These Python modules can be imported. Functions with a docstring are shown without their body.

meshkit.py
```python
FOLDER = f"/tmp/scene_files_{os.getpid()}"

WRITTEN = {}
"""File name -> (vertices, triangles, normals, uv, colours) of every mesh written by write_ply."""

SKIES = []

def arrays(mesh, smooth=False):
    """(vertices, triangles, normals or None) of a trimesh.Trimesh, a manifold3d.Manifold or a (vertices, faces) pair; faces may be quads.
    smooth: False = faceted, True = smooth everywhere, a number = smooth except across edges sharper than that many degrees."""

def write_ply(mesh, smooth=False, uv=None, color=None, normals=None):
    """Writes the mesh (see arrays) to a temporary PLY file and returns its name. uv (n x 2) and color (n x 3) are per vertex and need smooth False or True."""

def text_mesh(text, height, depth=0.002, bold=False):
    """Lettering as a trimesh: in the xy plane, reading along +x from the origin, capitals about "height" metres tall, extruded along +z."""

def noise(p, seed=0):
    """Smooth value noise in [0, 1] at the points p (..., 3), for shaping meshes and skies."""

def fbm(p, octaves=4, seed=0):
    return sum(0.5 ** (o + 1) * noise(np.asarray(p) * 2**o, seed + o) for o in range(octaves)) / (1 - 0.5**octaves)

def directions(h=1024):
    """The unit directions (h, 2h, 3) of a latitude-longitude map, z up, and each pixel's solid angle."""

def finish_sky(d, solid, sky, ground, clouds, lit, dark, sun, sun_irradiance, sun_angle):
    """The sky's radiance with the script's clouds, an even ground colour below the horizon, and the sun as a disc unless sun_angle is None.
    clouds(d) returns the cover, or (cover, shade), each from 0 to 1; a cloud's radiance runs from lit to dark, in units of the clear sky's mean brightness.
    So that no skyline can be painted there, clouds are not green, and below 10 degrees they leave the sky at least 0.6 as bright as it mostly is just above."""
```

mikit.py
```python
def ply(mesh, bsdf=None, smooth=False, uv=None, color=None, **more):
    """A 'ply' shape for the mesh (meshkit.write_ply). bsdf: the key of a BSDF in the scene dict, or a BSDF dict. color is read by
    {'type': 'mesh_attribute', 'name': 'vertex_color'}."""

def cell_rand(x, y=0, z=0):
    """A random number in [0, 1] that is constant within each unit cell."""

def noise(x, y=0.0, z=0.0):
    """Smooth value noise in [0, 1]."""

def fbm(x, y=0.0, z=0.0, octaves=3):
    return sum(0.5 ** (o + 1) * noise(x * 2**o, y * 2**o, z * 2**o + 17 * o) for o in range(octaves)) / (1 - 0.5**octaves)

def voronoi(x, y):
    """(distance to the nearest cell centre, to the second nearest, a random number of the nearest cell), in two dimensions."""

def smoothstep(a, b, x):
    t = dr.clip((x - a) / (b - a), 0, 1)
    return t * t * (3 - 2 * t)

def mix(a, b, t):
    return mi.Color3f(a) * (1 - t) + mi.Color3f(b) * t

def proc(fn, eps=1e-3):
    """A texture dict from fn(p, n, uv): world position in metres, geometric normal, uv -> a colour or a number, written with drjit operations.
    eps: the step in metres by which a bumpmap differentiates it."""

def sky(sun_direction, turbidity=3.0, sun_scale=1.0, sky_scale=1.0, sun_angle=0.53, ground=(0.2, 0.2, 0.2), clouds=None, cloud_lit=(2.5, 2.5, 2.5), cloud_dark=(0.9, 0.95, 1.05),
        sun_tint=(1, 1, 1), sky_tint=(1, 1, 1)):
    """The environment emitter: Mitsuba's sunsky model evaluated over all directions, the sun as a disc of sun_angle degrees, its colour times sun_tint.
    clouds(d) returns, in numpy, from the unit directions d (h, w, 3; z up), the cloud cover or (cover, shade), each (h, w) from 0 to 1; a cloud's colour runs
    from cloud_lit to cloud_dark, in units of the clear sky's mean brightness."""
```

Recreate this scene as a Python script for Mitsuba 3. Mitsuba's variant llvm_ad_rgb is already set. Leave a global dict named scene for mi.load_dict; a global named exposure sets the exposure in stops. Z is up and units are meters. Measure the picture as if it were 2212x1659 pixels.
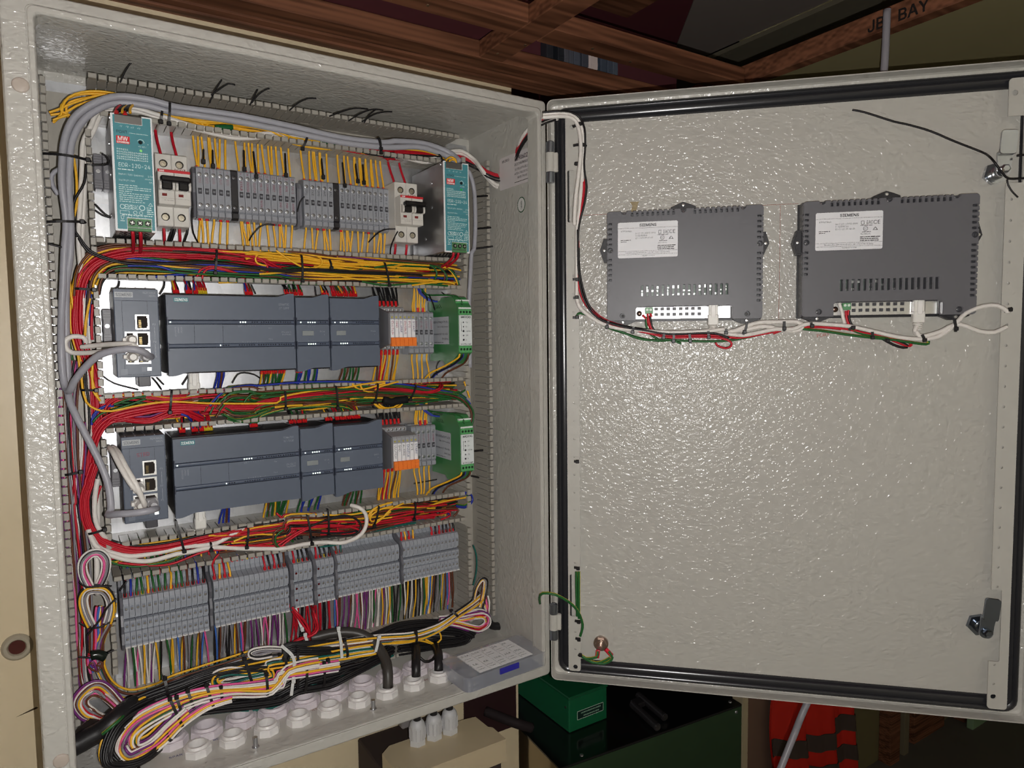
import math, random
import numpy as np, trimesh, mitsuba as mi, mikit, meshkit
from mikit import noise, fbm, voronoi, smoothstep, mix
from shapely.geometry import Polygon, Point, box as sbox
from shapely.ops import unary_union
import manifold3d as m3
T = mi.ScalarTransform4f
rng = random.Random(7)
nrg = np.random.default_rng(7)
scene, labels = {'type': 'scene'}, {}
# ---------------------------------------------------------------- camera, light, exposure
# All lengths below are millimetres in the cabinet's own frame: x right along the cabinet front, y into the cabinet, z up
# (zero = top left front corner of the upper controller). The floor lies 1500 mm lower; OUT() turns them into metres.
ZUP = 1500.0
def OUT(p):
    p = np.asarray(p, float)
    return (p + [0, 0, ZUP]) * 0.001
CAM = np.array([-101.0, -903.0, -58.1])
FWD = np.array([0.539489, 0.839261, -0.067761]); DOWN = np.array([-0.046438, -0.050697, -0.997634])
F_PX = 1499.74
scene['camera'] = {'type': 'perspective', 'fov_axis': 'x', 'fov': math.degrees(2 * math.atan(1106 / F_PX)), 'near_clip': 0.02, 'far_clip': 50.0,
                   'to_world': T().look_at(origin=OUT(CAM).tolist(), target=(OUT(CAM) + FWD).tolist(), up=(-DOWN).tolist())}
exposure = 1.42
# the phone's flash beside the lens, two unseen ceiling lamps placed behind the camera to light the door, a little stray light
scene['phone_flash'] = {'type': 'point', 'position': OUT(CAM + [22, 4, -16]).tolist(), 'intensity': {'type': 'rgb', 'value': [0.56, 0.545, 0.53]}, 'sampling_weight': 6.0}
scene['stray_light'] = {'type': 'constant', 'radiance': {'type': 'rgb', 'value': [0.035, 0.034, 0.036]}}
LAMP = 14.0
# ---------------------------------------------------------------- materials
def lin(c):
    c = np.asarray(c, float) / 255.0
    return np.where(c <= 0.04045, c / 12.92, ((c + 0.055) / 1.055) ** 2.4)
def rgb(c): return {'type': 'rgb', 'value': [float(v) for v in lin(c)]}
def two(b): return {'type': 'twosided', 'bsdf': b}
FINISH = {'m_plastic': dict(roughness=0.42, specular=0.45), 'm_matte': dict(roughness=0.75, specular=0.25), 'm_gloss': dict(roughness=0.22, specular=0.5),
          'm_metal': dict(roughness=0.28, metallic=0.92), 'm_mirror': dict(roughness=0.13, metallic=0.95)}
scene['m_clear'] = {'type': 'blendbsdf', 'weight': 0.16, 'a': {'type': 'thindielectric', 'int_ior': 1.45}, 'b': two({'type': 'diffuse', 'reflectance': rgb((205, 210, 222))})}
def paint_bump(p, n, uv):
    q = p * 1000.0
    w = noise(q.x * 0.16, q.y * 0.16, q.z * 0.16) * 2.2
    return fbm(q.x * 0.28 + w, q.y * 0.28 + w, q.z * 0.28 - w, octaves=2)
PB = mikit.proc(paint_bump, eps=2.5e-4)
def painted(c, rough=0.2, h=0.0012, spec=0.5):
    return {'type': 'bumpmap', 'arbitrary': PB, 'scale': h, 'bsdf': two({'type': 'principled', 'base_color': rgb(c), 'roughness': rough, 'specular': spec})}
scene['m_paint'] = painted((183, 181, 174))
scene['m_paint_smooth'] = two({'type': 'principled', 'base_color': rgb((185, 183, 176)), 'roughness': 0.38, 'specular': 0.45})
def galv_col(p, n, uv):
    q = p * 1000.0
    a, b, c = voronoi(q.x * 0.045 + fbm(q.x * .1, q.z * .1) * .8, q.z * 0.045)
    return mix(mi.Color3f(.50, .51, .53), mi.Color3f(.70, .71, .73), c * 0.5 + 0.5 * fbm(q.x * 0.3, q.z * 0.08, q.y * .3))
scene['m_galv'] = two({'type': 'principled', 'base_color': mikit.proc(galv_col), 'roughness': 0.36, 'metallic': 0.85})
def wood_col(p, n, uv):
    q = p * 1000.0
    g = fbm(q.x * 0.006 + q.z * 0.03, q.y * 0.02 + q.z * .05, q.z * 0.06, octaves=4)
    s = noise(q.x * 0.012, q.y * 0.15, q.z * 0.25)
    return mix(mi.Color3f(.075, .028, .014), mi.Color3f(.23, .095, .05), smoothstep(.25, .75, 0.6 * g + 0.4 * s))
scene['m_wood'] = two({'type': 'principled', 'base_color': mikit.proc(wood_col), 'roughness': 0.55, 'specular': 0.3})
def wall_col(p, n, uv):
    q = p * 1000.0
    return mix(mi.Color3f(.60, .50, .33), mi.Color3f(.68, .575, .40), fbm(q.x * 0.01, q.y * 0.01, q.z * 0.006))
scene['m_wall'] = two({'type': 'principled', 'base_color': mikit.proc(wall_col), 'roughness': 0.4, 'specular': 0.4})
# ---------------------------------------------------------------- mesh helpers (millimetres)
def hull(pts):
    h = trimesh.Trimesh(vertices=np.asarray(pts, float)).convex_hull
    return h
def box(x0, x1, y0, y1, z0, z1, b=0.0):
    if b <= 0:
        m = trimesh.creation.box(extents=(x1 - x0, y1 - y0, z1 - z0)); m.apply_translation(((x0 + x1) / 2, (y0 + y1) / 2, (z0 + z1) / 2)); return m
    P = []
    for x, sx in ((x0, 1), (x1, -1)):
        for y, sy in ((y0, 1), (y1, -1)):
            for z, sz in ((z0, 1), (z1, -1)):
                P += [(x + sx * b, y + sy * b, z), (x + sx * b, y, z + sz * b), (x, y + sy * b, z + sz * b)]
    return hull(P)
def ext(poly, d, axis='y', at=0.0):
    """Extrudes a shapely polygon (u, v). axis y: u=x, v=z, from y=at to at+d; axis x: u=y, v=z; axis z: u=x, v=y."""
    ms = [trimesh.creation.extrude_polygon(g, d, engine='earcut') for g in getattr(poly, 'geoms', [poly])]
    m = trimesh.util.concatenate(ms); v = m.vertices.copy()
    if axis == 'y': w = np.c_[v[:, 0], at + v[:, 2], v[:, 1]]
    elif axis == 'x': w = np.c_[at + v[:, 2], v[:, 0], v[:, 1]]
    else: w = np.c_[v[:, 0], v[:, 1], at + v[:, 2]]
    m = trimesh.Trimesh(w, m.faces, process=False)
    if axis == 'y': m.invert()
    return m
def P(*pts): return Polygon(pts)
def rrect(x0, x1, z0, z1, r, q=4):
    return sbox(x0 + r, z0 + r, x1 - r, z1 - r).buffer(r, quad_segs=q)
def cyl(p0, p1, r, n=14, r1=None):
    p0, p1 = np.asarray(p0, float), np.asarray(p1, float); r1 = r if r1 is None else r1
    d = p1 - p0; L = np.linalg.norm(d); d /= L
    a = np.cross(d, [0, 0, 1.0] if abs(d[2]) < .9 else [1.0, 0, 0]); a /= np.linalg.norm(a); b = np.cross(d, a)
    t = np.arange(n) * 2 * np.pi / n; ring = np.cos(t)[:, None] * a + np.sin(t)[:, None] * b
    v = np.vstack([p0 + r * ring, p1 + r1 * ring, [p0, p1]]); i = np.arange(n); j = (i + 1) % n
    f = np.vstack([np.c_[i, j, j + n], np.c_[i, j + n, i + n], np.c_[j, i, i * 0 + 2 * n], np.c_[i + n, j + n, i * 0 + 2 * n + 1]])
    return trimesh.Trimesh(v, f, process=False)
def lathe(prof, c, axis='z', n=24):
    """prof: (radius, height) pairs, closed by the caller; axis z or -y."""
    prof = np.asarray(prof, float); t = np.arange(n) * 2 * np.pi / n
    r, h = prof[:, :1], prof[:, 1:]
    x, y = r * np.cos(t), r * np.sin(t); h = np.broadcast_to(h, x.shape)
    v = np.stack([x, y, h], -1) if axis == 'z' else np.stack([x, -h, y], -1)
    k = len(prof); i, j = np.meshgrid(np.arange(k - 1), np.arange(n), indexing='ij'); jn = (j + 1) % n
    q = np.stack([i * n + j, i * n + jn, (i + 1) * n + jn, (i + 1) * n + j], -1).reshape(-1, 4)
    return trimesh.Trimesh(v.reshape(-1, 3) + np.asarray(c, float), np.vstack([q[:, :3], q[:, [0, 2, 3]]]), process=False)
def spline(pts, step=5.0, closed=False):
    p = np.asarray(pts, float)
    if len(p) == 2: p = np.array([p[0], (p[0] + p[1]) / 2, p[1]])
    q = np.vstack([2 * p[0] - p[1], p, 2 * p[-1] - p[-2]]); out = []
    for k in range(1, len(q) - 2):
        a, b, c, d = q[k - 1:k + 3]
        n = max(2, int(np.linalg.norm(c - b) / step))
        t = np.arange(n)[:, None] / n
        out.append(.5 * ((2 * b) + (c - a) * t + (2 * a - 5 * b + 4 * c - d) * t ** 2 + (3 * b - a - 3 * c + d) * t ** 3))
    return np.vstack(out + [p[-1:]])
def frames(p):
    t = np.gradient(p, axis=0); t /= np.linalg.norm(t, axis=1, keepdims=True) + 1e-9
    a = np.zeros_like(p); v = np.cross(t[0], [0.3, 1.0, 0.2]); v /= np.linalg.norm(v) + 1e-9
    for k in range(len(p)):
        v = v - t[k] * (v @ t[k]); v /= np.linalg.norm(v) + 1e-9; a[k] = v
    return t, a, np.cross(t, a)
def tube(pts, r, n=7, step=5.0, raw=False, stripe=None):
    p = np.asarray(pts, float) if raw else spline(pts, step)
    t, a, b = frames(p); k = len(p); ang = np.arange(n) * 2 * np.pi / n
    v = p[:, None] + r * (np.cos(ang)[None, :, None] * a[:, None] + np.sin(ang)[None, :, None] * b[:, None])
    i, j = np.meshgrid(np.arange(k - 1), np.arange(n), indexing='ij'); jn = (j + 1) % n
    q = np.stack([i * n + j, i * n + jn, (i + 1) * n + jn, (i + 1) * n + j], -1).reshape(-1, 4)
    f = [q[:, [0, 2, 1]], q[:, [0, 3, 2]]]
    cap = np.arange(1, n - 1)
    f += [np.c_[cap * 0, cap, cap + 1], (k - 1) * n + np.c_[cap * 0, cap + 1, cap]]
    m = trimesh.Trimesh(v.reshape(-1, 3), np.vstack(f), process=False)
    m.metadata['ring'] = n
    return m
def cat(*ms): return trimesh.util.concatenate([m for m in ms if m is not None])
def move(m, x=0, y=0, z=0):
    m = m.copy(); m.apply_translation((x, y, z)); return m
def loft(rings):
    n = len(rings[0]); k = len(rings); v = np.vstack(rings)
    i, j = np.meshgrid(np.arange(k - 1), np.arange(n), indexing='ij'); jn = (j + 1) % n
    q = np.stack([i * n + j, i * n + jn, (i + 1) * n + jn, (i + 1) * n + j], -1).reshape(-1, 4)
    return trimesh.Trimesh(v, np.vstack([q[:, :3], q[:, [0, 2, 3]]]), process=False)
def ring_pts(x0, x1, z0, z1, r, y, q=5):
    out = []
    for cx, cz, a0 in ((x1 - r, z1 - r, 0), (x0 + r, z1 - r, 90), (x0 + r, z0 + r, 180), (x1 - r, z0 + r, 270)):
        for a in np.radians(np.linspace(a0, a0 + 90, q)): out.append((cx + r * math.cos(a), y, cz + r * math.sin(a)))
    return np.array(out)
def diff(a, *bs):
    A = m3.Manifold(m3.Mesh(np.asarray(a.vertices, np.float32), np.asarray(a.faces, np.uint32)))
    for b in bs: A = A - m3.Manifold(m3.Mesh(np.asarray(b.vertices, np.float32), np.asarray(b.faces, np.uint32)))
    o = A.to_mesh(); return trimesh.Trimesh(o.vert_properties[:, :3], o.tri_verts)
_txt = {}
def text(s, h, x, y, z, bold=False, rot=0.0, center=False, w=None, d=0.12):
    """Lettering on a surface that faces -y: baseline starts at (x, z), the face stands d proud of y. rot: degrees, counter-clockwise; w: squeeze to this width."""
    k = (s, bold)
    if k not in _txt: _txt[k] = meshkit.text_mesh(s, 1.0, 1.0, bold)
    v = _txt[k].vertices.copy(); f = _txt[k].faces
    v[:, :2] *= h
    if w: v[:, 0] *= w / max(np.ptp(v[:, 0]), 1e-6)
    if center: v[:, 0] -= (v[:, 0].min() + v[:, 0].max()) / 2
    c, q = math.cos(math.radians(rot)), math.sin(math.radians(rot))
    return trimesh.Trimesh(np.c_[x + c * v[:, 0] - q * v[:, 1], y - d * v[:, 2], z + q * v[:, 0] + c * v[:, 1]], f, process=False)
def screw(x, y, z, r=2.6, cross=True, n=12):
    m = lathe([(0, .5), (r * .9, .5), (r, 0), (r, -2)], (x, y, z), '-y', n)
    return m
def slot(x, y, z, r, a):
    b = box(-r * .85, r * .85, y - .62, y - .4, -r * .16, r * .16); b.apply_transform(trimesh.transformations.rotation_matrix(math.radians(a), (0, 1, 0))); return move(b, x, 0, z)
def line_text(x0, x1, y, z, h, seed):
    """One row of print too small to read in the photograph: word-long dashes."""
    r = random.Random(seed); ms = []; x = x0
    while x < x1 - 1:
        w = min(r.uniform(1.2, 5.0), x1 - x); ms.append(box(x, x + w, y - .1, y + .1, z, z + h)); x += w + r.uniform(.5, .9)
    return cat(*ms)
def glyph_text(x0, x1, y, z, h, seed):
    r = random.Random(seed); ms = []; x = x0
    while x + h < x1:
        ms += [box(x, x + h * .8, y - .1, y + .1, z + h * q, z + h * q + h * .16) for q in r.sample((0, .25, .5, .75), 3)] + [box(x + h * .32, x + h * .46, y - .1, y + .1, z, z + h)]
        x += h * 1.12
    return cat(*ms)
DOORM = np.eye(4); DOORM[:3, :3] = [[.5 ** .5, .5 ** .5, 0], [-.5 ** .5, .5 ** .5, 0], [0, 0, 1]]; DOORM[:3, 3] = (464, -134, 0)   # the door stands open by 135 degrees
_frame = [None]
class on_door:
    def __enter__(self): _frame[0] = DOORM
    def __exit__(self, *a): _frame[0] = None
# ---------------------------------------------------------------- bookkeeping
def numbered(name):
    if name not in used: used.add(name); return name
    k = 1
    while f'{name}_{k:03d}' in used: k += 1
    used.add(f'{name}_{k:03d}'); return f'{name}_{k:03d}'
used, last = set(), {}
def numbered_fast(name):
    k = last.get(name, -1) + 1; last[name] = k
    return name if k == 0 else f'{name}_{k:03d}'
def tag(key, label, cat_, group=None):
    labels[key] = {'label': label, 'category': cat_}
    if group: labels[key]['group'] = group
def thing(name, label=None, cat_=None, group=None):
    key = numbered_fast(name)
    if label: tag(key, label, cat_, group)
    return key
def dress(mesh, mat, col=None, smooth=False, stripe=None):
    """The ply dict of a mesh: vertex colours for the shared plastic and metal materials."""
    if _frame[0] is not None: mesh = mesh.copy(); mesh.apply_transform(_frame[0])
    if smooth is not False and smooth is not True:
        mesh = trimesh.graph.smooth_shade(trimesh.Trimesh(mesh.vertices, mesh.faces), angle=math.radians(smooth), facet_minarea=None); smooth = True
    v, f = OUT(mesh.vertices), np.asarray(mesh.faces)
    if mat in FINISH:
        if not smooth: v, f = v[f].reshape(-1, 3), np.arange(f.size).reshape(-1, 3); smooth = True
        key = mat + '_%02x%02x%02x' % tuple(int(c) for c in col)
        if key not in scene: scene[key] = two({'type': 'principled', 'base_color': rgb(col), **FINISH[mat]})
        return mikit.ply((v, f), key, smooth=True)
    return mikit.ply((v, f), mat, smooth=smooth)
def part(parent, name, mesh, mat, col=None, smooth=False, label=None, stripe=None, kind=None):
    key = numbered_fast(parent + '__' + name)
    scene[key] = dress(mesh, mat, col, smooth, stripe)
    if label or kind: labels[key] = {**({'label': label} if label else {}), **({'kind': kind} if kind else {})}
    return key
def solid(name, mesh, mat, col=None, label=None, cat_=None, group=None, smooth=False, stripe=None, kind=None):
    key = numbered_fast(name)
    scene[key] = dress(mesh, mat, col, smooth, stripe)
    if label: tag(key, label, cat_, group)
    if kind: labels.setdefault(key, {})['kind'] = kind
    return key
def struct(name, mesh, mat, col=None, label=None, smooth=False):
    scene[name] = dress(mesh, mat, col, smooth); labels[name] = {'kind': 'structure', **({'label': label} if label else {})}
    return name
# colours (sRGB)
BLACK, WHITE, GREY, LGREY, RED, YELLOW = (22, 21, 23), (222, 219, 214), (120, 119, 124), (168, 166, 160), (190, 22, 38), (238, 182, 40)
BROWN, BLUE, GREEN, PINK, VIOLET, ORANGE = (92, 52, 36), (36, 52, 150), (34, 92, 48), (226, 96, 150), (112, 44, 110), (235, 120, 40)
DUCT, SLATE, TEAL, TGREY, HMI = (158, 154, 145), (88, 97, 112), (74, 140, 150), (150, 155, 163), (97, 97, 102)
CREAM, STEEL, ZINC, DARK = (214, 210, 202), (190, 192, 196), (150, 158, 170), (46, 45, 50)
# ================================================================= the room
def wallbox(x0, x1, y0, y1, z0, z1): return box(x0, x1, y0, y1, z0, z1)
w = wallbox(-2200, 546, 95, 140, -1500, 356)
struct('wall_back', w, 'm_wall', label='beige panelled wall that the control cabinet hangs on')
struct('floor', box(-2200, 3200, -2600, 2200, -1560, -1500), 'm_matte', (92, 88, 80))
struct('wall_left', box(-2260, -2200, -2600, 2200, -1500, 1300), 'm_matte', (196, 184, 158))
struct('wall_right', box(3200, 3260, -2600, 2200, -1500, 1300), 'm_matte', (150, 146, 120))
struct('wall_rear', box(-2260, 3260, -2660, -2600, -1500, 1300), 'm_matte', (196, 188, 168))
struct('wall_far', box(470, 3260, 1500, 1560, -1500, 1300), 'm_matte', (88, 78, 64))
struct('ceiling', box(-2260, 3260, -2660, 2260, 1300, 1360), 'm_matte', (96, 84, 76))
for k, (x, y) in enumerate(((-500, -1700), (900, -1500))):
    t = thing('unseen_ceiling_lamp', 'unseen overhead lamp behind the camera, placed to light the door and flange', 'ceiling lamp', 'unseen overhead lamps')  # out of view, placed to light the door and the top flange
    part(t, 'housing', box(x - 620, x + 620, y - 70, y + 70, 1250, 1300, 6), 'm_matte', (225, 225, 222))
    key = part(t, 'tube', box(x - 590, x + 590, y - 45, y + 45, 1222, 1249), 'm_matte', (235, 235, 235))
    scene[key]['emitter'] = {'type': 'area', 'radiance': {'type': 'rgb', 'value': [LAMP * 0.97, LAMP * 1.0, LAMP * 1.04]}, 'sampling_weight': 1.5}
# ================================================================= the cabinet and its door
X0, X1, Z0, Z1, YF, YB = -137.0, 463.0, -541.0, 260.0, -120.0, 94.0
cab = thing('control_cabinet', 'large light grey wall cabinet standing open, full of wiring and controllers', 'cabinet')
outer = box(X0, X1, YF + 8, YB, Z0, Z1); inner = box(X0 + 1.5, X1 - 1.5, YF - 50, YB - 1.5, Z0 + 1.5, Z1 - 1.5)
part(cab, 'shell', diff(outer, inner, box(-60, 345, -96, 40, Z0 - 5, Z0 + 10)), 'm_paint')
def fring(L, R, Tt, B, y, r): return ring_pts(X0 + L, X1 - R, Z0 + B, Z1 - Tt, r, y)
prof = [(0, 0, 0, 0, -110, 6), (0, 0, 0, 0, -116, 6), (.5, .5, .5, .5, -117.8, 5.6), (1.6, 1.6, 1.6, 1.6, -119.2, 5), (3.4, 3.4, 3.4, 3.4, -120, 4),
        (20, 9, 11.2, 14.6, -120, 6), (20.1, 9.1, 11.3, 14.7, -118.6, 6), (20.9, 9.7, 12, 15.3, -118.6, 6), (21, 9.8, 12.1, 15.4, -120.3, 6),
        (22, 10.5, 13, 16, -121, 5.5), (25.5, 13.6, 17, 16.6, -120.7, 5), (26.6, 14.6, 18.2, 17, -119.6, 5), (27, 15, 18.8, 17.2, -118, 5), (27, 15, 18.8, 17.2, -96, 5), (26, 14, 18, 16.5, -94.6, 5), (2, 2, 2, 2, -94.4, 5), (2, 2, 2, 2, -93, 5)]
fr = loft([fring(a, b, c, d, y, r) for a, b, c, d, y, r in prof])
part(cab, 'front_flange', fr, 'm_paint', smooth=25)
for x, z in ((-123.5, 174.8), (-122.3, -463)):
    part(cab, 'hole_plug', lathe([(0, 1.6), (5.5, 1.5), (6.6, .8), (6.9, 0), (6.9, -1)], (x, YF, z), '-y', 28), 'm_plastic', (176, 165, 154), smooth=40, label='round plastic hole plug')
# mounting plate, galvanised, edges folded back
part(cab, 'mounting_plate', box(-122, 450, 80, 82.5, -522, 243), 'm_galv')
part(cab, 'plate_fold', cat(box(-122, 450, 82, 90, 243, 245), box(-122, 450, 82, 90, -524, -522)), 'm_galv')
# floor opening: gasket, gland plate, its studs
gp = rrect(-52, 322, -90, 38, 8)
part(cab, 'gland_gasket', ext(rrect(-57, 327, -95, 44, 9), 9, 'z', -540.5), 'm_matte', (34, 30, 30), label='black gasket under the gland plate')
part(cab, 'floor_panel', ext(Polygon(sbox(X0 + 1.5, -96, X1 - 1.5, YB - 1.5).exterior.coords, [gp.buffer(3).exterior.coords]), 7, 'z', -538), 'm_paint')
gland_plate = part(cab, 'gland_plate', ext(gp, 6.5, 'z', -533), 'm_paint_smooth')
for x in (100, 112.5):
    pass
for x, y in ((62, -97), (205, -95), (330, -60)):
    part(cab, 'stud', cat(cyl((x, y, -526), (x, y, -512), 2.6, 12), cyl((x, y, -526), (x, y, -523), 4.4, 6)), 'm_metal', STEEL, smooth=40, label='zinc threaded stud')
# inner edge sill behind the flange, at the bottom
part(cab, 'sill', box(X0 + 3, X1 - 3, -96, -92.5, -538, -524.5, .8), 'm_paint')
# ---- the door: a pan with a rim, gasket, perforated strips, latches, earth stud
with on_door():
    S0, S1, D0, D1 = -9.0, 591.0, -544.0, 258.5
    def dring(i, y, r): return ring_pts(S0 + i, S1 - i, D0 + i, D1 - i, r, y)
    rim = loft([dring(1.6, 21, 7), dring(0, 21, 8), dring(0, 1, 8), dring(.4, .2, 8), dring(1.2, .2, 7), dring(1.6, 1, 7), dring(1.6, 16, 7), dring(3, 19, 6), dring(6, 20, 5)])
    part(cab, 'door', cat(ext(rrect(S0 + .8, S1 - .8, D0 + .8, D1 - .8, 7), 1.6, 'y', 20), rim), 'm_paint', smooth=25, label='open cabinet door, its inner face with the two panel units')
    door = cab + '__door'
    def gring(i, y, r): return ring_pts(-1.6 + i, 583 - i, -539 + i, 251.5 - i, r, y)
    gk = loft([gring(0, 20, 16), gring(0.6, 16, 16), gring(3, 13, 14), gring(5, 12.2, 13), gring(6.6, 12.8, 12), gring(8, 14, 12), gring(9.4, 12.8, 11), gring(11, 12.2, 10), gring(16, 13, 7), gring(19, 16, 6), gring(20, 20, 6)])
    part(door, 'gasket', gk, 'm_gloss', (36, 37, 41), smooth=35, label='black foam rubber door gasket')
    def perforated(s0, s1, z0, z1, hs, zs, big, cuts, lo):
        g = rrect(s0, s1, z0, z1, 4)
        for c in cuts: g = g.difference(rrect(*c, 2))
        for z in zs: g = g.difference(Point(hs, z).buffer(1.55, quad_segs=3))
        for z in big: g = g.difference(Point(hs + (0.0), z).buffer(3.2, quad_segs=4))
        face = ext(g, 1.5, 'y', 6)
        leg = box(lo, lo + 1.5, 7, 20, z0 + 3, z1 - 3)
        return cat(face, leg)
    zs = [98.9 - 24.9 * k for k in range(-5, 25)]
    part(door, 'perforated_strip', perforated(15.2, 32.5, -531, 240, 25, [z for z in zs if -500 < z < 90 and not -455 < z < -388], [222, -525], [(17.5, 26.5, 96, 165), (17.5, 27, -452, -392)], 15.2), 'm_paint_smooth', label='perforated mounting strip beside the hinges')
    part(door, 'perforated_strip', perforated(544, 566, -531, 240, 550.5, [z for z in zs if -505 < z < 205 and not 105 < z < 200 and not -440 < z < -385], [223, -515], [(543, 562, 118, 196), (543, 556, -470, -378)], 564.5), 'm_paint_smooth', label='perforated mounting strip beside the latches')
    # dirt marks of the cut-outs: pencil lines drawn on the door round the panel units
    def latch(s, z, tilt, col):
        k = numbered_fast(door + '__cam_latch')
        hx = ext(Point(0, 0).buffer(12.5, quad_segs=1.5 if False else 2), 5, 'y', 14.5)
        hexp = Polygon([(13.5 * math.cos(a), 13.5 * math.sin(a)) for a in np.radians(np.arange(0, 360, 60) + 20)])
        bits = [ext(hexp, 6, 'y', 13.5), lathe([(0, 14), (5, 14), (7.6, 12.5), (8, 10), (8, 0)], (0, 20, 0), '-y', 20), lathe([(0, 30), (4.2, 30), (4.6, 29), (4.6, 14)], (0, 20, 0), '-y', 14)]
        arm = [ext(rrect(-7.5, 7.5, -8, 14, 6), 3, 'y', -6), ext(P((-7.5, 9), (7.5, 9), (8.5, 19), (-8.5, 19)), 3, 'y', -6), box(-8.5, 8.5, -12, -3, 17, 20, .8), ext(rrect(-8.5, 8.5, 17, 44, 3.2), 3, 'y', -12)]
        bolt = lathe([(0, 33), (3.5, 33), (5.2, 31.5), (5.2, 28), (0, 28)], (0, 20, 0), '-y', 6)
        m = cat(*bits, *arm, bolt); m.apply_transform(trimesh.transformations.rotation_matrix(math.radians(tilt), (0, -1, 0)))
        scene[k] = dress(move(m, s, 0, z), 'm_mirror', col, 35)
        labels[k] = {'label': 'zinc plated cam latch with its tongue turned up'}
    latch(536.5, 132.0, -4, (188, 192, 198)); latch(535.5, -428.0, -6, (120, 128, 140))
    es = door + '__earth_stud'
    scene[es] = dress(cat(cyl((60, 20, -493), (60, 4, -493), 4, 14), lathe([(0, 8), (8.2, 8), (8.6, 7), (8.6, 0)], (60, 20, -493), '-y', 6), lathe([(0, 4), (10.5, 4), (10.5, 3), (10.5, 0)], (60, 20, -493), '-y', 22), cyl((60, 4, -493), (60, 1, -493), 3.4, 14)), 'm_metal', (176, 160, 150), 40)
    labels[es] = {'label': 'earthing stud with nut and washer'}
    for z0, z1 in ((148.5, 202), (-484, -433.5)):
        k = numbered_fast(cab + '__hinge'); zm = (z0 + z1) / 2; r = 6.0
        scene[k] = dress(cat(cyl((-4.5, -1, z0 + 14), (-4.5, -1, z1 - 14), r, 18), box(-9, 6, -3, 4, z0 + 14, z1 - 14, 1)), 'm_paint_smooth', None, 40)
        for a, b in ((z0, z0 + 13.5), (z1 - 13.5, z1)):
            part(k, 'knuckle', cat(cyl((-4.5, -1, a), (-4.5, -1, b), r - .4, 18), lathe([(0, 1.5), (4, 1.2), (5.6, 0)], (-4.5, -1, b), 'z', 18)), 'm_metal', (140, 146, 155), smooth=40, label='zinc hinge knuckle')
# stickers on the right inner wall
def on_wall(u, v, d=0.0): return None
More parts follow.
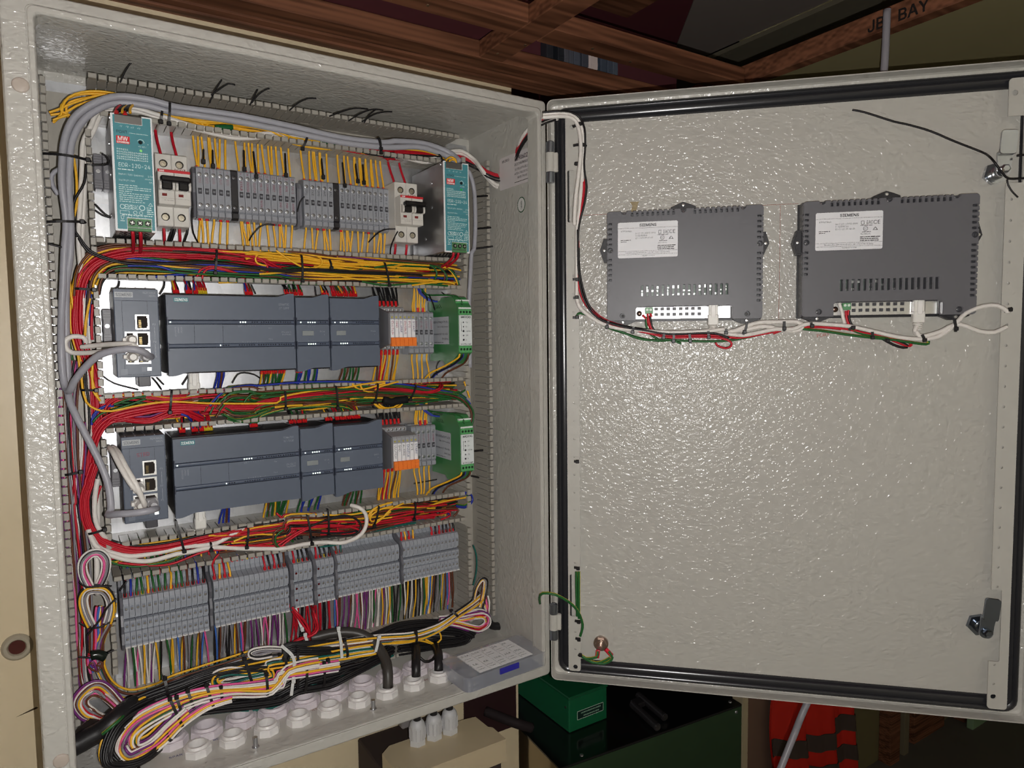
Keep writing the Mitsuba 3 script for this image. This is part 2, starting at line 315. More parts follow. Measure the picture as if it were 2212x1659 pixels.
# ================================================================= timber ceiling frame over the cabinet
tf = thing('ceiling_frame', 'reddish brown timber ceiling frame over the cabinet', 'timber frame')
def timber(x0, x1, y0, y1, z0=356, z1=381, name='batten'): part(tf, name, box(x0, x1, y0, y1, z0, z1, 1.2), 'm_wood')
part(tf, 'cornice', ext(Polygon([(95, 356), (78, 356), (76, 358.5), (70, 358.5), (68, 356.5), (58, 357), (55, 360), (49.5, 361), (49.5, 381), (95, 381)]), 3600, 'x', -2200), 'm_wood')
timber(-2200, 866, 11.5, 49)
timber(436, 476.5, -900, 11.5)
timber(-2200, 435.5, -121, -76); timber(477, 866, -122, -77)
timber(866, 889, -1200, 49, 356, 386); timber(-2200, 435.5, -420, -375); timber(477, 866, -560, -515)
hw = part(tf, 'handwriting', cat(*[trimesh.Trimesh(np.c_[m_.vertices[:, 0] * 0 + 865.9, y_ - m_.vertices[:, 0], 361 + m_.vertices[:, 2]], m_.faces[:, ::-1], process=False) for m_, y_ in ((text('JB', 15, 0, 0, 0, True), -330), (text('BAY', 15, 0, 0, 0, True), -372))]), 'm_matte', (30, 24, 22), label='large handwritten marker letters')
for x, y in ((452, -14), (470, -60), (300, -95), (560, -100), (640, -92)):
    part(tf, 'nail_head', cyl((x, y, 356.2), (x, y, 355.3), 2.2, 8), 'm_metal', (190, 170, 140))
struct('ceiling_panel_1', box(-2200, 436, -76, 40, 381.5, 390), 'm_matte', (84, 42, 48), label='burgundy panel in the timber ceiling')
struct('ceiling_panel_2', box(477, 866, 31, 94, 381.5, 470), 'm_matte', (80, 40, 46), label='burgundy board behind the binders')
struct('ceiling_panel_3', box(889, 3200, -1200, 1500, 357, 366), 'm_matte', (124, 116, 84), label='olive ceiling board right of the timber frame')
struct('ceiling_panel_4', ext(Polygon([(-2200, -1400), (1000, -1400), (1000, 100), (1250, 430), (1250, 900), (-2200, 900)]), 10, 'z', 640), 'm_matte', (92, 44, 50), label='burgundy board above the timber frame')
struct('ceiling_panel_5', ext(Polygon([(1003, -1400), (1290, -1400), (1290, 900), (1253, 900), (1253, 430), (1003, 100)]), 10, 'z', 642), 'm_matte', (128, 118, 112), label='grey board above the timber frame')
struct('ceiling_panel_6', box(1292, 2600, -1400, 900, 630, 640), 'm_matte', (110, 104, 88), label='dull board above the timber frame at right')
solid('plank', box(560, 800, -40, 90, 520, 545, 10), 'm_wood', None, 'dark plank end above the timber frame', 'plank')
solid('green_cord', tube([(880, -150, 386), (886, -200, 390), (884, -260, 388), (882, -300, 387)], 4, 8), 'm_matte', (40, 48, 44), 'dark cord lying on the right timber above the door', 'cord', smooth=True)
for k, pts in enumerate(([(520, -150, 470), (524, -146, 440), (530, -140, 430)], [(560, -150, 480), (572, -150, 440), (560, -150, 415), (545, -150, 410)])):
    solid('loose_cord', tube(pts, 2.2, 7), 'm_plastic', (150, 144, 138), ('short pale cord hanging above the timber frame', 'curled pale cord hanging above the timber frame')[k], 'cord', smooth=True)
for k, (a, b, c) in enumerate(((0, 13, (42, 44, 50)), (22, 12, (36, 40, 46)), (35, 9, (84, 86, 94)), (45, 9, (78, 82, 92)), (55, 12, (80, 86, 98)), (71, 13, (70, 74, 84)), (86, 18, (206, 192, 188)), (110, 14, (66, 76, 90)), (125, 11, (70, 80, 94)), (137, 11, (78, 88, 100)))):
    solid('binder', cat(box(560 + a, 560 + a + b, 12, 30, 381.5, 440, 1), box(560 + a + .8, 560 + a + b - .8, 11.6, 12.2, 388, 392)), 'm_plastic', c, ('black', 'second black', 'first slate grey', 'second slate grey', 'third slate grey', 'grey', 'white', 'first bluish grey', 'second bluish grey', 'last bluish grey')[k] + ' binder in the row on the timber ledge above the door hinge', 'binder', 'binders on the timber ledge')
# ================================================================= left wall details
wb = thing('wall_bushing', 'round grey bushing with a dark hole in the beige wall left of the cabinet', 'bushing')
part(wb, 'ring', lathe([(8.5, -2), (8.5, 2.2), (10, 4), (13, 4.2), (15.4, 2.4), (16, 0)], (-165, 95, -420), '-y', 36), 'm_plastic', (160, 152, 134), smooth=40)
part(wb, 'hole', lathe([(0, .6), (8.6, .6)], (-165, 95, -420), '-y', 24), 'm_matte', (74, 34, 28))
part('wall_back', 'panel_seam', cat(box(-2200, -138, 94.4, 95.2, 264.4, 265.4)), 'm_matte', (70, 62, 46))
part('wall_back', 'crack', ext(P((-170, -505), (-150, -498.5), (-148, -500), (-150, -501)), .6, 'y', 94.6), 'm_matte', (60, 48, 34))
# ================================================================= below the cabinet
part('wall_back', 'opening', ext(rrect(436, 541, -745, -650, 8), .8, 'y', 94.4), 'm_matte', (44, 22, 24), label='dark opening in the wall under the cabinet')
solid('pipe_stub', tube([(470, 80, -690), (500, 40, -700), (530, 30, -715)], 8, 10), 'm_matte', (34, 26, 28), 'dark hose in front of the wall opening', 'hose', smooth=True)
jb = thing('junction_box', 'beige junction box with three cable glands under the cabinet', 'junction box')
part(jb, 'lid', cat(ext(Polygon([(246, -82), (409, -82), (409, -46), (404, -40), (402, -6), (386, -3), (262, -3), (246, -16)]), 33, 'z', -671)), 'm_plastic', (188, 172, 142))
part(jb, 'case', box(250, 404, -78, 94, -800, -671.2, 2), 'm_matte', (60, 50, 46))  # shade below the lid is put into this dark colour
for k, x in enumerate((298.5, 324.7, 350.5)):
    t = thing('cable_gland', ('left', 'middle', 'right')[k] + ' pale grey cable gland on the junction box', 'cable gland', 'glands on the junction box')
    hx = Polygon([(12.2 * math.cos(a), 12.2 * math.sin(a)) for a in np.radians(np.arange(0, 360, 60) + 10)])
    part(t, 'hex_base', move(ext(hx, 8, 'z', -638), x, -20), 'm_plastic', (190, 190, 190))
    part(t, 'cap', lathe([(11.4, 0), (11.4, 18), (10.6, 22), (8, 26), (5.4, 27), (5.2, 24)], (x, -20, -630), 'z', 24), 'm_plastic', (186, 186, 188), smooth=40)
    part(t, 'grip', cat(*[box(x + 11.3 * math.cos(a) - .7, x + 11.3 * math.cos(a) + .7, -20 + 11.3 * math.sin(a) - .7, -20 + 11.3 * math.sin(a) + .7, -629, -613) for a in np.arange(0, 6.2, .52)]), 'm_plastic', (180, 180, 182), kind='stuff', label='fine ribs round the cap')
solid('wall_bracket', box(288, 318, 10, 94, -630, -590, 2), 'm_plastic', (120, 116, 116), 'grey bracket behind the left cable gland', 'bracket')
def bench(m): m = m.copy(); m.apply_transform(trimesh.transformations.rotation_matrix(math.radians(-4.8), (0, 0, 1), (545, -26, 0))); return m
bn = thing('steel_cabinet', 'polished steel cabinet with a shiny dark top under the open door', 'steel cabinet')
part(bn, 'top', bench(box(545, 953, -28, 420, -764, -760, .6)), 'm_mirror', (84, 84, 86))
part(bn, 'side', bench(box(546, 548, -27, 418, -1500, -764)), 'm_mirror', (168, 156, 132))  # beige reflection on the steel is put into the side colour
part(bn, 'front', bench(box(546, 952, -28, -25, -1500, -764)), 'm_mirror', (112, 148, 112), label='polished front with a green reflection put into its colour')  # green reflection on the steel is painted as the front colour
part(bn, 'body', bench(box(549, 950, -24, 416, -1498, -765)), 'm_matte', (60, 66, 60))
for x, y in ((596, -16), (938, -12), (938, -34)):
    part(bn, 'screw', bench(lathe([(3.6, 0), (3.2, 1.6), (1.4, 2.6), (0, 2.6)], (x, max(y, -20), -760), 'z', 12)) if y > -30 else bench(lathe([(0, 2), (2.4, 1.8), (3.4, .6), (3.6, 0)], (x, -28, -772), '-y', 12)), 'm_metal', STEEL, smooth=40)
gb = thing('transformer_box', 'dark green metal box with a framed nameplate on the steel cabinet', 'metal box')
part(gb, 'case', box(618.5, 706, 42, 212, -760, -696, 2), 'm_gloss', (22, 92, 58))
part(gb, 'lid', box(617, 707.5, 40.5, 213, -700, -694, 1.5), 'm_gloss', (20, 82, 52))
npl = part(gb, 'nameplate', cat(ext(rrect(636, 696, -741, -725, .6).difference(rrect(637, 695, -740, -726, .4)), .6, 'y', 41.3)), 'm_plastic', (170, 186, 172), label='thin pale frame of the nameplate')
part(npl, 'plate', box(637, 695, 41.6, 42.2, -740, -726), 'm_gloss', (24, 46, 40))
part(npl, 'print', cat(line_text(645, 690, 41.5, -731.5, 2.6, 3), line_text(650, 686, 41.5, -737.5, 2.6, 4)), 'm_plastic', (120, 150, 130))
part(gb, 'screw', move(cyl((618.7, 52, -716), (617.3, 52, -716), 2.2, 10)), 'm_metal', (120, 130, 120))
ph = thing('pull_handle', 'dark twin bar handle lying on the steel cabinet top', 'handle')
for a, b in (((800, 60), (786, -24)), ((768, 42), (752, -40))): part(ph, 'bar', cyl((a[0], a[1], -752), (b[0], b[1], -752), 7, 14), 'm_gloss', (40, 38, 40), smooth=40)
part(ph, 'bridge', box(770, 798, 30, 52, -758, -748, 2), 'm_gloss', (36, 34, 36))
for x, y in ((786, -24.4), (752, -40.4)): part(ph, 'end_cap', cyl((x, y, -752), (x - .4, y - 1.2, -752), 5, 12), 'm_metal', (96, 94, 94))
solid('dark_ducting', tube([(760, 170, -760), (790, 140, -690), (860, 130, -640), (900, 140, -560)], 26, 14), 'm_matte', (52, 44, 44), 'dark flexible duct standing on the steel cabinet', 'duct', smooth=True)
# ================================================================= the corner behind the open door
YF2 = 300.0
def upright(name, px, z0, z1, y0, y1, mat, col, label, cat_):
    return solid(name, box(px[0][0], px[1][0], y0, y1, z0, z1, 1), mat, col, label, cat_)
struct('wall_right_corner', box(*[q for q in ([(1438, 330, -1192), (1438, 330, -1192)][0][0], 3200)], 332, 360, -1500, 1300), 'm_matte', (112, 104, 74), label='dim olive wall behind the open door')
upright('post', [(1403, 300, -1166), (1426, 300, -1173)], -1500, -300, 296, 331, 'm_matte', (196, 182, 150), 'cream post right of the steel cabinet', 'post')
upright('board', [(1439, 310, -1183), (1622, 310, -1244)], -1500, -300, 312, 331, 'm_matte', (124, 98, 84), 'brown board beside the cream post', 'board')
upright('timber_post', [(2145, 300, -1415), (2202, 300, -1434)], -1500, -200, 290, 331, 'm_wood', None, 'narrow timber post right of the jacket', 'post')
upright('timber_post', [(2241, 300, -1447), (2271, 300, -1457)], -1500, -200, 296, 331, 'm_matte', (120, 112, 92), 'thin pale post next to the narrow timber post', 'post')
upright('timber_board', [(2337, 310, -1485), (2547, 310, -1555)], -1500, -200, 312, 331, 'm_wood', None, 'broad timber board behind the door foot', 'board')
upright('timber_post', [(2628, 290, -1572), (2708, 290, -1599)], -1500, -200, 280, 331, 'm_wood', None, 'timber post beside the green door', 'post')
gd = thing('green_door', 'pale green locker door at the lower right corner', 'locker door')
q0 = [(2601, 240, -1538), (3997, 240, -2008)]
part(gd, 'leaf', box(q0[0][0], q0[1][0], 240, 262, -1500, -200, 2), 'm_plastic', (132, 162, 128))
kp = [(2645, 236, -1639)][0]
part(gd, 'knob', lathe([(0, 24), (9, 22), (12, 16), (9, 8), (6, 4), (6, 0)], (kp[0], 240, kp[2]), '-y', 18), 'm_mirror', (150, 150, 140), smooth=40)
# hi-vis jacket on a hook
jx0, jx1 = [(1517, 250, -1179), (1894, 250, -1306)][0][0], [(1517, 250, -1179), (1894, 250, -1306)][1][0]
def cloth(za, zb, n=40, mz=24, off=0.0):
    u = np.linspace(0, 1, n); z = np.linspace(za, zb, mz); U, Z = np.meshgrid(u, z)
    wdt = 1 - .12 * np.clip((Z + 950) / 300, 0, 1)
    Xc = (jx0 + jx1) / 2 + (U - .5) * (jx1 - jx0) * wdt + 10 * np.sin(Z * .012)
    Yc = 262 + 16 * np.sin(U * 19 + .004 * Z) + 7 * np.sin(U * 43 + Z * .01) - 26 * np.sin(np.pi * U) - off
    v = np.stack([Xc, Yc, Z + 9 * np.sin(U * 9 + 1) * (1 if off else .4)], -1).reshape(-1, 3)
    i, j = np.meshgrid(np.arange(mz - 1), np.arange(n - 1), indexing='ij'); k = i * n + j
    f = np.vstack([np.stack([k, k + 1, k + n + 1], -1).reshape(-1, 3), np.stack([k, k + n + 1, k + n], -1).reshape(-1, 3)])
    b = v + [0, 5 if not off else 2, 0]
    return trimesh.Trimesh(np.vstack([v, b]), np.vstack([f, f[:, ::-1] + len(v)]), process=False)
jk = thing('work_jacket', 'red orange work jacket with dark bands hanging behind the open door', 'jacket')
part(jk, 'cloth', cloth(-1420, -560, mz=60), 'm_matte', (196, 40, 26), smooth=True)
zb_ = [p[2] for p in [(1677, 246, -1196), (1678, 246, -1248), (1680, 246, -1294), (1681, 246, -1344)]]
part(jk, 'band', cloth(zb_[1], zb_[0], mz=5, off=3.0), 'm_matte', (74, 62, 56), smooth=True, label='dark reflective band')
part(jk, 'band', cloth(zb_[3], zb_[2], mz=5, off=3.0), 'm_matte', (74, 62, 56), smooth=True, label='dark reflective band')
# ================================================================= devices on the rails
# ---- rails
def rail(x0, x1, z, label):
    prof = P((80, z - 17.5), (80, z + 17.5)) if False else Polygon([(72.5, z - 17.5), (73.5, z - 17.5), (73.5, z - 13), (80, z - 13), (80, z + 13), (73.5, z + 13), (73.5, z + 17.5), (72.5, z + 17.5), (72.5, z + 12), (79, z + 12), (79, z - 12), (72.5, z - 12)])
    solid('din_rail', ext(prof, x1 - x0, 'x', x0), 'm_galv', None, label, 'mounting rail')
rail(-64, 402, 124, 'galvanised rail behind the row with the teal power supplies')
rail(-64, 402, -50, 'galvanised rail behind the upper row of slate controllers')
rail(-64, 402, -220, 'galvanised rail behind the lower row of slate controllers')
rail(-64, 402, -388, 'galvanised rail behind the terminal strip at the bottom')
def end_stop(x, z, y, label):
    t = thing('end_stop', label, 'end stop')
    part(t, 'body', cat(box(x, x + 9, y, 72, z - 20, z + 20, 1.2), box(x + .6, x + 8.4, y - 1.5, y, z + 8, z + 19), box(x + .6, x + 8.4, y - 1.5, y, z - 19, z - 9)), 'm_plastic', (118, 117, 122))
    part(t, 'rib', cat(*[box(x + .8, x + 8.2, y - 2.2, y - 1.4, z + q, z + q + 1.2) for q in (10, 13, 16, -17, -14, -11)]), 'm_plastic', (100, 99, 104))
    part(t, 'screw', cat(screw(x + 4.5, y - .5, z, 2.7), slot(x + 4.5, y - .5, z, 2.7, 30)), 'm_metal', STEEL, smooth=40)
end_stop(-62, -40, 45, 'grey end stop left of the upper network switch')
end_stop(-61, -212, 45, 'grey end stop left of the lower network switch')
for k, x in enumerate((-63, -53.6)):
    end_stop(x, 140, 50, ('grey end stop at the left end of the top rail', 'grey end stop touching the left power supply')[k])
# ---- power supplies
def power_supply(x, z, hand, label, seed, glow):
    t = thing('power_supply', label, 'power supply'); W, Hh, y = 40.0, 125.2, -30.0
    body = box(x + .3, x + W - .3, y + 1, 74, z - Hh + .4, z - .4, .8)
    part(t, 'housing', body, 'm_metal', (150, 150, 152))
    part(t, 'vent_grille', cat(*[cyl((x + 6 + 5 * i + (j % 2) * 2.5, y + 12 + 6.2 * j, z - Hh - .02), (x + 6 + 5 * i + (j % 2) * 2.5, y + 12 + 6.2 * j, z - Hh + .5), 1.5, 6) for i in range(6) for j in range(13)]), 'm_matte', (14, 14, 15), kind='stuff', label='rows of vent holes in the underside')
    part(t, 'face_plate', ext(rrect(x, x + W, z - Hh, z, 1).difference(sbox(x + 4, z - 9.5, x + W - 10, z + 1)).difference(sbox(x + 11.5, z - Hh - 1, x + W - 4.8, z - Hh + 14.5)), 1.2, 'y', y), 'm_plastic', (225, 228, 230))
    lab = rrect(x + 2.2, x + W - 1.6, z - Hh + 2.2, z - 1.6, .6).difference(sbox(x + 4, z - 10, x + W - 9.6, z)).difference(sbox(x + 11.2, z - Hh, x + W - 4.4, z - Hh + 15))
    lb = part(t, 'label', ext(lab, .3, 'y', y - .3), 'm_plastic', TEAL, label='teal front label')
    # output and input terminals
    tb = part(t, 'output_terminal', cat(box(x + 4.5, x + W - 10.5, y + 5, y + 18, z - 9.4, z - 1), box(x + 4.2, x + W - 10.2, y + 1.2, y + 5, z - 9.6, z - 8.9)), 'm_plastic', (36, 60, 44) if glow else (30, 32, 32))
    for i in range(4):
        part(tb, 'screw', cat(screw(x + 7.8 + 6.1 * i, y + 4.2, z - 5.6, 2.6), slot(x + 7.8 + 6.1 * i, y + 4.2, z - 5.6, 2.6, 40 + 50 * i)), 'm_metal', (225, 225, 222), smooth=40)
    tb = part(t, 'input_terminal', cat(box(x + 12, x + W - 5.2, y - .6, y + 16, z - Hh + 5, z - Hh + 14), box(x + 12, x + W - 5.2, y - 1.6, y + 10, z - Hh + .6, z - Hh + 3.6, .4), box(x + 12, x + W - 5.2, y + 1, y + 12, z - Hh + 3.4, z - Hh + 5.2)), 'm_plastic', (78, 130, 84))
    for i in range(3):
        part(tb, 'screw', cat(lathe([(0, .3), (2.9, .3), (3.4, -.3)], (x + 16.2 + 7.6 * i, y - .6, z - Hh + 9.4), '-y', 14)), 'm_plastic', (24, 40, 28), smooth=40)
        part(tb, 'screw_head', cat(slot(x + 16.2 + 7.6 * i, y - .7, z - Hh + 9.4, 2.4, 15 + 30 * i), slot(x + 16.2 + 7.6 * i, y - .7, z - Hh + 9.4, 2.4, 105 + 30 * i)), 'm_metal', (230, 230, 226))
    yy = y - .3
    part(lb, 'logo', ext(rrect(x + 4.6, x + 17.6, z - 31.6, z - 23.4, .7), .12, 'y', yy - .12), 'm_plastic', (206, 40, 48), label='red square logo')
    part(lb, 'logo_lettering', cat(text('MW', 4.2, x + 11, yy - .12, z - 28.2, True, center=True, w=9.6), box(x + 5.4, x + 16.8, yy - .2, yy - .1, z - 31, z - 29.1)), 'm_plastic', (240, 236, 232))
    part(lb, 'logo_name', text('MEAN WELL', 1.2, x + 11.1, yy - .2, z - 30.7, True, center=True, w=10.6), 'm_plastic', (206, 40, 48))
    wt = [text('EDR-120-24', 4.4, x + 5.4, yy, z - 56.2, False, w=30.5), text('-V', 1.9, x + 7.4, yy, z - 14), text('-V', 1.9, x + 13.6, yy, z - 14), text('+V', 1.9, x + 18.8, yy, z - 14), text('+V', 1.9, x + 25, yy, z - 14), box(x + 17, x + 35.6, yy - .1, yy, z - 19.6, z - 19.2),
          text('+V ADJ', 1.6, x + 25.4, yy, z - 33.4), text('DC OK', 1.6, x + 26, yy, z - 40.8), text('INPUT: 100-240VAC', 1.7, x + 5.2, yy, z - 65), text('2.5A', 1.7, x + 33.4, yy, z - 65), text('OUTPUT: 24V', 1.7, x + 5.2, yy, z - 71.4), text('5A', 1.7, x + 34.4, yy, z - 71.4), text('50/60Hz', 1.2, x + 30.2, yy, z - 68),
          text('C', 5, x + 4.8, yy, z - 101.4), text('E', 5, x + 9, yy, z - 101.4), text('UK', 2.4, x + 12.6, yy, z - 98.6, True), text('CA', 2.4, x + 12.6, yy, z - 101.4, True), text('EAC', 4.8, x + 17, yy, z - 101.4, w=5.6), text('N', 2, x + 20.6, yy, z - 108.8 - 1), text('L', 2, x + 28.6, yy, z - 109.8), text('+', 2.2, x + 34, yy, z - 30.4)]
    ring = lambda cx, cz, r, w: ext(Point(cx, cz).buffer(r, quad_segs=5).difference(Point(cx, cz).buffer(r - w, quad_segs=5)), .12, 'y', yy - .12)
    wt += [ring(x + 26.5, z - 99, 3, .8), ring(x + 14.4, z - 109, 1.9, .3), ext(P((x + 32.4, z - 96.5), (x + 37.4, z - 96.5), (x + 34.9, z - 92.6)).difference(P((x + 33.2, z - 96), (x + 36.6, z - 96), (x + 34.9, z - 93.4))), .12, 'y', yy - .12),
           ext(sbox(x + 5, z - 107, x + 14, z - 103).difference(sbox(x + 5.4, z - 106.6, x + 13.6, z - 103.4)), .12, 'y', yy - .12), ring(x + 19.6, z - 104.6, 2, .5), ring(x + 25.2, z - 104.6, 1.9, .5), ext(P((x + 5.2, z - 108.6), (x + 9, z - 108.6), (x + 8.2, z - 112.6), (x + 6, z - 112.6)).difference(P((x + 5.8, z - 109), (x + 8.4, z - 109), (x + 7.8, z - 112.2), (x + 6.4, z - 112.2))), .12, 'y', yy - .12), box(x + 5, x + 9.4, yy - .1, yy, z - 114.6, z - 113.8),
           ext(P(*[(x + 28.2 + 3.4 * math.cos(a), z - 28 + 3.4 * math.sin(a)) for a in np.radians(np.arange(-20, 170, 12))], *[(x + 28.2 + 2.9 * math.cos(a), z - 28 + 2.9 * math.sin(a)) for a in np.radians(np.arange(166, -21, -12))]), .12, 'y', yy - .12)]
    wt += [glyph_text(x + 4.6, x + 16, yy, z - 38.4, 1.7, seed)] + [glyph_text(x + 4.6, x + 36, yy, z - 41 - 2.5 * i, 1.6, seed + i) for i in range(4)] + [line_text(x + 5, x + 20, yy, z - 59.4, 1.1, seed)]
    wt += [line_text(x + 5, x + w_, yy, z - 76 - 2.2 * i, .7, seed + 9 + i) for i, w_ in enumerate((24, 37, 36, 17, 36, 35, 33, 27, 31))] + [line_text(x + 31, x + 37.4, yy, z - 99 - 2.2 * i, .9, seed + 40 + i) for i in range(4)] + [line_text(x + 7, x + 37, yy, z - 108.2 + .2, 1.0, seed + 60), line_text(x + 20, x + 37, yy, z - 111.4, .5, seed + 61)]
    part(lb, 'print', cat(*wt), 'm_plastic', (214, 232, 232), label='white print')
    part(lb, 'handwriting', text(hand, 3.0, x + 5, yy, z - 20.6, rot=2, w=10.5), 'm_matte', (40, 58, 70), label='handwritten marker note')
    part(lb, 'adjuster', lathe([(0, -.2), (2, -.2), (2.1, .1), (0, .1)], (x + 27.8, yy, z - 28), '-y', 14), 'm_matte', (24, 34, 36))
    k = part(lb, 'status_light', lathe([(0, .5), (1.3, .4), (1.5, 0)], (x + 27.9, yy, z - 37), '-y', 12), 'm_gloss', (150, 240, 140) if not glow else (40, 190, 80), label='green status light')
    scene[k]['emitter'] = {'type': 'area', 'radiance': {'type': 'rgb', 'value': [.25, .8, .25]}, 'sampling_weight': .05}
    for q in ((74, 40), (46, 60)): pass
    for yy2, zz in ((8, -24), (8, -58), (30, -100), (-20, -3)):
        part(t, 'side_screw', move(cyl((x + .3, yy2, z + zz), (x - .5, yy2, z + zz), 2.3, 10)), 'm_metal', STEEL)
power_supply(-48.4, 187.2, 'PORT', 'left teal fronted power supply beside the breaker marked PORT', 11, False)
power_supply(351.2, 186.3, 'STBD', 'right teal fronted power supply beside the tall right wire duct', 71, True)
# ---- miniature circuit breakers
def breaker(x, hand, label):
    t = thing('circuit_breaker', label, 'circuit breaker', None); W, z0, z1 = 35.0, 78.5, 163.0
    part(t, 'body', cat(box(x, x + 17.4, 25, 72, z0, z1, .8), box(x + 17.6, x + W, 25, 72, z0, z1, .8), box(x + .2, x + 17.4, 6, 26, z0 + 22.5, z1 - 22, .8), box(x + 17.6, x + W - .2, 6, 26, z0 + 22.5, z1 - 22, .8)), 'm_plastic', (206, 203, 196))
    for i in range(2):
        cx = x + 8.8 + 17.5 * i
        for zz in (z1 - 11, z0 + 11):
            part(t, 'screw_well', lathe([(0, .08), (4.6, .08), (4.7, -.2)], (cx, 25, zz), '-y', 16), 'm_matte', (58, 54, 50))
            part(t, 'screw', cat(lathe([(0, .45), (3.4, .4), (3.5, 0)], (cx - .4, 25, zz - .5), '-y', 14), slot(cx - .4, 24.6, zz - .5, 3.2, 35)), 'm_metal', (205, 198, 180), smooth=40)
        part(t, 'indicator', box(x + 4 + 17.5 * i, x + 9 + 17.5 * i, 5.4, 6.2, z0 + 32, z0 + 35), 'm_matte', (120, 50, 46), label='dark red position window')
        part(t, 'cheek', ext(P((0, 0), (0, 12), (-3.4, 11), (-4.4, 6), (-3.4, 1)), 3.2, 'x', 0), 'm_plastic', (206, 203, 196)) if False else None
    part(t, 'cheek', cat(*[ext(P((6.5, z0 + 38), (6.5, z0 + 50), (0, z0 + 48), (-1.6, z0 + 43), (0, z0 + 39)), 2.6, 'x', x + u) for u in (.6, 14.6, 18.2, 31.8)]), 'm_plastic', (206, 203, 196))
    part(t, 'toggle', cat(box(x + 3.4, x + 14.4, -1, 8, z0 + 38.6, z0 + 49, 1.2), box(x + 21, x + 31.6, -1, 8, z0 + 38.6, z0 + 49, 1.2), box(x + 1.6, x + 33.6, -8, 1, z0 + 46.5, z0 + 53, 1.6)), 'm_gloss', BLACK, label='black joined toggle')
    part(t, 'red_band', box(x + .3, x + W - .3, 5.2, 6.4, z1 - 25.2, z1 - 22.2), 'm_plastic', (196, 38, 46), label='red band across the top of the front')
    part(t, 'print', text('ABB', 2, x + 1.6, 5.2, z1 - 24.8, True), 'm_plastic', (238, 225, 225))
    part(t, 'rating', cat(text('D6', 2, x + 8, 6, z1 - 30, center=True), text('S202', 1.4, x + 8, 6, z1 - 33, center=True), line_text(x + 6, x + 16, 6, z0 + 27, .6, 3), line_text(x + 17, x + 28, 6, z1 - 31, 1.6, 4), box(x + 17.4, x + 17.6, 5.9, 6.1, z0 + 24, z1 - 26), box(x + 2, x + W - 2, 5.8, 6.1, z0 + 29.4, z0 + 29.7)), 'm_matte', (168, 164, 158))
    part(t, 'handwriting', text(hand, 3.6, x + 20, 25, z1 - 19.6, w=12.5), 'm_matte', (120, 40, 44), label='handwritten pen note')
breaker(-1.2, 'PORT', 'two pole circuit breaker marked PORT beside the left power supply')
breaker(302, 'STBD', 'two pole circuit breaker marked STBD beside the right power supply')
# ---- fuse terminals, 8.2 mm wide
FPROF = lambda z: Polygon([(72, z - 63), (54, z - 63), (50, z - 61), (50, z - 54), (48, z - 52), (48, z - 2), (50, z), (60, z), (62, z + 2), (72, z + 2)])
fuse_mesh = ext(FPROF(0), 7.7, 'x', 0)
def fuse_terminal(x, z, s, label, group, ink, number='', sub='', dark=False):
    t = thing('fuse_terminal', label, 'terminal', group)
    col = (40, 39, 42) if dark else (146, 149, 156)
    part(t, 'body', move(fuse_mesh, x, 0, z), 'm_plastic', col)
    part(t, 'foot', box(x + .2, x + 7.5, 47.2, 50, z - 61, z - 54.5, .5), 'm_plastic', col)
    for q in (-9.4, -47):
        part(t, 'screw', cat(lathe([(0, .2), (2.4, .2), (2.6, -.2)], (x + 3.85, 48, z + q), '-y', 12)), 'm_matte', (30, 30, 33)) if False else None
        part(t, 'screw', cat(lathe([(0, .35), (2.0, .3), (2.5, .05)], (x + 3.85, 48, z + q), '-y', 12), slot(x + 3.85, 48, z + q, 1.9, 40)), 'm_metal', (96, 96, 100) if dark else (176, 178, 182), smooth=40)
    if not dark:
        part(t, 'fuse_lever', cat(box(x + 1.7, x + 6, 47, 48.5, z - 33.6, z - 26.6, .3)), 'm_plastic', (58, 58, 64), label='dark fuse carrier slot')
        part(t, 'lever_tab', box(x + 2.4, x + 5.3, 46.6, 47.2, z - 31.4, z - 29), 'm_plastic', (120, 122, 128))
    if s: part(t, 'handwriting', cat(text(s, 2.7, x + 2.7, 48, z - 13, rot=-90, w=min(12.5, 2.3 * len(s))), text(sub, 2.5, x + 2.8, 48, z - 35, rot=-90, w=min(10.0, 2.2 * len(sub))) if sub else None, text(number, 2.6, x + 3.8, 48, z - 5.4, center=True) if number else None), 'm_matte', ink)
names1 = [('CPU', '', '1'), ('D/I', '', '2'), ('D/Q', '', '3'), ('A/I', '', '4'), ('RTD', '', '5'), None, ('STR.B', '', '7'), ('ENCODER', '', '8'), ('CLUTCH', '', '9'), ('PX-1', 'W/SW', '10'), ('SCANNER', '', '11'), ('XMIT', '', '12'), ('ENABLE', 'SHD', '13'), ('P/I', 'ENM', '14'), ('PX-2', 'W/SEN', '15')]
names2 = [('CPU', ''), ('D/I', ''), ('D/Q', ''), ('A/I', ''), ('RTD', ''), None, ('I HAB', ''), ('ENCODER', ''), ('CLUTCH', ''), ('PX-1', 'W/SW'), ('SCANNER', ''), ('XMIT', ''), ('ENABLE', 'SHD'), ('P/I', 'RNM'), ('PX-2', 'W/SEN')]
FX1, FX2 = 46.6, 180.0
for i, nm in enumerate(names1):
    x, z = FX1 + 8.2 * i, 158.5
    if nm is None: fuse_terminal(x, z, '', 'black end terminal splitting the left fuse block', None, BLACK, dark=True)
    else: fuse_terminal(x, z, nm[0], f'grey fuse terminal marked {nm[2]} {nm[0].replace("/", " ")} in the left fuse block', 'fuse terminals of the left block', (126, 34, 62) if i > 5 else (150, 112, 122), nm[2], nm[1])
for i, nm in enumerate(names2):
    x, z = FX2 + 8.2 * i, 157.0
    if nm is None: fuse_terminal(x, z, '', 'black end terminal splitting the right fuse block', None, BLACK, dark=True)
    else: fuse_terminal(x, z, nm[0], f'grey fuse terminal marked {nm[0].replace("/", " ")} in the right fuse block', 'fuse terminals of the right block', (44, 44, 52), '', nm[1])
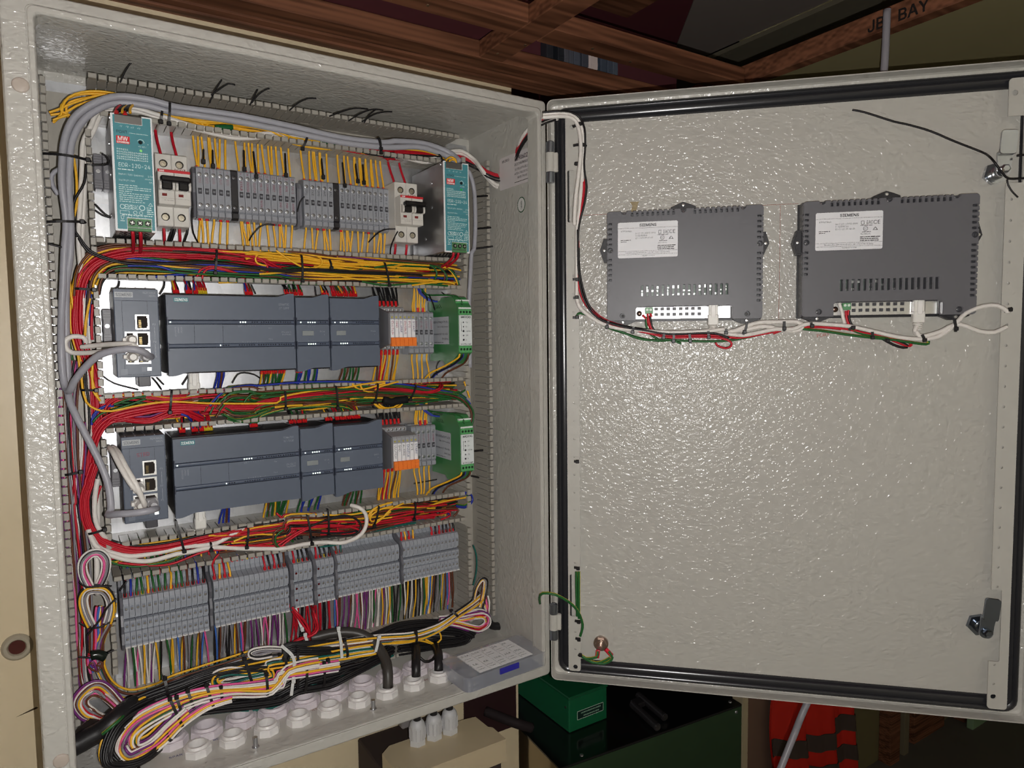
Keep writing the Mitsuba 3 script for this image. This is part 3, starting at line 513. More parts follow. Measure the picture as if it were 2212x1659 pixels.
def end_plate(x, z, h, col, label, y=50):
    solid('end_plate', ext(Polygon([(72, z - h), (y + 4, z - h), (y, z - h + 8), (y + 3, z - h / 2), (y, z - 8), (y + 4, z), (72, z)]), 3.2, 'x', x), 'm_plastic', col, label, 'end plate')
end_plate(42.8, 158, 62, (96, 97, 104), 'dark grey end plate left of the left fuse block')
end_plate(171.5, 152, 60, (104, 105, 112), 'dark grey end plate between the two fuse blocks')
end_plate(175.2, 152, 56, (120, 121, 128), 'grey spacer plate left of the right fuse block', 52)
# ---- controllers and their modules
def cover(x0, x1, z_edge, z_in, top):
    """A terminal cover with the wavy edge of these modules; top: the bulge sits right, bottom: left."""
    w = min(20.0, (x1 - x0) * .5); t = np.linspace(0, 1, 9); s = t * t * (3 - 2 * t); d = 4.6
    if top: e = [(x0, z_edge - d)] + [(x1 - w - 4 + w * a, z_edge - d + d * b) for a, b in zip(t, s)] + [(x1, z_edge)]; pl = Polygon(e + [(x1, z_in), (x0, z_in)])
    else: e = [(x0, z_edge)] + [(x0 + 4 + w * a, z_edge + d * b) for a, b in zip(t, s)] + [(x1, z_edge + d)]; pl = Polygon(e + [(x1, z_in), (x0, z_in)])
    return cat(ext(pl, 9, 'y', .5), ext(pl.buffer(-.8), .5, 'y', 0))
def module(kind, x, z, W, label, cat_, lights, seed):
    t = thing(kind, label, cat_)
    part(t, 'body', box(x + .4, x + W - .4, 9, 72, z - 97.5, z - 2.5, 1), 'm_plastic', (30, 31, 36))
    a, b = x + .9, x + W - .9
    part(t, 'upper_cover', cover(a, b, z, z - 33.6, True), 'm_plastic', SLATE)
    part(t, 'lower_cover', cover(a, b, z - 100, z - 66.6, False), 'm_plastic', SLATE)
    part(t, 'centre_panel', cat(box(a, b, .8, 10, z - 62, z - 38.8, .3)), 'm_plastic', (92, 101, 116))
    for zz in (z - 36.2, z - 64.3):
        part(t, 'light_bar', ext(Polygon([(10, zz - 2.2), (1.2, zz - 2.2), (.2, zz - 1.4), (0, zz), (.2, zz + 1.4), (1.2, zz + 2.2), (10, zz + 2.2)]), W - 1.8, 'x', a), 'm_plastic', (76, 86, 104))
    part(t, 'hinge_tab', cat(*[box(u, u + 1.3, -.4, 6, zz - 6, zz + 4, .3) for u in (a, b - 1.3) for zz in (z - 34, z - 64.5)]), 'm_plastic', (58, 64, 80), kind='stuff', label='dark hinge tabs of the covers')
    on, off = [], []
    for (row, u, n, lit) in lights:
        zz = z - 36.2 if row == 0 else z - 64.3
        for i in range(n): (on if lit else off).append(box(x + u + 2.9 * i, x + u + 2.9 * i + 1.5, -.35, .3, zz - .75, zz + .75))
    if on:
        k = part(t, 'status_light', cat(*on), 'm_plastic', (235, 245, 235), kind='stuff', label='row of lit white green status lights')
        scene[k]['emitter'] = {'type': 'area', 'radiance': {'type': 'rgb', 'value': [.9, 1.15, .85]}, 'sampling_weight': .05}
    if off: part(t, 'unlit_light', cat(*off), 'm_matte', (34, 38, 50), kind='stuff', label='row of unlit status lights')
    return t
def controller_row(dx, dz, which, dark):
    x, z = dx, dz
    L = [(0, 3.8, 1, 1), (0, 82, 3, 1) if which == 'upper' else (0, 80, 4, 1), (0, 96, 3, 0), (0, 107, 7, 0), (0, 128, 6, 0), (1, 58, 1, 1), (1, 61.5, 3, 0), (1, 80, 7, 0), (1, 103, 8, 0), (1, 128, 6, 0)]
    t = module('controller', x, z, 150, f'wide slate grey programmable controller in the {which} row', 'controller', L, 5)
    part(t, 'brand_tag', box(x + 9, x + 25, -.1, .1, z - 12.6, z - 7.2), 'm_plastic', (40, 112, 122), label='teal brand tag')
    part(t, 'brand', text('SIEMENS', 3.1, x + 17, -.1, z - 11.4, True, center=True, w=14.2), 'm_plastic', (240, 242, 242))
    part(t, 'print', cat(text('SIMATIC', 2.6, x + 136, 0, z - 15, center=True, w=13), text('S7-1200', 2.6, x + 136, 0, z - 19.5, center=True, w=12.5), text('CPU 1217C', 2, x + 138, .8, z - 49.6, center=True, w=12), text('DC/DC/DC', 1.8, x + 138.6, .8, z - 52.6, center=True, w=11), *[text(s, 1.6, x + 9 + 3.2 * i, .8, z - 42, rot=-90) for i, s in enumerate(('RUN/STOP', 'ERROR', 'MAINT'))], text('X10', 1.5, x + 80, .8, z - 42), text('DI a', 1.5, x + 116, .8, z - 44), text('DQ a', 1.5, x + 116, .8, z - 58), *[text('.%d' % i, 1.2, x + 82 + 2.9 * i, .8, z - 41.2) for i in range(8)], *[text('.%d' % i, 1.2, x + 84 + 2.9 * i, .8, z - 61.2) for i in range(8)]), 'm_plastic', (142, 148, 160), label='small pale print')
    part(t, 'panel_seam', cat(box(x + 30, x + 30.3, .5, .9, z - 62, z - 34), box(x + 62, x + 62.3, .5, .9, z - 62, z - 34), box(x + 1.6, x + 148, .45, 1.2, z - 33.9, z - 33.3), box(x + 1.6, x + 148, .45, 1.2, z - 67.2, z - 66.6), box(x + 62, x + 148, .6, 1, z - 39, z - 38.7)), 'm_matte', (44, 48, 60))
    for (xx, W, nm, seed, s) in ((x + 150, 45, 'narrow slate signal module next to the {} controller', 3, 'SM 1231'), (x + 195, 70, 'wide slate signal module right of the narrow one in the {} row', 4, 'SM 1234')):
        L = [(0, 6, 1, 1), (0, 15.5 if W == 45 else 13.5, 4, 1), (0, 32, 3, 0) if W == 45 else (0, 36, 9, 0), (1, 15.5 if W == 45 else 13.5, 4, 1), (1, 31, 3, 0) if W == 45 else (1, 31, 11, 0)]
        m = module('signal_module', xx, z, W, nm.format(which), 'module', L, seed)
        part(m, 'slide', box(xx + 8.6, xx + (23.4 if W == 45 else 21.5), 0, 1, z - 53.4, z - 47.2, .3), 'm_plastic', (132, 138, 140), label='pale plastic slide window')
        part(m, 'print', cat(text(s, 1.9, xx + W - 10, .8, z - 49, center=True, w=7), *[text('.%d' % i, 1.2, xx + 15.6 + 2.9 * i, .8, z - 42) for i in range(4)], *[text('.%d' % i, 1.2, xx + 15.6 + 2.9 * i, .8, z - 61) for i in range(4)], box(xx + W - 8, xx + W - 7.2, .7, .9, z - 53, z - 52.2)), 'm_plastic', (142, 148, 160), label='small pale print')
        part(m, 'seam', cat(box(xx + 1.6, xx + W - 2, .45, 1.2, z - 33.9, z - 33.3), box(xx + 1.6, xx + W - 2, .45, 1.2, z - 67.2, z - 66.6)), 'm_matte', (44, 48, 60))
controller_row(0, 0, 'upper', False); controller_row(.5, -170.2, 'lower', False)
# ---- network switches
def jack(parent, x0, x1, z0, z1, y):
    o = sbox(x0, z0, x1, z1)
    part(parent, 'jack', cat(ext(o.difference(o.buffer(-1.7, join_style=2)), 4, 'y', y - 1), box(x1 - 2.6, x1 - .6, y - 1.2, y, z1 - 3.6, z1 - 1), box(x1 - 2.6, x1 - .6, y - 1.2, y, z0 + 1, z0 + 3.6)), 'm_metal', (228, 228, 226), label='shielded network socket')
    part(parent, 'jack_opening', box(x0 + 1.5, x1 - 1.5, y - .2, y + .8, z0 + 1.5, z1 - 1.5), 'm_matte', (40, 34, 30))
    part(parent, 'jack_pin', cat(*[box(x0 + 3.2, x0 + 6, y - .6, y, z0 + 2.6 + 1.15 * i, z0 + 3.0 + 1.15 * i) for i in range(8) if z0 + 3 + 1.15 * i < z1 - 2.2]), 'm_metal', (150, 132, 90), kind='stuff', label='row of contact pins')
def switch(x, z, which, hand):
    t = thing('network_switch', f'slate grey network switch left of the {which} controller', 'network switch'); y = -5.0
    part(t, 'housing', box(x, x + 45, y + 1, 72, z - 100, z, .8), 'm_plastic', (78, 76, 80))
    part(t, 'front_panel', cat(box(x, x + 45, y, y + 2, z - 100, z, .6), box(x + .5, x + 44.5, y - .5, y + 1, z - 99, z - 13, .4)), 'm_plastic', SLATE)
    part(t, 'inset_panel', ext(sbox(x + 8, z - 97, x + 33.4, z - 13.4).exterior.buffer(.16), .2, 'y', y - .55), 'm_matte', (56, 60, 72))
    part(t, 'cooling_rib', cat(*[box(x + 4 + 10 * i, x + 5 + 10 * i, y + 2, 60, z, z + .8) for i in range(4)]), 'm_plastic', (110, 112, 122), kind='stuff', label='ribs on the top side')
    part(t, 'brand_tag', box(x + 1.2, x + 19.4, y - .2, y + .2, z - 9.6, z - 3.6), 'm_plastic', (164, 168, 172), label='pale brand tag')
    part(t, 'brand', text('SIEMENS', 3.2, x + 10.3, y - .2, z - 8.2, True, center=True, w=15.6), 'm_plastic', (74, 80, 90))
    part(t, 'print', cat(text('SCALANCE', 2.2, x + 36, y, z - 5, center=True, w=13), text('XB005', 2.2, x + 39, y, z - 8.6, center=True, w=7), text('P3', 2, x + 37.8, y - .5, z - 41), text('P2', 2, x + 37.8, y - .5, z - 61), text('P1', 2, x + 37.8, y - .5, z - 78), box(x + 39.6, x + 40, y - .6, y - .4, z - 58, z - 43), box(x + 39.6, x + 40, y - .6, y - .4, z - 76, z - 63)), 'm_plastic', (150, 156, 166))
    if hand: part(t, 'handwriting', text(hand, 4.4, x + 15, y - .5, z - 24, rot=3, w=13), 'm_matte', (146, 70, 88), label='faint red handwritten note')
    for a, b, c, d in ((20.5, 34.6, -46, -29), (20.5, 34.6, -65.4, -48.4), (9.5, 20.3, -65.4, -48.4), (20.5, 34.6, -85, -68), (9.5, 20.3, -85, -68)): jack(t, x + a, x + b, z + c, z + d, y - .5)
    k = part(t, 'status_light', box(x + 30.6, x + 35, y - .9, y - .4, z - 93.2, z - 89.2, .3), 'm_plastic', (240, 250, 240), label='lit square status light')
    scene[k]['emitter'] = {'type': 'area', 'radiance': {'type': 'rgb', 'value': [1.0, 1.15, .95]}, 'sampling_weight': .05}
    part(t, 'code_plate', cat(box(x + 4, x + 10.6, y - .6, y - .4, z - 97, z - 90.4), box(x + 25, x + 29.4, y - .6, y - .4, z - 94, z - 88.6)), 'm_plastic', (104, 112, 124))
    part(t, 'rail_latch', box(x + 22, x + 35, 10, 40, z - 112, z - 100, .8), 'm_plastic', (66, 66, 72), label='dark rail release latch')
switch(-52.6, 1, 'upper', ''); switch(-52.2, -167, 'lower', 'STBD')
# ---- coupling relays with white tags and orange bridges
def relay(x, z, s, which, ink, i):
    t = thing('relay', f'slim relay with white tag {s.replace("/", " ")} in the {which} row', 'relay', f'relays of the {which} row')
    prof = Polygon([(72, z - 74), (20, z - 74), (18, z - 73), (18, z - 68.5), (-6, z - 68.5), (-19, z - 66), (-20, z - 64), (-20, z - 25), (-18, z - 23), (0, z - 21), (18, z - 20.5), (18, z - 16), (20, z - 14.5), (72, z - 14.5)])
    part(t, 'body', ext(prof, 5.9, 'x', x), 'm_plastic', (150, 152, 156))
    part(t, 'status_light', lathe([(0, .4), (1.2, .3), (1.4, 0)], (x + 2.9, -20, z - 29.6), '-y', 10), 'm_gloss', (168, 160, 84), label='small yellow status lens')
    part(t, 'name_tag', box(x + .4, x + 5.6, -21, -19.8, z - 57, z - 32.6, .2), 'm_plastic', (228, 228, 230), label='white name tag')
    part(t, 'handwriting', text(s, 2.9, x + 1.7, -21, z - 34.4, rot=-90, w=min(19.0, 3.0 * len(s))), 'm_matte', ink)
    part(t, 'bridge', cat(box(x + .15, x + 5.95, -24, -18, z - 69, z - 57.2, .3), *[box(x, x + 6.1, -24.6, -23.4, z - 60.4 - 2.9 * q, z - 59.4 - 2.9 * q) for q in range(4)]), 'm_plastic', (232, 122, 44), label='orange plug-in bridge')
    for zz in (-18.2, -71.2): part(t, 'screw', lathe([(0, .3), (1.5, .25), (1.8, 0)], (x + 2.9, 18, z + zz), '-y', 10), 'm_metal', (190, 190, 190), smooth=40)
rnames = ('CLUTCH', 'SHD', 'ALARM', 'ENABLE', 'P/I', 'START')
for which, dz in (('upper', 0.0), ('lower', -170.2)):
    for i, s in enumerate(rnames):
        relay(271.5 + 6.2 * i, dz, s, which, ((150, 36, 60) if which == 'upper' and i not in (2, 5) else (60, 30, 110) if which == 'upper' else (40, 60, 120) if i in (3, 5) else (40, 40, 46)), i)
    solid('relay_end_plate', ext(Polygon([(72, dz - 74), (18, dz - 74), (-19, dz - 66), (-19, dz - 24), (18, dz - 15), (72, dz - 15)]), 2.2, 'x', 269.2), 'm_plastic', (104, 104, 108), f'grey end plate beside the {which} relays', 'end plate')
    for i, s in enumerate(('', 'AUX RLY', 'ST. RLY', 'AUX REG', 'DIMMER')):
        fuse_terminal(329.6 + 8.2 * i, dz - 19.5 if which == 'upper' else dz - 20.5, s, f'grey fuse terminal {("half hidden behind the relays", "marked AUX RLY", "marked ST RLY", "marked AUX REG", "marked DIMMER")[i]} in the {which} controller row', f'fuse terminals of the {which} controller row', (120, 30, 60))
# ---- green signal amplifiers
def left_text(s, h, x, y0, z, w=None):
    m = text(s, h, 0, 0, 0, w=w); v = m.vertices
    return trimesh.Trimesh(np.c_[x + v[:, 1], y0 - v[:, 0], z + v[:, 2]], m.faces, process=False)
def amplifier(dz, which):
    t = thing('signal_amplifier', f'green signal amplifier at the right end of the {which} controller row', 'amplifier')
    x = 377.5; z = dz
    sil = Polygon([(76, z - 3), (40, z - 3), (36, z + 1), (0, z + 1), (-17, z - 15), (-17, z - 80), (8, z - 97), (26, z - 98), (32, z - 93), (76, z - 94)])
    part(t, 'housing', ext(sil, 22, 'x', x), 'm_plastic', (58, 122, 70))
    part(t, 'vent_slot', cat(*[ext(P((56 - 5 * i, z - 14), (54.4 - 5 * i, z - 14), (60.4 - 5 * i, z - 8), (62 - 5 * i, z - 8)), .3, 'x', x - .25) for i in range(5)]), 'm_matte', (30, 70, 38), kind='stuff', label='slanted vent slots')
    sl = part(t, 'side_label', box(x - .3, x, 12, 66, z - 68, z - 27, .1), 'm_plastic', (176, 180, 186), label='silver side label')
    part(sl, 'print', cat(left_text('MOOG AUSTRALIA PTY. LTD.', 3.2, x - .3, 64, z - 36.5, w=50), left_text('Tel 61 3 9561 6044', 2.2, x - .3, 50, z - 43, w=35), left_text('Controller G123-825-001', 2.6, x - .3, 64, z - 54, w=48), left_text('S/N D1146', 2.6, x - .3, 34, z - 61, w=20), left_text('www.moog.com', 1.8, x - .3, 60, z - 66, w=30)), 'm_matte', (48, 50, 58))
    fp = part(t, 'front_label', box(x + .8, x + 21.2, -20, -16.5, z - 70, z - 26, .5), 'm_plastic', (216, 222, 222), label='white front label')
    part(fp, 'print', cat(text('MOOG', 2.9, x + 11, -20, z - 30.4, True, center=True, w=16), *[text(s, 2.3, x + 10.5, -20, z - 37.4 - 6.3 * i) for i, s in enumerate(('Vv', 'Iv', 'valve', 'Vs', '+'))], text('BUFFER AMP', 2.2, x + 11, -20, z - 69, center=True, w=17), box(x + 3, x + 3.4, -20.1, -20, z - 49, z - 36), box(x + 3, x + 5, -20.1, -20, z - 36.4, z - 36), box(x + 3, x + 5, -20.1, -20, z - 49, z - 48.6), *[lathe([(0, .15), (r, .15), (r, 0)], (x + 7, -20, z - 36.4 - 6.3 * i), '-y', 10) for i, r in enumerate((.9, .9, 1.5, 1, 1.4))]), 'm_matte', (34, 36, 40))
    for k, (za, zb, yy) in enumerate(((z - 25.6, z - 17.5, -19), (z - 80, z - 70.4, -19), (z - 14, z - 6, -10))):
        tb = part(t, 'screw_terminal', cat(box(x + .6, x + 21.4, yy, yy + 14, za, zb, .6), box(x + .6, x + 21.4, yy - .6, yy, za, za + 1.6)), 'm_plastic', (84, 158, 96), label='light green screw terminal')
        for i in range(4): part(tb, 'screw', cat(lathe([(0, .2), (1.7, .2), (1.8, 0)], (x + 3.4 + 5.0 * i, yy, (za + zb) / 2), '-y', 10)), 'm_matte', (28, 54, 34))
    part(t, 'number_strip', cat(box(x + .8, x + 21.2, -18, -12, z - 17.2, z - 14.6, .2), box(x + .8, x + 21.2, -13, -8, z - 5.8, z - 3.4, .2)), 'm_plastic', (214, 222, 216), label='white number strip')
amplifier(0, 'upper'); amplifier(-173.5, 'lower')
# ---- double level terminals of the bottom strip, 6.2 mm wide
TPROF = Polygon([(72, -418), (30, -418), (24, -420), (17, -420), (17, -417.4), (20, -416), (20, -403.4), (23, -402.6), (23, -400.4), (19, -399.6), (19, -389), (24, -388.2), (24, -384.6), (20, -383.8), (19, -377), (19, -368), (22, -363), (34, -361), (40, -359.5), (44, -355), (44, -349), (50, -344), (72, -344)])
tmesh = ext(TPROF, 5.75, 'x', 0)
def strip(x0, n, dz, lab, group, red=()):
    for i in range(n):
        x = x0 + 6.2 * i
        t = thing('terminal', lab, 'terminal', group)
        part(t, 'body', move(tmesh, x, 0, dz), 'm_plastic', TGREY)
        for (zz, yy) in ((-373.5, 19), (-394.5, 19), (-410.5, 20)):
            part(t, 'push_button', cat(box(x + 1.3, x + 4.5, yy - .5, yy + .4, zz + dz - 2.4, zz + dz + 2.8, .4)), 'm_plastic', (128, 134, 146))
            part(t, 'clamp_screw', cat(lathe([(0, .5), (1.1, .45), (1.5, .1)], (x + 2.9, yy - .4, zz + dz - .6), '-y', 8)), 'm_metal', (200, 200, 198) if i not in red else (150, 60, 60), smooth=40)
        part(t, 'groove', box(x + .2, x + 5.6, 18.6, 20.6, dz - 386.9, dz - 386.1), 'm_plastic', (96, 100, 110))
        part(t, 'foot_tab', box(x + .3, x + 5.5, 15.6, 17.4, dz - 420.4, dz - 418.8), 'm_plastic', (206, 206, 204), label='pale edge of the marker groove')
def term_plate(x, dz, label, w=2.4):
    solid('terminal_end_plate', ext(Polygon([(72, -424 + dz), (16, -422 + dz), (12, -414 + dz), (15, -402 + dz), (12, -392 + dz), (16, -380 + dz), (12, -370 + dz), (20, -360 + dz), (38, -352 + dz), (40, -340 + dz), (72, -338 + dz)]), w, 'x', x), 'm_plastic', (96, 97, 104), label, 'end plate')
strip(-57, 15, 0, 'grey double level terminal in the leftmost section of the bottom strip', 'terminals of the first section')
term_plate(36.6, 0, 'dark end plate after the leftmost terminal section', 3)
strip(42.6, 15, 1.5, 'grey double level terminal in the second section of the bottom strip', 'terminals of the second section')
term_plate(136.4, 3, 'dark end plate left of the four terminals with red screws', 4)
strip(142.4, 4, 4, 'grey terminal in the left of two four-way sections of the bottom strip', 'terminals of the left four-way section', (0,))
term_plate(167.6, 4, 'dark end plate between the two four-way terminal sections', 4)
strip(172.4, 4, 4.5, 'grey terminal in the right of two four-way sections of the bottom strip', 'terminals of the right four-way section', (0,))
term_plate(197.4, 5, 'dark end plate right of the two four-way terminal sections', 3)
strip(201, 15, 6, 'grey double level terminal in the section below the white looped cable', 'terminals of the third long section')
term_plate(294.6, 7, 'dark end plate between the two rightmost terminal sections', 3)
strip(298.6, 15, 8, 'grey double level terminal in the rightmost section of the bottom strip', 'terminals of the last section')
term_plate(-60.4, 0, 'dark end plate at the left end of the bottom strip', 2.8)
# ================================================================= slotted wiring ducts
def finger_mesh(h, sgn):
    """One duct finger: along u, rising in -y from the slot bottom to the tip, with the lip that holds the lid. sgn: outward side."""
    pl = Polygon([(-4.5, 66), (4.5, 66), (4.5, 32), (3.2, 29), (3.2, 24), (-3.2, 24), (-3.2, 29), (-4.5, 32)])
    v = ext(pl, 1.5, 'z', -.75)
    head = hull([(u, y, w) for u in (-3.9, 3.9) for (y, w) in ((26, -.8), (26, .8), (23.4, 4.0), (18.6, 4.2), (17.4, 3.2), (17.4, -1.2), (18.2, -1.6), (22, -1.4))] )
    m = cat(v, head); V = m.vertices.copy(); V[:, 2] *= sgn
    m = trimesh.Trimesh(V, m.faces, process=False)
    if sgn < 0: m.invert()
    return m
FING = {s: finger_mesh(0, s) for s in (1, -1)}
_fp = {}
def duct(u0, u1, w0, w1, vertical, label, miss=(), jitter=.35, base_y=80.0):
    """A run of 40 x 60 mm slotted duct: channel plus its fingers. Horizontal: u = x, w = z; vertical: u = z, w = x."""
    t = thing('wiring_duct', label, 'wiring duct')
    bot = 67.0
    def place(m):
        v = m.vertices
        return trimesh.Trimesh(np.c_[v[:, 2], v[:, 1], v[:, 0]] if vertical else np.c_[v[:, 0], v[:, 1], v[:, 2]], m.faces[:, ::-1] if vertical else m.faces, process=False)
    chan = cat(*[place(trimesh.creation.box(extents=(u1 - u0, 1.6, w1 - w0)).apply_translation(((u0 + u1) / 2, base_y - .8, (w0 + w1) / 2)))] + [place(trimesh.creation.box(extents=(u1 - u0, base_y - bot + 1, 1.5)).apply_translation(((u0 + u1) / 2, (base_y + bot - 1) / 2, w))) for w in (w0 + .75, w1 - .75)])
    part(t, 'channel', chan, 'm_plastic', DUCT)
    n = int((u1 - u0) // 10)
    for side, w, s in ((0, w0 + .75, -1), (1, w1 - .75, 1)):
        for i in range(n):
            if (side, i) in miss: continue
            u = u0 + 5 + 10 * i
            m = place(move(FING[s], u, rng.uniform(-.8, .4), w + rng.uniform(-jitter, jitter)))
            part(t, 'finger', m, 'm_plastic', DUCT)
    return t
duct(-500, 232, -107.5, -68.5, True, 'slotted grey duct running down the left side of the mounting plate', miss={(1, i) for i in list(range(0, 5)) + [15, 16, 17, 18, 33, 34, 35, 36, 50, 51, 52, 53, 68, 69, 70, 71, 72]})
duct(-66, 408, 198.5, 237.5, False, 'slotted grey duct along the top of the mounting plate', miss={(0, 0)})
duct(-66, 408, 17.0, 56.5, False, 'slotted grey duct below the power supply row')
duct(-66, 408, -160.0, -121.0, False, 'slotted grey duct between the two controller rows')
duct(-66, 408, -335.0, -296.0, False, 'slotted grey duct below the lower controller row')
duct(-66, 408, -520.0, -481.0, False, 'slotted grey duct below the terminal strip')
duct(-500, 212, 411.0, 451.5, True, 'slotted grey duct running down the right side of the mounting plate', miss={(0, i) for i in (15, 16, 17, 33, 34, 35, 50, 51, 52)})
# ================================================================= panel units and fittings on the door
def poly_teeth(s0, s1, z0, z1): return rrect(s0, s1, z0, z1, 3)
def panel_unit(s0, z0, label, tag_txt, dark_slots):
    t = thing('operator_panel', label, 'panel unit'); s1, z1 = s0 + 195.5, z0 + 142.0; y = -13.0
    part(t, 'rim', box(s0 - 1.5, s1 + 1.5, 17, 20, z0 - 1.5, z1 + 1.5), 'm_plastic', (30, 30, 33))
    part(t, 'inner_case', cat(box(s0 + 1.2, s1 - 1.2, -2, 19, z0 + 20, z1 - 1.2), box(s0 + 1.2, s0 + 36, -2, 19, z0 + 1.2, z0 + 21), box(s0 + 158, s1 - 1.2, -2, 19, z0 + 1.2, z0 + 21), box(s0 + 30, s0 + 160, 4, 19, z0 + 1.2, z0 + 21)), 'm_plastic', (62, 62, 66))
    g = rrect(s0, s1, z0, z1, 4)
    for i in range(9):
        for u in (s0 + 31.3, s0 + 110.2): g = g.difference(rrect(u + 6.55 * i, u + 6.55 * i + 2.9, z1 - 7.2, z1 - 2.6, .5)).difference(sbox(u + 6.55 * i + .3, z1 - 1.7, u + 6.55 * i + 2.6, z1 + 1))
    for i in range(12):
        zz = z1 - 14.6 - 6.65 * i
        if i in (5, 6): continue
        g = g.difference(rrect(s0 + 1.8, s0 + 6.4, zz - 2.9, zz, .5)).difference(sbox(s0 - 1, zz - 2.6, s0 + .9, zz - .3))
    for i in range(17):
        zz = z1 - 12.4 - 6.6 * i
        if i in (5, 6): continue
        g = g.difference(rrect(s1 - 7.6, s1 - 2.6, zz - 2.9, zz, .5)).difference(sbox(s1 - 1.2, zz - 2.6, s1 + 1, zz - .3))
    slots = [(s0 + 43.9 + 6.66 * i) for i in range(17)]
    for u in slots: g = g.difference(rrect(u, u + 3.1, z0 + 31, z0 + 45.2, .4))
    g = g.difference(P((s0 + 37, z0 - 1), (s0 + 159, z0 - 1), (s0 + 159, z0 + 15), (s0 + 156, z0 + 18), (s0 + 40, z0 + 18), (s0 + 37, z0 + 15)))
    for cx, cz in ((s0 + 22, z1 - 1), (s0 + 171, z1 - 1), (s0 + 97.5, z1 - 1.5), (s0 + 4, z0 + 92), (s0 + 191.5, z0 + 94), (s0 + 20, z0 + 6), (s0 + 177, z0 + 6)): g = g.difference(Point(cx, cz).buffer(3.6, quad_segs=4))
    part(t, 'rear_cover', cat(ext(g, 10, 'y', y + .8), ext(g.buffer(-.7), .8, 'y', y)), 'm_plastic', HMI)
    part(t, 'side_skirt', cat(box(s0, s1, -4, 17, z1 - 1.2, z1), box(s0, s0 + 1.2, -4, 17, z0, z1), box(s1 - 1.2, s1, -4, 17, z0, z1)), 'm_plastic', (70, 70, 75))
    part(t, 'circuit_board', box(s0 + 40, s0 + 162, -2.6, -1.8, z0 + 29, z0 + 47), 'm_gloss', (44, 70, 56), label='green circuit board behind the slots')
    r = random.Random(int(s0))
    part(t, 'board_component', cat(*[box(u + .3, u + r.uniform(1.5, 2.9), -5, -2.5, z0 + q, z0 + q + r.uniform(1.5, 4)) for u in slots for q in (32, 37, 41) if r.random() < .6]), 'm_metal', (170, 172, 168), kind='stuff', label='small bright parts on the circuit board')
    for cx, cz in ((s0 + 22, z1 - 2.2), (s0 + 171, z1 - 2.2), (s0 + 97.5, z1 - 3), (s0 + 5, z0 + 92), (s0 + 190.5, z0 + 94), (s0 + 20, z0 + 6), (s0 + 177, z0 + 6)):
        part(t, 'cover_screw', lathe([(0, .9), (.8, 1.2), (1.6, .9), (2, 0)], (cx, -3, cz), '-y', 10), 'm_metal', (196, 196, 196), smooth=40)
    # mounting clamps
    def clamp(pts, c):
        k = part(t, 'mounting_clamp', cat(ext(Polygon(pts), 11, 'y', 1), ext(Polygon(pts).buffer(-2), 2, 'y', -1)), 'm_plastic', (38, 38, 42), label='black mounting clamp')
        part(k, 'clamp_screw', cat(lathe([(0, 2.6), (1.6, 2.4), (2.4, 1.4), (2.4, -2)], (c[0], 0, c[1]), '-y', 12), slot(c[0], -2.4, c[1], 2, 30)), 'm_metal', (224, 224, 222), smooth=40)
    clamp([(s0 + 82, z1 - 1), (s0 + 82, z1 + 4.2), (s0 + 90, z1 + 7.6), (s0 + 97.5, z1 + 10.6), (s0 + 106, z1 + 7.6), (s0 + 113.5, z1 + 4.4), (s0 + 113.5, z1 - 1)], (s0 + 97.5, z1 + 6))
    clamp([(s0 + 1, z0 + 78), (s0 - 5.4, z0 + 78), (s0 - 8, z0 + 86), (s0 - 10.4, z0 + 93.5), (s0 - 8, z0 + 101), (s0 - 5.4, z0 + 109), (s0 + 1, z0 + 109)], (s0 - 4.6, z0 + 93.5))
    clamp([(s1 - 1, z0 + 79), (s1 + 1.6, z0 + 79), (s1 + 5, z0 + 87), (s1 + 9, z0 + 95), (s1 + 7, z0 + 102), (s1 + 4.6, z0 + 110), (s1 - 1, z0 + 110)], (s1 + 4, z0 + 95))
    for u in (s0 + 20, s0 + 177.5):
        clamp([(u - 16, z0 + 1), (u - 16, z0 - 1.5), (u - 5, z0 - 6.4), (u + 4, z0 - 6.4), (u + 16, z0 - 1.5), (u + 16, z0 + 1)], (u, z0 - 2.2))
    # connector strip
    sheet = sbox(s0 + 36, z0 + 2.5, s0 + 157.5, z0 + 17)
    for i in range(8):
        for zz in (z0 + 5.4, z0 + 12.6): sheet = sheet.difference(rrect(s0 + 61 + 7.9 * i, s0 + 65.6 + 7.9 * i, zz, zz + 4, .4))
    cs = part(t, 'connector_plate', cat(ext(sheet, 1, 'y', 1), box(s0 + 36, s0 + 157.5, 1, 9, z0 + 1.6, z0 + 2.6)), 'm_metal', (226, 226, 224), label='bright perforated connector plate')
    part(cs, 'earth_screw', lathe([(0, 2), (2.6, 1.8), (3.6, 1), (3.6, 0)], (s0 + 41.5, 1, z0 + 9), '-y', 14), 'm_metal', (96, 78, 70), smooth=40)
    pt = part(cs, 'power_plug', cat(box(s0 + 49, s0 + 59, -5, 1, z0 + 8, z0 + 16.6, .6)), 'm_plastic', (92, 150, 104), label='green two pole power plug')
    for u in (52, 56.4): part(pt, 'plug_screw', lathe([(0, .3), (1.7, .3), (1.8, -.2)], (s0 + u, -5, z0 + 13.6), '-y', 10), 'm_plastic', (214, 226, 216), smooth=40)
    part(cs, 'network_port', box(s0 + 128, s0 + 144, -2, 2, z0 + 4, z0 + 17, .5), 'm_metal', (206, 206, 204))
    # label
    lb = part(t, 'label', ext(rrect(s0 + 14.2, s0 + 90.6, z0 + 81.2, z0 + 127.2, 2), .35, 'y', y - .35), 'm_plastic', (226, 227, 230), label='white rating plate'); yy = y - .35
    X, Z = s0 + 14.2, z0 + 81.2
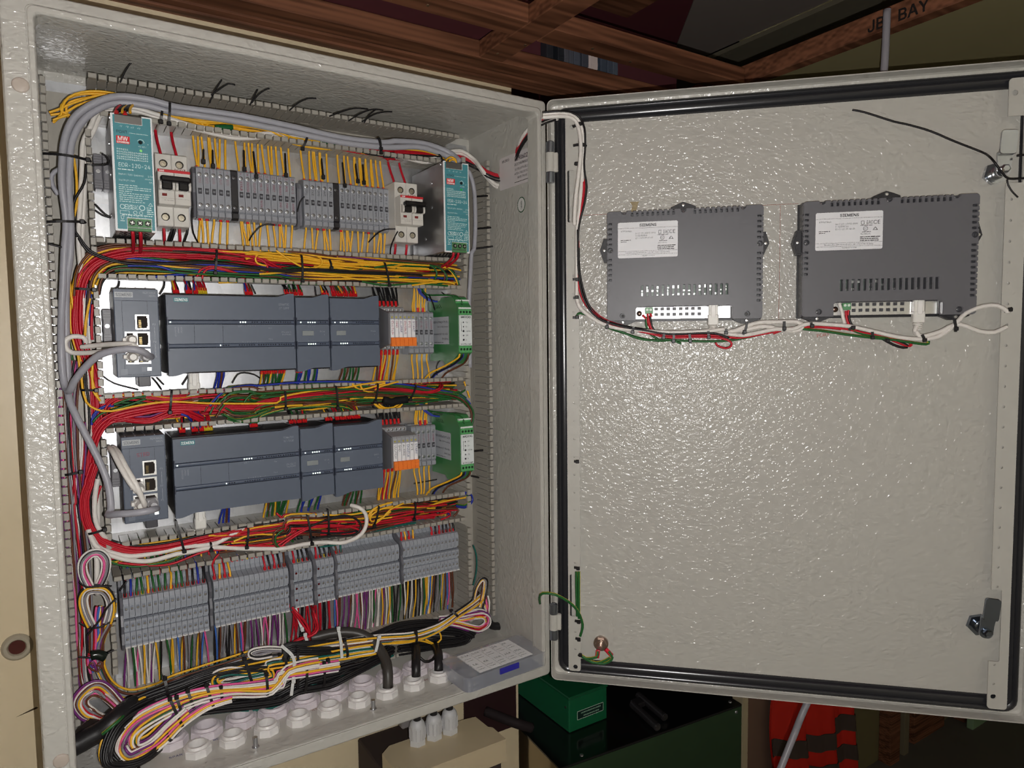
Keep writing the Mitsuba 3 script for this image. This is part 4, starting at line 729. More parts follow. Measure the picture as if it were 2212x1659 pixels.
    part(lb, 'print', cat(text('SIEMENS', 3.4, X + 38.6, yy, Z + 40.2, True, center=True, w=21.5), box(X + .6, X + 75.8, yy - .1, yy, Z + 38.1, Z + 38.4), box(X + .6, X + 75.8, yy - .1, yy, Z + 8.5, Z + 8.8), box(X + .6, X + 75.8, yy - .1, yy, Z + 4.2, Z + 4.5),
         text('KTP700 Basic', 1.9, X + 4, yy, Z + 33.6, w=14), *[text(q, 1.9, X + 22.5, yy, Z + 30.6 - 3.1 * i, w=w_) for i, (q, w_) in enumerate(zip(tag_txt, (25.5, 15, 22.5)))], text('EAC', 4.4, X + 58, yy, Z + 30.2, w=7), text('C', 4.4, X + 65.6, yy, Z + 30.2), text('E', 4.4, X + 70, yy, Z + 30.2),
         ext(sbox(X + 52, Z + 30, X + 55.6, Z + 34.6).difference(sbox(X + 52.5, Z + 30.5, X + 55.1, Z + 34.1)), .1, 'y', yy - .1), text('UL', 1.8, X + 57, yy, Z + 24, center=True), ext(Point(X + 57, Z + 24.8).buffer(2.7).difference(Point(X + 57, Z + 24.8).buffer(2.2)), .1, 'y', yy - .1),
         ext(P((X + 65, Z + 22.8), (X + 71, Z + 22.8), (X + 68, Z + 27)).difference(P((X + 66.2, Z + 23.4), (X + 69.8, Z + 23.4), (X + 68, Z + 26))), .1, 'y', yy - .1), line_text(X + 51, X + 66, yy, Z + 28.4, .7, 5), line_text(X + 53, X + 63, yy, Z + 20.6, .7, 6), text('IND.CONT. EQ.', 1.4, X + 51.6, yy, Z + 17.8, w=11),
         *[line_text(X + 51, X + w_, yy, Z + 14.4 - 2.2 * i, 1.0, 30 + i) for i, w_ in enumerate((74, 73, 72))], text('Siemens AG, Gleiwitzer Str.555, DE-90475 Nuremberg', 1.6, X + 38, yy, Z + 5.8, center=True, w=56), text('Made in China', 1.5, X + 39, yy, Z + 1.8, center=True, w=16), *[line_text(X + 3.8, X + w_, yy, Z + 22.6 - 2 * i, .8, 40 + i) for i, w_ in enumerate((17, 11))]), 'm_matte', (40, 42, 48))
    return t
with on_door():
    panel_unit(72.2, -38.2, 'left of two grey panel units on the door, nearer the hinges', ('6AV2 123-2GB03-0AX0', 'V-R2VB3898', '8C-F3-19-0P-B7-MP'), False)
    panel_unit(314.4, -37.4, 'right of two grey panel units on the door, beneath the upper latch', ('6AV2 123-2GB03-0AX0', 'V-R2GF8764', '8C-F3-19-0R-48-28'), True)
    pl = [box(s - .2, s + .2, 19.6, 20.2, a, b) for s, a, b in ((292.2, -41, 107), (287.5, 107.2, 107.6))] + [box(a, b, 19.6, 20.2, z - .2, z + .2) for a, b, z in ((268, 314, 108.4), (36, 72, 106.8))]
    part(cab + '__door', 'pencil_line', cat(*pl), 'm_matte', (150, 92, 78), kind='stuff', label='thin red marking-out lines around the panel units')
    part(cab + '__door', 'handwriting', text('PORT', 4.2, 339, 20, -63.5, rot=8, w=15), 'm_matte', (176, 96, 88), label='handwritten PORT')
    part(cab + '__door', 'tape_remnant', ext(P((100.4, 121.6), (113, 121.4), (111, 118), (109, 108), (100, 106), (104, 116)), .25, 'y', 19.75), 'm_matte', (162, 148, 118), label='strip of old tape above the left panel unit')
# stickers on the inside of the right wall
def on_right_wall(m):
    v = m.vertices
    return trimesh.Trimesh(np.c_[461.5 + v[:, 1], -v[:, 0], v[:, 2]], m.faces, process=False)
def wsk(m): return on_right_wall(m)
st = thing('rating_sticker', 'white printed sticker on the right inner wall behind the looped cables', 'sticker')
part(st, 'paper', wsk(ext(rrect(1, 97, 161, 208, 3), .3, 'y', -.3)), 'm_plastic', (206, 200, 200))
part(st, 'print', wsk(cat(text('MFR INVOX', 3.6, 8, -.3, 200, w=20), text('B3906026D', 6, 42, -.3, 196, True, w=44), text('BOX BWRM806021D', 3.8, 42, -.3, 189, w=46), text('TESTED AS PER IEC 62208', 3.4, 42, -.3, 182, w=44), text('BATCH CODE D1122', 3.2, 42, -.3, 176, w=34), text('MADE IN UAE', 3.2, 50, -.3, 170, w=24), line_text(42, 80, -.3, 165, 1, 4))), 'm_matte', (52, 44, 50))
sv = thing('oval_sticker', 'small oval sticker with a green rim on the right inner wall', 'sticker')
ov = lambda r, k: Polygon([(58.5 + r * 1.05 * math.cos(a), 131.5 + r * 1.15 * math.sin(a)) for a in np.linspace(0, 2 * math.pi, 28)[:-1]])
part(sv, 'rim', wsk(ext(ov(9.6, 1), .25, 'y', -.25)), 'm_plastic', (46, 78, 56))
part(sv, 'face', wsk(ext(ov(8.4, 1), .3, 'y', -.35)), 'm_plastic', (206, 206, 202))
part(sv, 'print', wsk(text('TESTED', 2.6, 57.6, -.36, 137, True, rot=-90, w=11)), 'm_matte', (40, 44, 46))
# ================================================================= glands in the floor
def oct_(r, a0=22.5, n=8): return Polygon([(r * math.cos(a), r * math.sin(a)) for a in np.radians(np.arange(0, 360, 360 / n) + a0)])
def gland(x, y, r, label, group, col, hole):
    t = thing('gland_nut', label, 'gland nut', group); z = -526.5; a = rng.uniform(0, 45)
    part(t, 'nut', move(cat(ext(oct_(r * 1.0, a).difference(Point(0, 0).buffer(r * .6)), 7.5, 'z', z), ext(oct_(r * .955, a).difference(Point(0, 0).buffer(r * .6)), 1, 'z', z + 7.5)), x, y), 'm_plastic', col)
    part(t, 'thread', lathe([(r * .62, 8), (r * .78, 8), (r * .8, 9.2), (r * .72, 11.5), (r * .6, 11.5), (r * .58, 10), (r * .58, -2)], (x, y, z), 'z', 28), 'm_plastic', col, smooth=40)
    part(t, 'bore', lathe([(0, -1), (r * .6, -1)], (x, y, z), 'z', 20), 'm_matte', hole)
for i in range(9):
    gland(5 + 38.3 * i, -67, 15.2, 'white plastic gland nut in the front row of the cabinet floor' if i not in (5, 7, 8, 6) else {5: 'white gland nut of the front row left of the thick dark cable', 6: 'white gland nut of the front row around the thick dark cable', 7: 'white gland nut of the front row left of the taped cable', 8: 'white gland nut of the front row nearest the clear box'}[i], 'front row of gland nuts', (214, 212, 210), (188, 190, 190))
for i in range(10):
    gland(-18 + 38.9 * i, -30, 19, 'large off-white gland nut in the back row behind the white ones', 'back row of gland nuts', (208, 201, 206), (150, 140, 148))
for k, (x, y, s_, rt, col) in enumerate(((24, -52, 'BEAD ST', 16, (60, 60, 110)), (-24, -62, 'SPARE', 16, (70, 70, 110)), (60, -50, 'SD', 16, (130, 80, 76)), (140, -52, 'WP', 16, (130, 80, 76)), (292, -62, 'PORT', 16, (120, 60, 60)))):
    m = text(s_, 4, 0, 0, 0); v = m.vertices; c, q = math.cos(.1), math.sin(.1)
    part(gland_plate, 'handwriting', trimesh.Trimesh(np.c_[x + c * v[:, 0], y + c * v[:, 2], -526.5 - v[:, 1]], m.faces, process=False), 'm_matte', col, label='handwritten marker note')
# ================================================================= clear fuse assortment box on the front sill
def turn(m, a, c): m = m.copy(); m.apply_transform(trimesh.transformations.rotation_matrix(math.radians(a), (0, 0, 1), c)); return m
FB = (385, -88, -500); fb0, fb1, fy0, fy1, fz0, fz1 = 318, 454, -126, -58, -523.5, -503.5
fbx = thing('fuse_assortment_box', 'clear plastic box of small fuses with a printed lid, lying on the cabinet sill', 'box')
TR = lambda m: turn(m, 3.5, FB)
part(fbx, 'base', TR(ext(rrect(fb0, fb1, fy0, fy1, 9).difference(rrect(fb0 + 1.6, fb1 - 1.6, fy0 + 1.6, fy1 - 1.6, 8)), 18.4, 'z', fz0)), 'm_clear')
part(fbx, 'bottom', TR(ext(rrect(fb0 + 1, fb1 - 1, fy0 + 1, fy1 - 1, 8), 1.2, 'z', fz0 - .2)), 'm_plastic', (120, 122, 132))
part(fbx, 'lid', TR(ext(rrect(fb0 - .6, fb1 + .6, fy0 - .6, fy1 + .6, 9), 1.4, 'z', fz1 - 1.4)), 'm_clear')
part(fbx, 'divider', TR(cat(*[box(fb0 + 27 * i - .5, fb0 + 27 * i + .5, fy0 + 2, fy1 - 2, fz0 + 1, fz1 - 3) for i in range(1, 5)], box(fb0 + 2, fb1 - 2, -93, -92, fz0 + 1, fz1 - 3))), 'm_clear', kind='stuff')
part(fbx, 'catch', TR(box(370, 402, fy0 - 2.4, fy0 - .4, fz1 - 9, fz1 - 1, .5)), 'm_plastic', (48, 46, 150), label='blue strip along the front catch')
lc = part(fbx, 'lid_card', TR(ext(rrect(341, 431, -122, -63, 1.5), .3, 'z', fz1 + .05)), 'm_plastic', (226, 227, 228), label='white printed card')
def flat_text(s_, h, x, y, w=None):
    m = text(s_, h, 0, 0, 0, w=w); v = m.vertices
    return TR(trimesh.Trimesh(np.c_[x + v[:, 0], y + v[:, 2], fz1 + .35 - v[:, 1]], m.faces, process=False))
part(lc, 'print', cat(*[flat_text(a, 4.2, 344 + 17.4 * i, -72, None) for i, a in enumerate(('0.2A', '0.5A', '1A', '2A', '3A'))], *[flat_text(a, 4.2, 345 + 17.4 * i, -101, None) for i, a in enumerate(('5A', '8A', '10A', '15A', '20A'))],
     *[TR(box(341.5 + 17.8 * i, 341.8 + 17.8 * i, -121, -64, fz1 + .3, fz1 + .42)) for i in range(6)], *[TR(box(344 + 17.8 * i, 354 + 17.8 * i, y, y + .7, fz1 + .3, fz1 + .42)) for i in range(5) for y in (-80, -86, -109, -115)]), 'm_matte', (54, 54, 58))
for k, (x, y) in enumerate(((328, -116), (331, -113), (335, -117))):
    solid('glass_fuse', TR(cyl((x, y, fz0 + 4), (x + 3, y + 6, fz0 + 4), 1.5, 8)), 'm_metal', (225, 225, 222), 'tiny glass fuse in the left front corner of the clear box', 'fuse', 'loose fuses in the clear box')
# ================================================================= wires and cables
COL = {
    'yellow': (234, 178, 44), 'red': (186, 24, 42), 'black': (26, 25, 27), 'brown': (98, 56, 38), 'blue': (38, 54, 156), 'green': (34, 92, 44), 'white': (222, 218, 212), 'grey': (132, 130, 136), 'pink': (222, 92, 150), 'violet': (110, 46, 112), 'orange': (216, 112, 44), 'teal': (20, 92, 84), 'sky': (66, 110, 190), 'cable': (160, 160, 168), 'dark': (58, 55, 52)}
SAY = {'sky': 'light blue', 'teal': 'dark green', 'cable': 'grey', 'dark': 'dark grey', 'green-yellow': 'green and yellow striped'}
def wire(col, pts, where, r=1.25, n=7, f0=None, f1=None, step=6.0, kind='wire', group=None):
    """One insulated wire or cable; f0/f1: colour of the crimp sleeve at its ends; 'green-yellow' has a yellow stripe."""
    c, stripe = ('green', True) if col == 'green-yellow' else (col, False)
    p = spline(pts, step); m = tube(p, r, n, raw=True)
    lab = ' '.join(f'{SAY.get(col, col)} {kind.replace(chr(95), chr(32))} {where}'.split()[:16])
    if not (f0 or f1 or stripe):
        return solid(kind, m, 'm_plastic', COL[c], lab, kind.replace('_', ' '), group or f'{SAY.get(col, col)} {kind.replace(chr(95), chr(32))}s {where}', smooth=True)
    t = thing(kind, lab, kind.replace('_', ' '), group or f'{SAY.get(col, col)} {kind.replace(chr(95), chr(32))}s {where}')
    part(t, 'insulation', m, 'm_plastic', COL[c], smooth=True)
    if stripe:
        tt, a, b = frames(p); part(t, 'stripe', tube(p + (a * .7 - b * .7) * r * .62, r * .62, 6, raw=True), 'm_plastic', (222, 196, 58), smooth=True, label='yellow stripe')
    for f, q, d in ((f0, p[0], p[min(3, len(p) - 1)] - p[0]), (f1, p[-1], p[-min(4, len(p))] - p[-1])):
        if f:
            d = d / (np.linalg.norm(d) + 1e-9); part(t, 'ferrule', cyl(q - d * 1.5, q + d * 6, r * 1.35, 9, r * 1.5), 'm_gloss', {'r': (206, 34, 38), 'y': (206, 178, 44), 'b': (70, 130, 200)}[f], smooth=40, label={'r': 'red', 'y': 'yellow', 'b': 'blue'}[f] + ' crimp sleeve')
    return t
def bundle(ctrl, cols, wz, wy, where, r=1.25, seed=1, wander=.6, trim=(0.0, 0.0), flip=None, n=7, kind='wire'):
    """Many wires side by side along one control line (x, y, z points): each keeps its lane across the bundle with some wander."""
    g = random.Random(seed); c = spline(ctrl, 14.0); tt, a, b = frames(c)
    # lanes: u across (in the plate's plane), v in depth
    side = np.cross(tt, [0, 1.0, 0]); side /= np.linalg.norm(side, axis=1, keepdims=True) + 1e-9
    k = len(cols); L = len(c); s = np.linspace(0, 1, L)
    for i, col in enumerate(cols):
        u = ((i + .5) / k * 2 - 1) * wz + g.uniform(-.4, .4) * wz / max(k, 1) * 2; v = g.uniform(-wy, wy)
        ph, f = g.uniform(0, 6.28), g.uniform(1.2, 3.2)
        ww = wander * wz * (np.sin(f * 3.1 * s + ph) * .25 + .18 * np.sin(f * 7 * s + ph * 2))
        vv = v + wander * wy * np.sin(f * 4 * s + ph + 1) * .5
        p = c + side * (u + ww)[:, None] + np.array([0, 1.0, 0]) * vv[:, None]
        i0 = int(g.uniform(0, trim[0]) * L); i1 = L - int(g.uniform(0, trim[1]) * L)
        p = p[i0:max(i1, i0 + 4)]
        if flip and g.random() < .8:
            if i1 < L: p = np.vstack([p[:-1], p[-1] + [2, 10, flip * .5], p[-1] + [4, 16, flip]])
            if i0 > 0: p = np.vstack([p[0] + [-4, 16, flip], p[0] + [-2, 10, flip * .5], p[1:]])
        wire(col, p, where, r, n, step=9.0, kind='harness_wire' if 'harness' in where else kind)
def tie(center, axis, rad, where, w=1.1, tail=None, squash=1.0, col=BLACK, upv=(0, 1, 0), head=0.0):
    """A cable tie: a loop of flat strap round the bundle at center, its head, and the cut or standing tail."""
    c = np.asarray(center, float); ax = np.asarray(axis, float); ax /= np.linalg.norm(ax)
    v = np.asarray(upv, float); v -= ax * (v @ ax); v /= np.linalg.norm(v); uu = np.cross(ax, v)
    t = thing('cable_tie', where, 'cable tie', None)
    ang = np.linspace(0, 2 * math.pi, 19)
    loop = c + np.outer(np.cos(ang) * rad, uu) + np.outer(np.sin(ang) * rad * squash, v)
    rings = []
    for q in loop:
        o = (q - c) / (np.linalg.norm(q - c) + 1e-9); rings.append(np.array([q - ax * w - o * .1, q + ax * w - o * .1, q + ax * w + o * 1.0, q - ax * w + o * 1.0]))
    part(t, 'strap', loft(rings), 'm_plastic', col, smooth=40)
    h = c + uu * rad * math.cos(head) + v * rad * squash * math.sin(head); o = (h - c) / np.linalg.norm(h - c); s3 = np.cross(ax, o)
    part(t, 'head', hull([h + ax * a * 1.9 + s3 * b * 2.2 + o * d for a in (-1, 1) for b in (-1, 1) for d in (-.4, 2.6)]), 'm_plastic', col)
    if tail: part(t, 'tail', tube([h] + list(tail), .95, 5), 'm_plastic', col, smooth=True)
    return t
def strap(pts, where, r=1.0, head=None, col=BLACK):
    """A cable tie of which only the strap is seen: it runs over the face of the bundle."""
    t = thing('cable_tie', where, 'cable tie')
    p = spline(pts, 4); tt, a, b = frames(p); sd = np.cross(tt, [0, 1.0, 0]); sd /= np.linalg.norm(sd, axis=1, keepdims=True) + 1e-9
    part(t, 'strap', loft_open([np.array([q - s * r * 1.25, q + s * r * 1.25, q + s * r * 1.25 + [0, 1.1, 0], q - s * r * 1.25 + [0, 1.1, 0]]) for q, s in zip(p, sd)]), 'm_plastic', col)
    if head is not None:
        q = p[int(head * (len(p) - 1))]; part(t, 'head', box(q[0] - 2.3, q[0] + 2.3, q[1] - 3, q[1] + .6, q[2] - 2.3, q[2] + 2.3, .6), 'm_plastic', col)
    return t
def loft_open(rings):
    m = loft(rings); n = len(rings[0]); k = len(rings)
    caps = [[0, j + 1, j] for j in range(1, n - 1)] + [[(k - 1) * n, (k - 1) * n + j, (k - 1) * n + j + 1] for j in range(1, n - 1)]
    return trimesh.Trimesh(m.vertices, np.vstack([m.faces, caps]), process=False)
def tail(pts, where, r=.95):
    solid('cable_tie', tube(pts, r, 5), 'm_plastic', BLACK, where, 'cable tie', smooth=True)
# ---- the two thick grey cables and the white cables of the left duct
wire('cable', [(388, -10, 194), (384, 5, 207), (361, 12, 216), (335, 12, 218), (297, 12, 215), (282, 12, 211), (223, 12, 209), (154, 12, 214), (91, 12, 217), (32, 12, 216), (16, 10, 216), (-9, 10, 219), (-38, 10, 217), (-61, 8, 205), (-80, 8, 187), (-90, 8, 163), (-94, 8, 135), (-95, 8, 110), (-93, 12, 73), (-96, 12, 43), (-99, 15, 6), (-102, 15, -28), (-104, 8, -63), (-104, 8, -92), (-102, 4, -109), (-98, -8, -111), (-94, -16, -101), (-82, -28, -84), (-69, -38, -72), (-51, -46, -67), (-37, -50, -67), (-27, -46, -71), (-22, -30, -75), (-18, -12, -76)], 'curving round the top left corner to the upper network switch', 3.8, 12, kind='cable')
wire('cable', [(389, -5, 190), (381, 6, 202), (355, 6, 208), (329, 6, 210), (280, 6, 203), (221, 6, 201), (152, 6, 205), (89, 6, 208), (31, 6, 208), (16, 14, 210), (-8, 14, 213), (-38, 14, 211), (-58, 12, 200), (-74, 12, 183), (-84, 12, 160), (-87, 12, 134), (-89, 12, 109), (-89, 12, 69), (-91, 12, 38), (-96, 18, 6), (-98, 18, -28), (-99, 18, -63), (-99, 18, -86), (-100, 16, -107), (-99, 8, -123), (-93, 2, -142), (-86, -2, -160), (-75, -8, -189), (-68, -12, -213), (-66, -16, -230), (-66, -20, -245), (-69, -26, -249), (-60, -42, -246), (-44, -52, -245), (-31, -54, -244), (-24, -40, -246), (-20, -16, -251)], 'running down the left duct to the lower network switch', 3.8, 12, kind='cable')
wire('cable', [(406, 20, 196), (420, 20, 189), (430, 24, 169), (432, 24, 146), (432, 24, 107), (429, 24, 75), (425, 24, 70), (422, 24, 36), (419, 24, -9), (419, 24, -56), (419, 24, -104)], 'standing behind the right power supply in the right duct', 3.2, 10, kind='cable')
for k, (dx, dy) in enumerate(((0, 0), (9, 8))):
    wire('white', [tuple(np.array(p) + (dx * .35, dy * .4, -dx * .3)) for p in [(-82, 26, -295), (-80, 26, -241), (-80, 26, -187), (-82, 26, -144), (-81, 26, -101), (-80, 26, -38), (-81, 26, 14), (-82, 26, 56), (-78, 26, 102), (-75, 26, 138), (-73, 26, 164), (-65, 26, 183), (-55, 30, 205), (-37, 30, 211), (-19, 30, 213), (-1, 30, 210), (50, 30, 201), (90, 30, 200), (52, 30, 201), (91, 30, 198), (132, 30, 206), (152, 30, 210), (186, 30, 210), (222, 30, 207), (259, 30, 203), (305, 30, 204), (350, 25, 199), (376, 25, 210), (395, 25, 217), (413, 25, 219), (430, 20, 208), (431, 4, 193), (442, 4, 182), (458, 4, 171), (475, 4, 175), (479, -10, 185), (474, -30, 200), (461, -55, 214), (455, -75, 224), (456, -95, 232), (458, -125, 236), (458, -150, 232)]], 'looping out of the right duct to the door hinge side', 2.7, 10, kind='cable')
for k, (dx, cc) in enumerate(((0, 'red'), (2.6, 'red'), (-2.4, 'black'), (4.6, 'red'), (-5, 'black'), (7, 'red'))):
    wire(cc, [tuple(np.array(p) + (dx * .2, dx * .5, dx * (.7 if k != 4 else 1.2))) for p in [(234, 24, 210), (264, 24, 201), (303, 24, 203), (286, 24, 200), (350, 24, 206), (402, 24, 208), (432, 24, 202), (438, 16, 196), (440, 2, 186), (461, 2, 182), (471, -5, 186), (468, -28, 197), (460, -52, 208), (457, -72, 219), (457, -98, 230), (456, -122, 233), (455, -150, 231)]], 'in the bundle leaving the right duct for the door', 1.3)
# ---- top duct: coil of yellow wires, green tape
DT = 'coiled in the top duct above the left power supply'
for ln in ([(-100, 34, 185), (-92, 34, 195), (-90, 34, 205), (-84, 34, 215), (-71, 34, 223), (-54, 34, 227), (-36, 34, 227), (-12, 34, 225), (12, 34, 218)], [(-88, 36, 193), (-91, 36, 202), (-88, 36, 211), (-78, 36, 219), (-59, 36, 224), (-36, 36, 226)], [(-103, 36, 196), (-94, 36, 201), (-85, 36, 207), (-71, 36, 215), (-54, 36, 223), (-36, 36, 225)], [(-85, 38, 194), (-87, 38, 203), (-83, 38, 211), (-71, 38, 217), (-57, 38, 222)], [(-102, 38, 194), (-88, 38, 199), (-77, 38, 208), (-62, 38, 216), (-48, 38, 221)], [(-83, 34, 195), (-88, 34, 197), (-92, 34, 200), (-91, 34, 206)], [(-51, 36, 204), (-43, 36, 203), (-31, 36, 210)], [(-100, 32, 187), (-90, 32, 193), (-85, 32, 195)]):
    wire('yellow', ln, DT, 1.4)
bundle([(-4, 34, 215), (25, 34, 213), (64, 34, 212), (47, 34, 208), (70, 34, 211), (86, 34, 212), (108, 34, 212), (133, 34, 211), (160, 34, 203), (201, 34, 202), (230, 34, 203), (260, 34, 199), (259, 34, 201)], ['yellow'] * 11, 5, 5, 'lying along the top duct behind the grey cables', 1.3, 21, 1.2, (.3, .5))
bundle([(189, 38, 205), (224, 38, 203), (262, 38, 201), (309, 38, 202), (291, 38, 201), (340, 38, 204), (391, 38, 207)], ['red', 'black', 'red', 'black', 'red', 'yellow', 'red'], 5, 5, 'in the right half of the top duct', 1.3, 22, 1.0, (.2, .3))
wire('yellow', [(240, 22, 204), (285, 22, 207), (317, 22, 209), (349, 22, 210), (374, 22, 206), (376, 0, 191)], 'running along the grey cables to the right power supply', 1.3)
for ln in ([(363, -16, 191), (373, -10, 198), (379, -14, 195), (381, -14, 186)], [(368, -16, 190), (376, -10, 195), (382, -12, 193)]): wire('yellow', ln, 'bent into the top of the right power supply', 1.3)
for ln in ([(-36, -18, 192), (-34, -5, 200), (-29, 10, 208)], [(-28, -18, 193), (-27, -5, 201), (-23, 10, 210)]): wire('yellow', ln, 'bent into the top of the left power supply', 1.4)
for k, ln in enumerate(([(-42, -14, 190), (-40, -4, 199), (-35, 12, 208)], [(-33, -14, 191), (-33, -4, 198), (-34, 12, 207)])):
    wire(('red', 'red')[k], ln, 'bent into the top of the left power supply', 1.8, f0='r')
for ln in ([(-39, -8, 196), (-35, 4, 203), (-29, 14, 209)], [(-32, -10, 197), (-28, 4, 205), (-25, 12, 209)]): wire('black', ln, 'at the top of the left power supply', 2.2)
for ln in ([(68, 28, 203), (78, 28, 205), (88, 28, 206)], [(197, 28, 204), (207, 28, 204), (220, 28, 204)]): solid('tape_wrap', tube(ln, 3.6, 9), 'm_gloss', (24, 92, 50), 'green tape wrapped round the yellow wires in the top duct' if ln[0][0] < 130 else 'second green tape wrap further right in the top duct', 'tape', smooth=True)
# ---- wires above and below the fuse terminals
r7 = random.Random(31)
for bx, names, zt, zb, side in ((FX1, names1, 160, 96, 'left'), (FX2, names2, 158.6, 94.5, 'right')):
    for i, nm in enumerate(names):
        if nm is None: continue
        x = bx + 8.2 * i + 3.85; n_ = 2 if r7.random() < .45 else 1
        for q in range(n_):
            o = (q - .5 * (n_ - 1)) * 3; d = r7.uniform(-2.5, 2.5)
            wire('yellow', [(x + o * .4, 57, zt - 5), (x + o * .6, 57, zt + 4), (x + o + d * .4, 60, zt + 18), (x + o + d, 62, 200), (x + o + d * 1.4, 52, 212)], f'rising from the {side} fuse block to the top duct', 1.35, f0='r' if q == 0 and r7.random() < .5 else None)
        if i != 5:
            d = r7.uniform(-4, 4)
            wire('yellow', [(x, 56, zb + 3), (x, 56, zb - 5), (x + d * .5, 58, zb - 18), (x + d, 60, 56), (x + d * 1.4, 50, 44)], f'dropping from the {side} fuse block', 1.35, f0='r' if r7.random() < .35 else None)
            if r7.random() < .3: wire('yellow', [(x + 1.5, 56, zb + 2), (x + 2.5, 57, zb - 8), (x + d * .5 + 5, 60, zb - 22), (x + d + 6, 62, 54), (x + d + 8, 52, 42)], f'dropping from the {side} fuse block', 1.35)
for pts, s in (([(58, 58, 182), (55, 44, 164)], 'L'), ([(69, 60, 183), (66, 44, 160)], ''), ([(107, 60, 188), (104, 46, 161)], ''), ([(119, 60, 188), (118, 44, 153)], ''), ([(160, 60, 191), (156, 44, 159)], ''), ([(210, 62, 191), (206, 44, 162)], ''), ([(240, 62, 189), (236, 44, 154)], ''), ([(259, 62, 190), (255, 44, 162)], ''), ([(270, 62, 190), (264, 44, 161)], '')):
    t = thing('cable_tie', 'black cable tie hanging from the top duct over the fuse terminals', 'cable tie', 'ties hanging over the fuse terminals')
    part(t, 'strap', tube(pts, 1.3, 6), 'm_plastic', BLACK); q = pts[-1]; part(t, 'head', box(q[0] - 2.4, q[0] + 2.4, q[1] - 2.4, q[1] + 1.5, q[2] - 3.2, q[2] + 2.6, .6), 'm_plastic', BLACK)
for ln in ([(169, 42, 112), (173, 42, 125), (178, 38, 132)], [(108, 52, 71), (111, 46, 78), (121, 42, 89), (130, 40, 92), (137, 38, 91)], [(271, 50, 79), (277, 34, 89), (284, 24, 94), (298, 16, 95)], [(40, 44, 106), (39, 44, 90), (41, 50, 76), (47, 58, 66)], [(304, 22, 93), (301, 30, 83), (303, 46, 73), (306, 56, 62)]):
    tail(ln, 'black cable tie tail standing out near the fuse terminals')
# breakers and power supplies
for x0, x1, x2, ztop, s in ((7.6, 25, 'PORT', 164, 'left'), (310.5, 328, 'STBD', 163, 'right')):
    for x in (x0, x1):
        wire('red', [(x, 46, ztop - 6), (x, 46, ztop + 4), (x - 2, 52, ztop + 18), (x - 3, 60, 201), (x - 2, 50, 212)], f'entering the top of the {s} circuit breaker', 1.7)
        wire('red', [(x, 46, 84), (x, 46, 76), (x + .5, 50, 66), (x + .5, 56, 55), (x, 48, 44)], f'leaving the bottom of the {s} circuit breaker', 1.7)
    if s == 'left':
        for x in (x0 + 6, x0 + 9, x1 + 6): wire('black', [(x + 3, 44, 82), (x + 2, 46, 74), (x - 1, 52, 64), (x - 1, 56, 54), (x - 1, 48, 44)], 'leaving the bottom of the left circuit breaker', 1.5)
for x, z, s in ((-48.4, 62, 'left'), (351.2, 61, 'right')):
    for u in (20.6, 28.2): wire('red', [(x + u - 4, -24, z + 6), (x + u - 4, -25, z), (x + u - 3.4, -20, z - 6), (x + u - 2, 0, z - 12), (x + u - 1, 24, z - 16)], f'leaving the bottom of the {s} power supply', 1.9)
# ---- duct below the power supplies
D2 = 'in the duct below the power supply row'
bundle([(-75, 30, -159), (-75, 30, -100), (-81, 26, -75), (-87, 26, -46), (-86, 26, -16), (-82, 26, 10), (-72, 26, 28), (-55, 26, 39), (-26, 26, 46), (13, 26, 48), (60, 26, 49), (109, 26, 44), (127, 26, 37), (155, 34, 26)], ['red'] * 15 + ['yellow'], 6.5, 4.5, 'in the thick bundle bending from the left duct into the duct below the power supplies', 1.3, 40, .35, (0, .35))
bundle([(-87, 26, -7), (-84, 26, 16), (-75, 26, 35), (-59, 26, 46), (-31, 26, 51), (13, 26, 52), (72, 26, 52), (136, 26, 53), (181, 26, 51), (239, 26, 52), (317, 26, 48), (402, 26, 47)], ['brown', 'brown', 'black', 'brown', 'yellow', 'brown', 'violet', 'yellow', 'brown', 'yellow', 'brown'], 4.5, 5, D2, 1.3, 41, .7, (0, .4))
bundle([(-76, 28, -40), (-72, 28, -4), (-67, 28, 16), (-51, 28, 30), (-21, 28, 32), (24, 28, 30), (71, 28, 29), (135, 28, 28), (153, 28, 25), (239, 28, 25), (334, 28, 24), (403, 28, 23)], ['green', 'brown', 'black', 'green', 'brown', 'yellow', 'brown', 'blue', 'yellow', 'green', 'black', 'brown', 'yellow', 'brown', 'blue', 'yellow', 'brown', 'green'], 8, 8, D2, 1.3, 42, .8, (.25, .4))
bundle([(96, 24, 48), (114, 24, 50), (167, 24, 50), (223, 24, 45), (284, 24, 45), (349, 24, 44), (401, 24, 38)], ['yellow'] * 9 + ['brown', 'yellow', 'green-yellow', 'brown', 'green-yellow', 'brown'], 7, 6, D2, 1.3, 43, 1.1, (.2, .3))
bundle([(47, 26, 24), (113, 26, 26), (167, 26, 26), (238, 26, 28), (300, 26, 28), (367, 26, 28), (402, 26, 27)], ['yellow', 'brown', 'green-yellow', 'yellow', 'black', 'brown', 'yellow', 'green-yellow', 'yellow', 'brown', 'green-yellow', 'yellow', 'blue', 'brown', 'green-yellow', 'yellow'], 9, 6, D2, 1.3, 44, .9, (.3, .3))
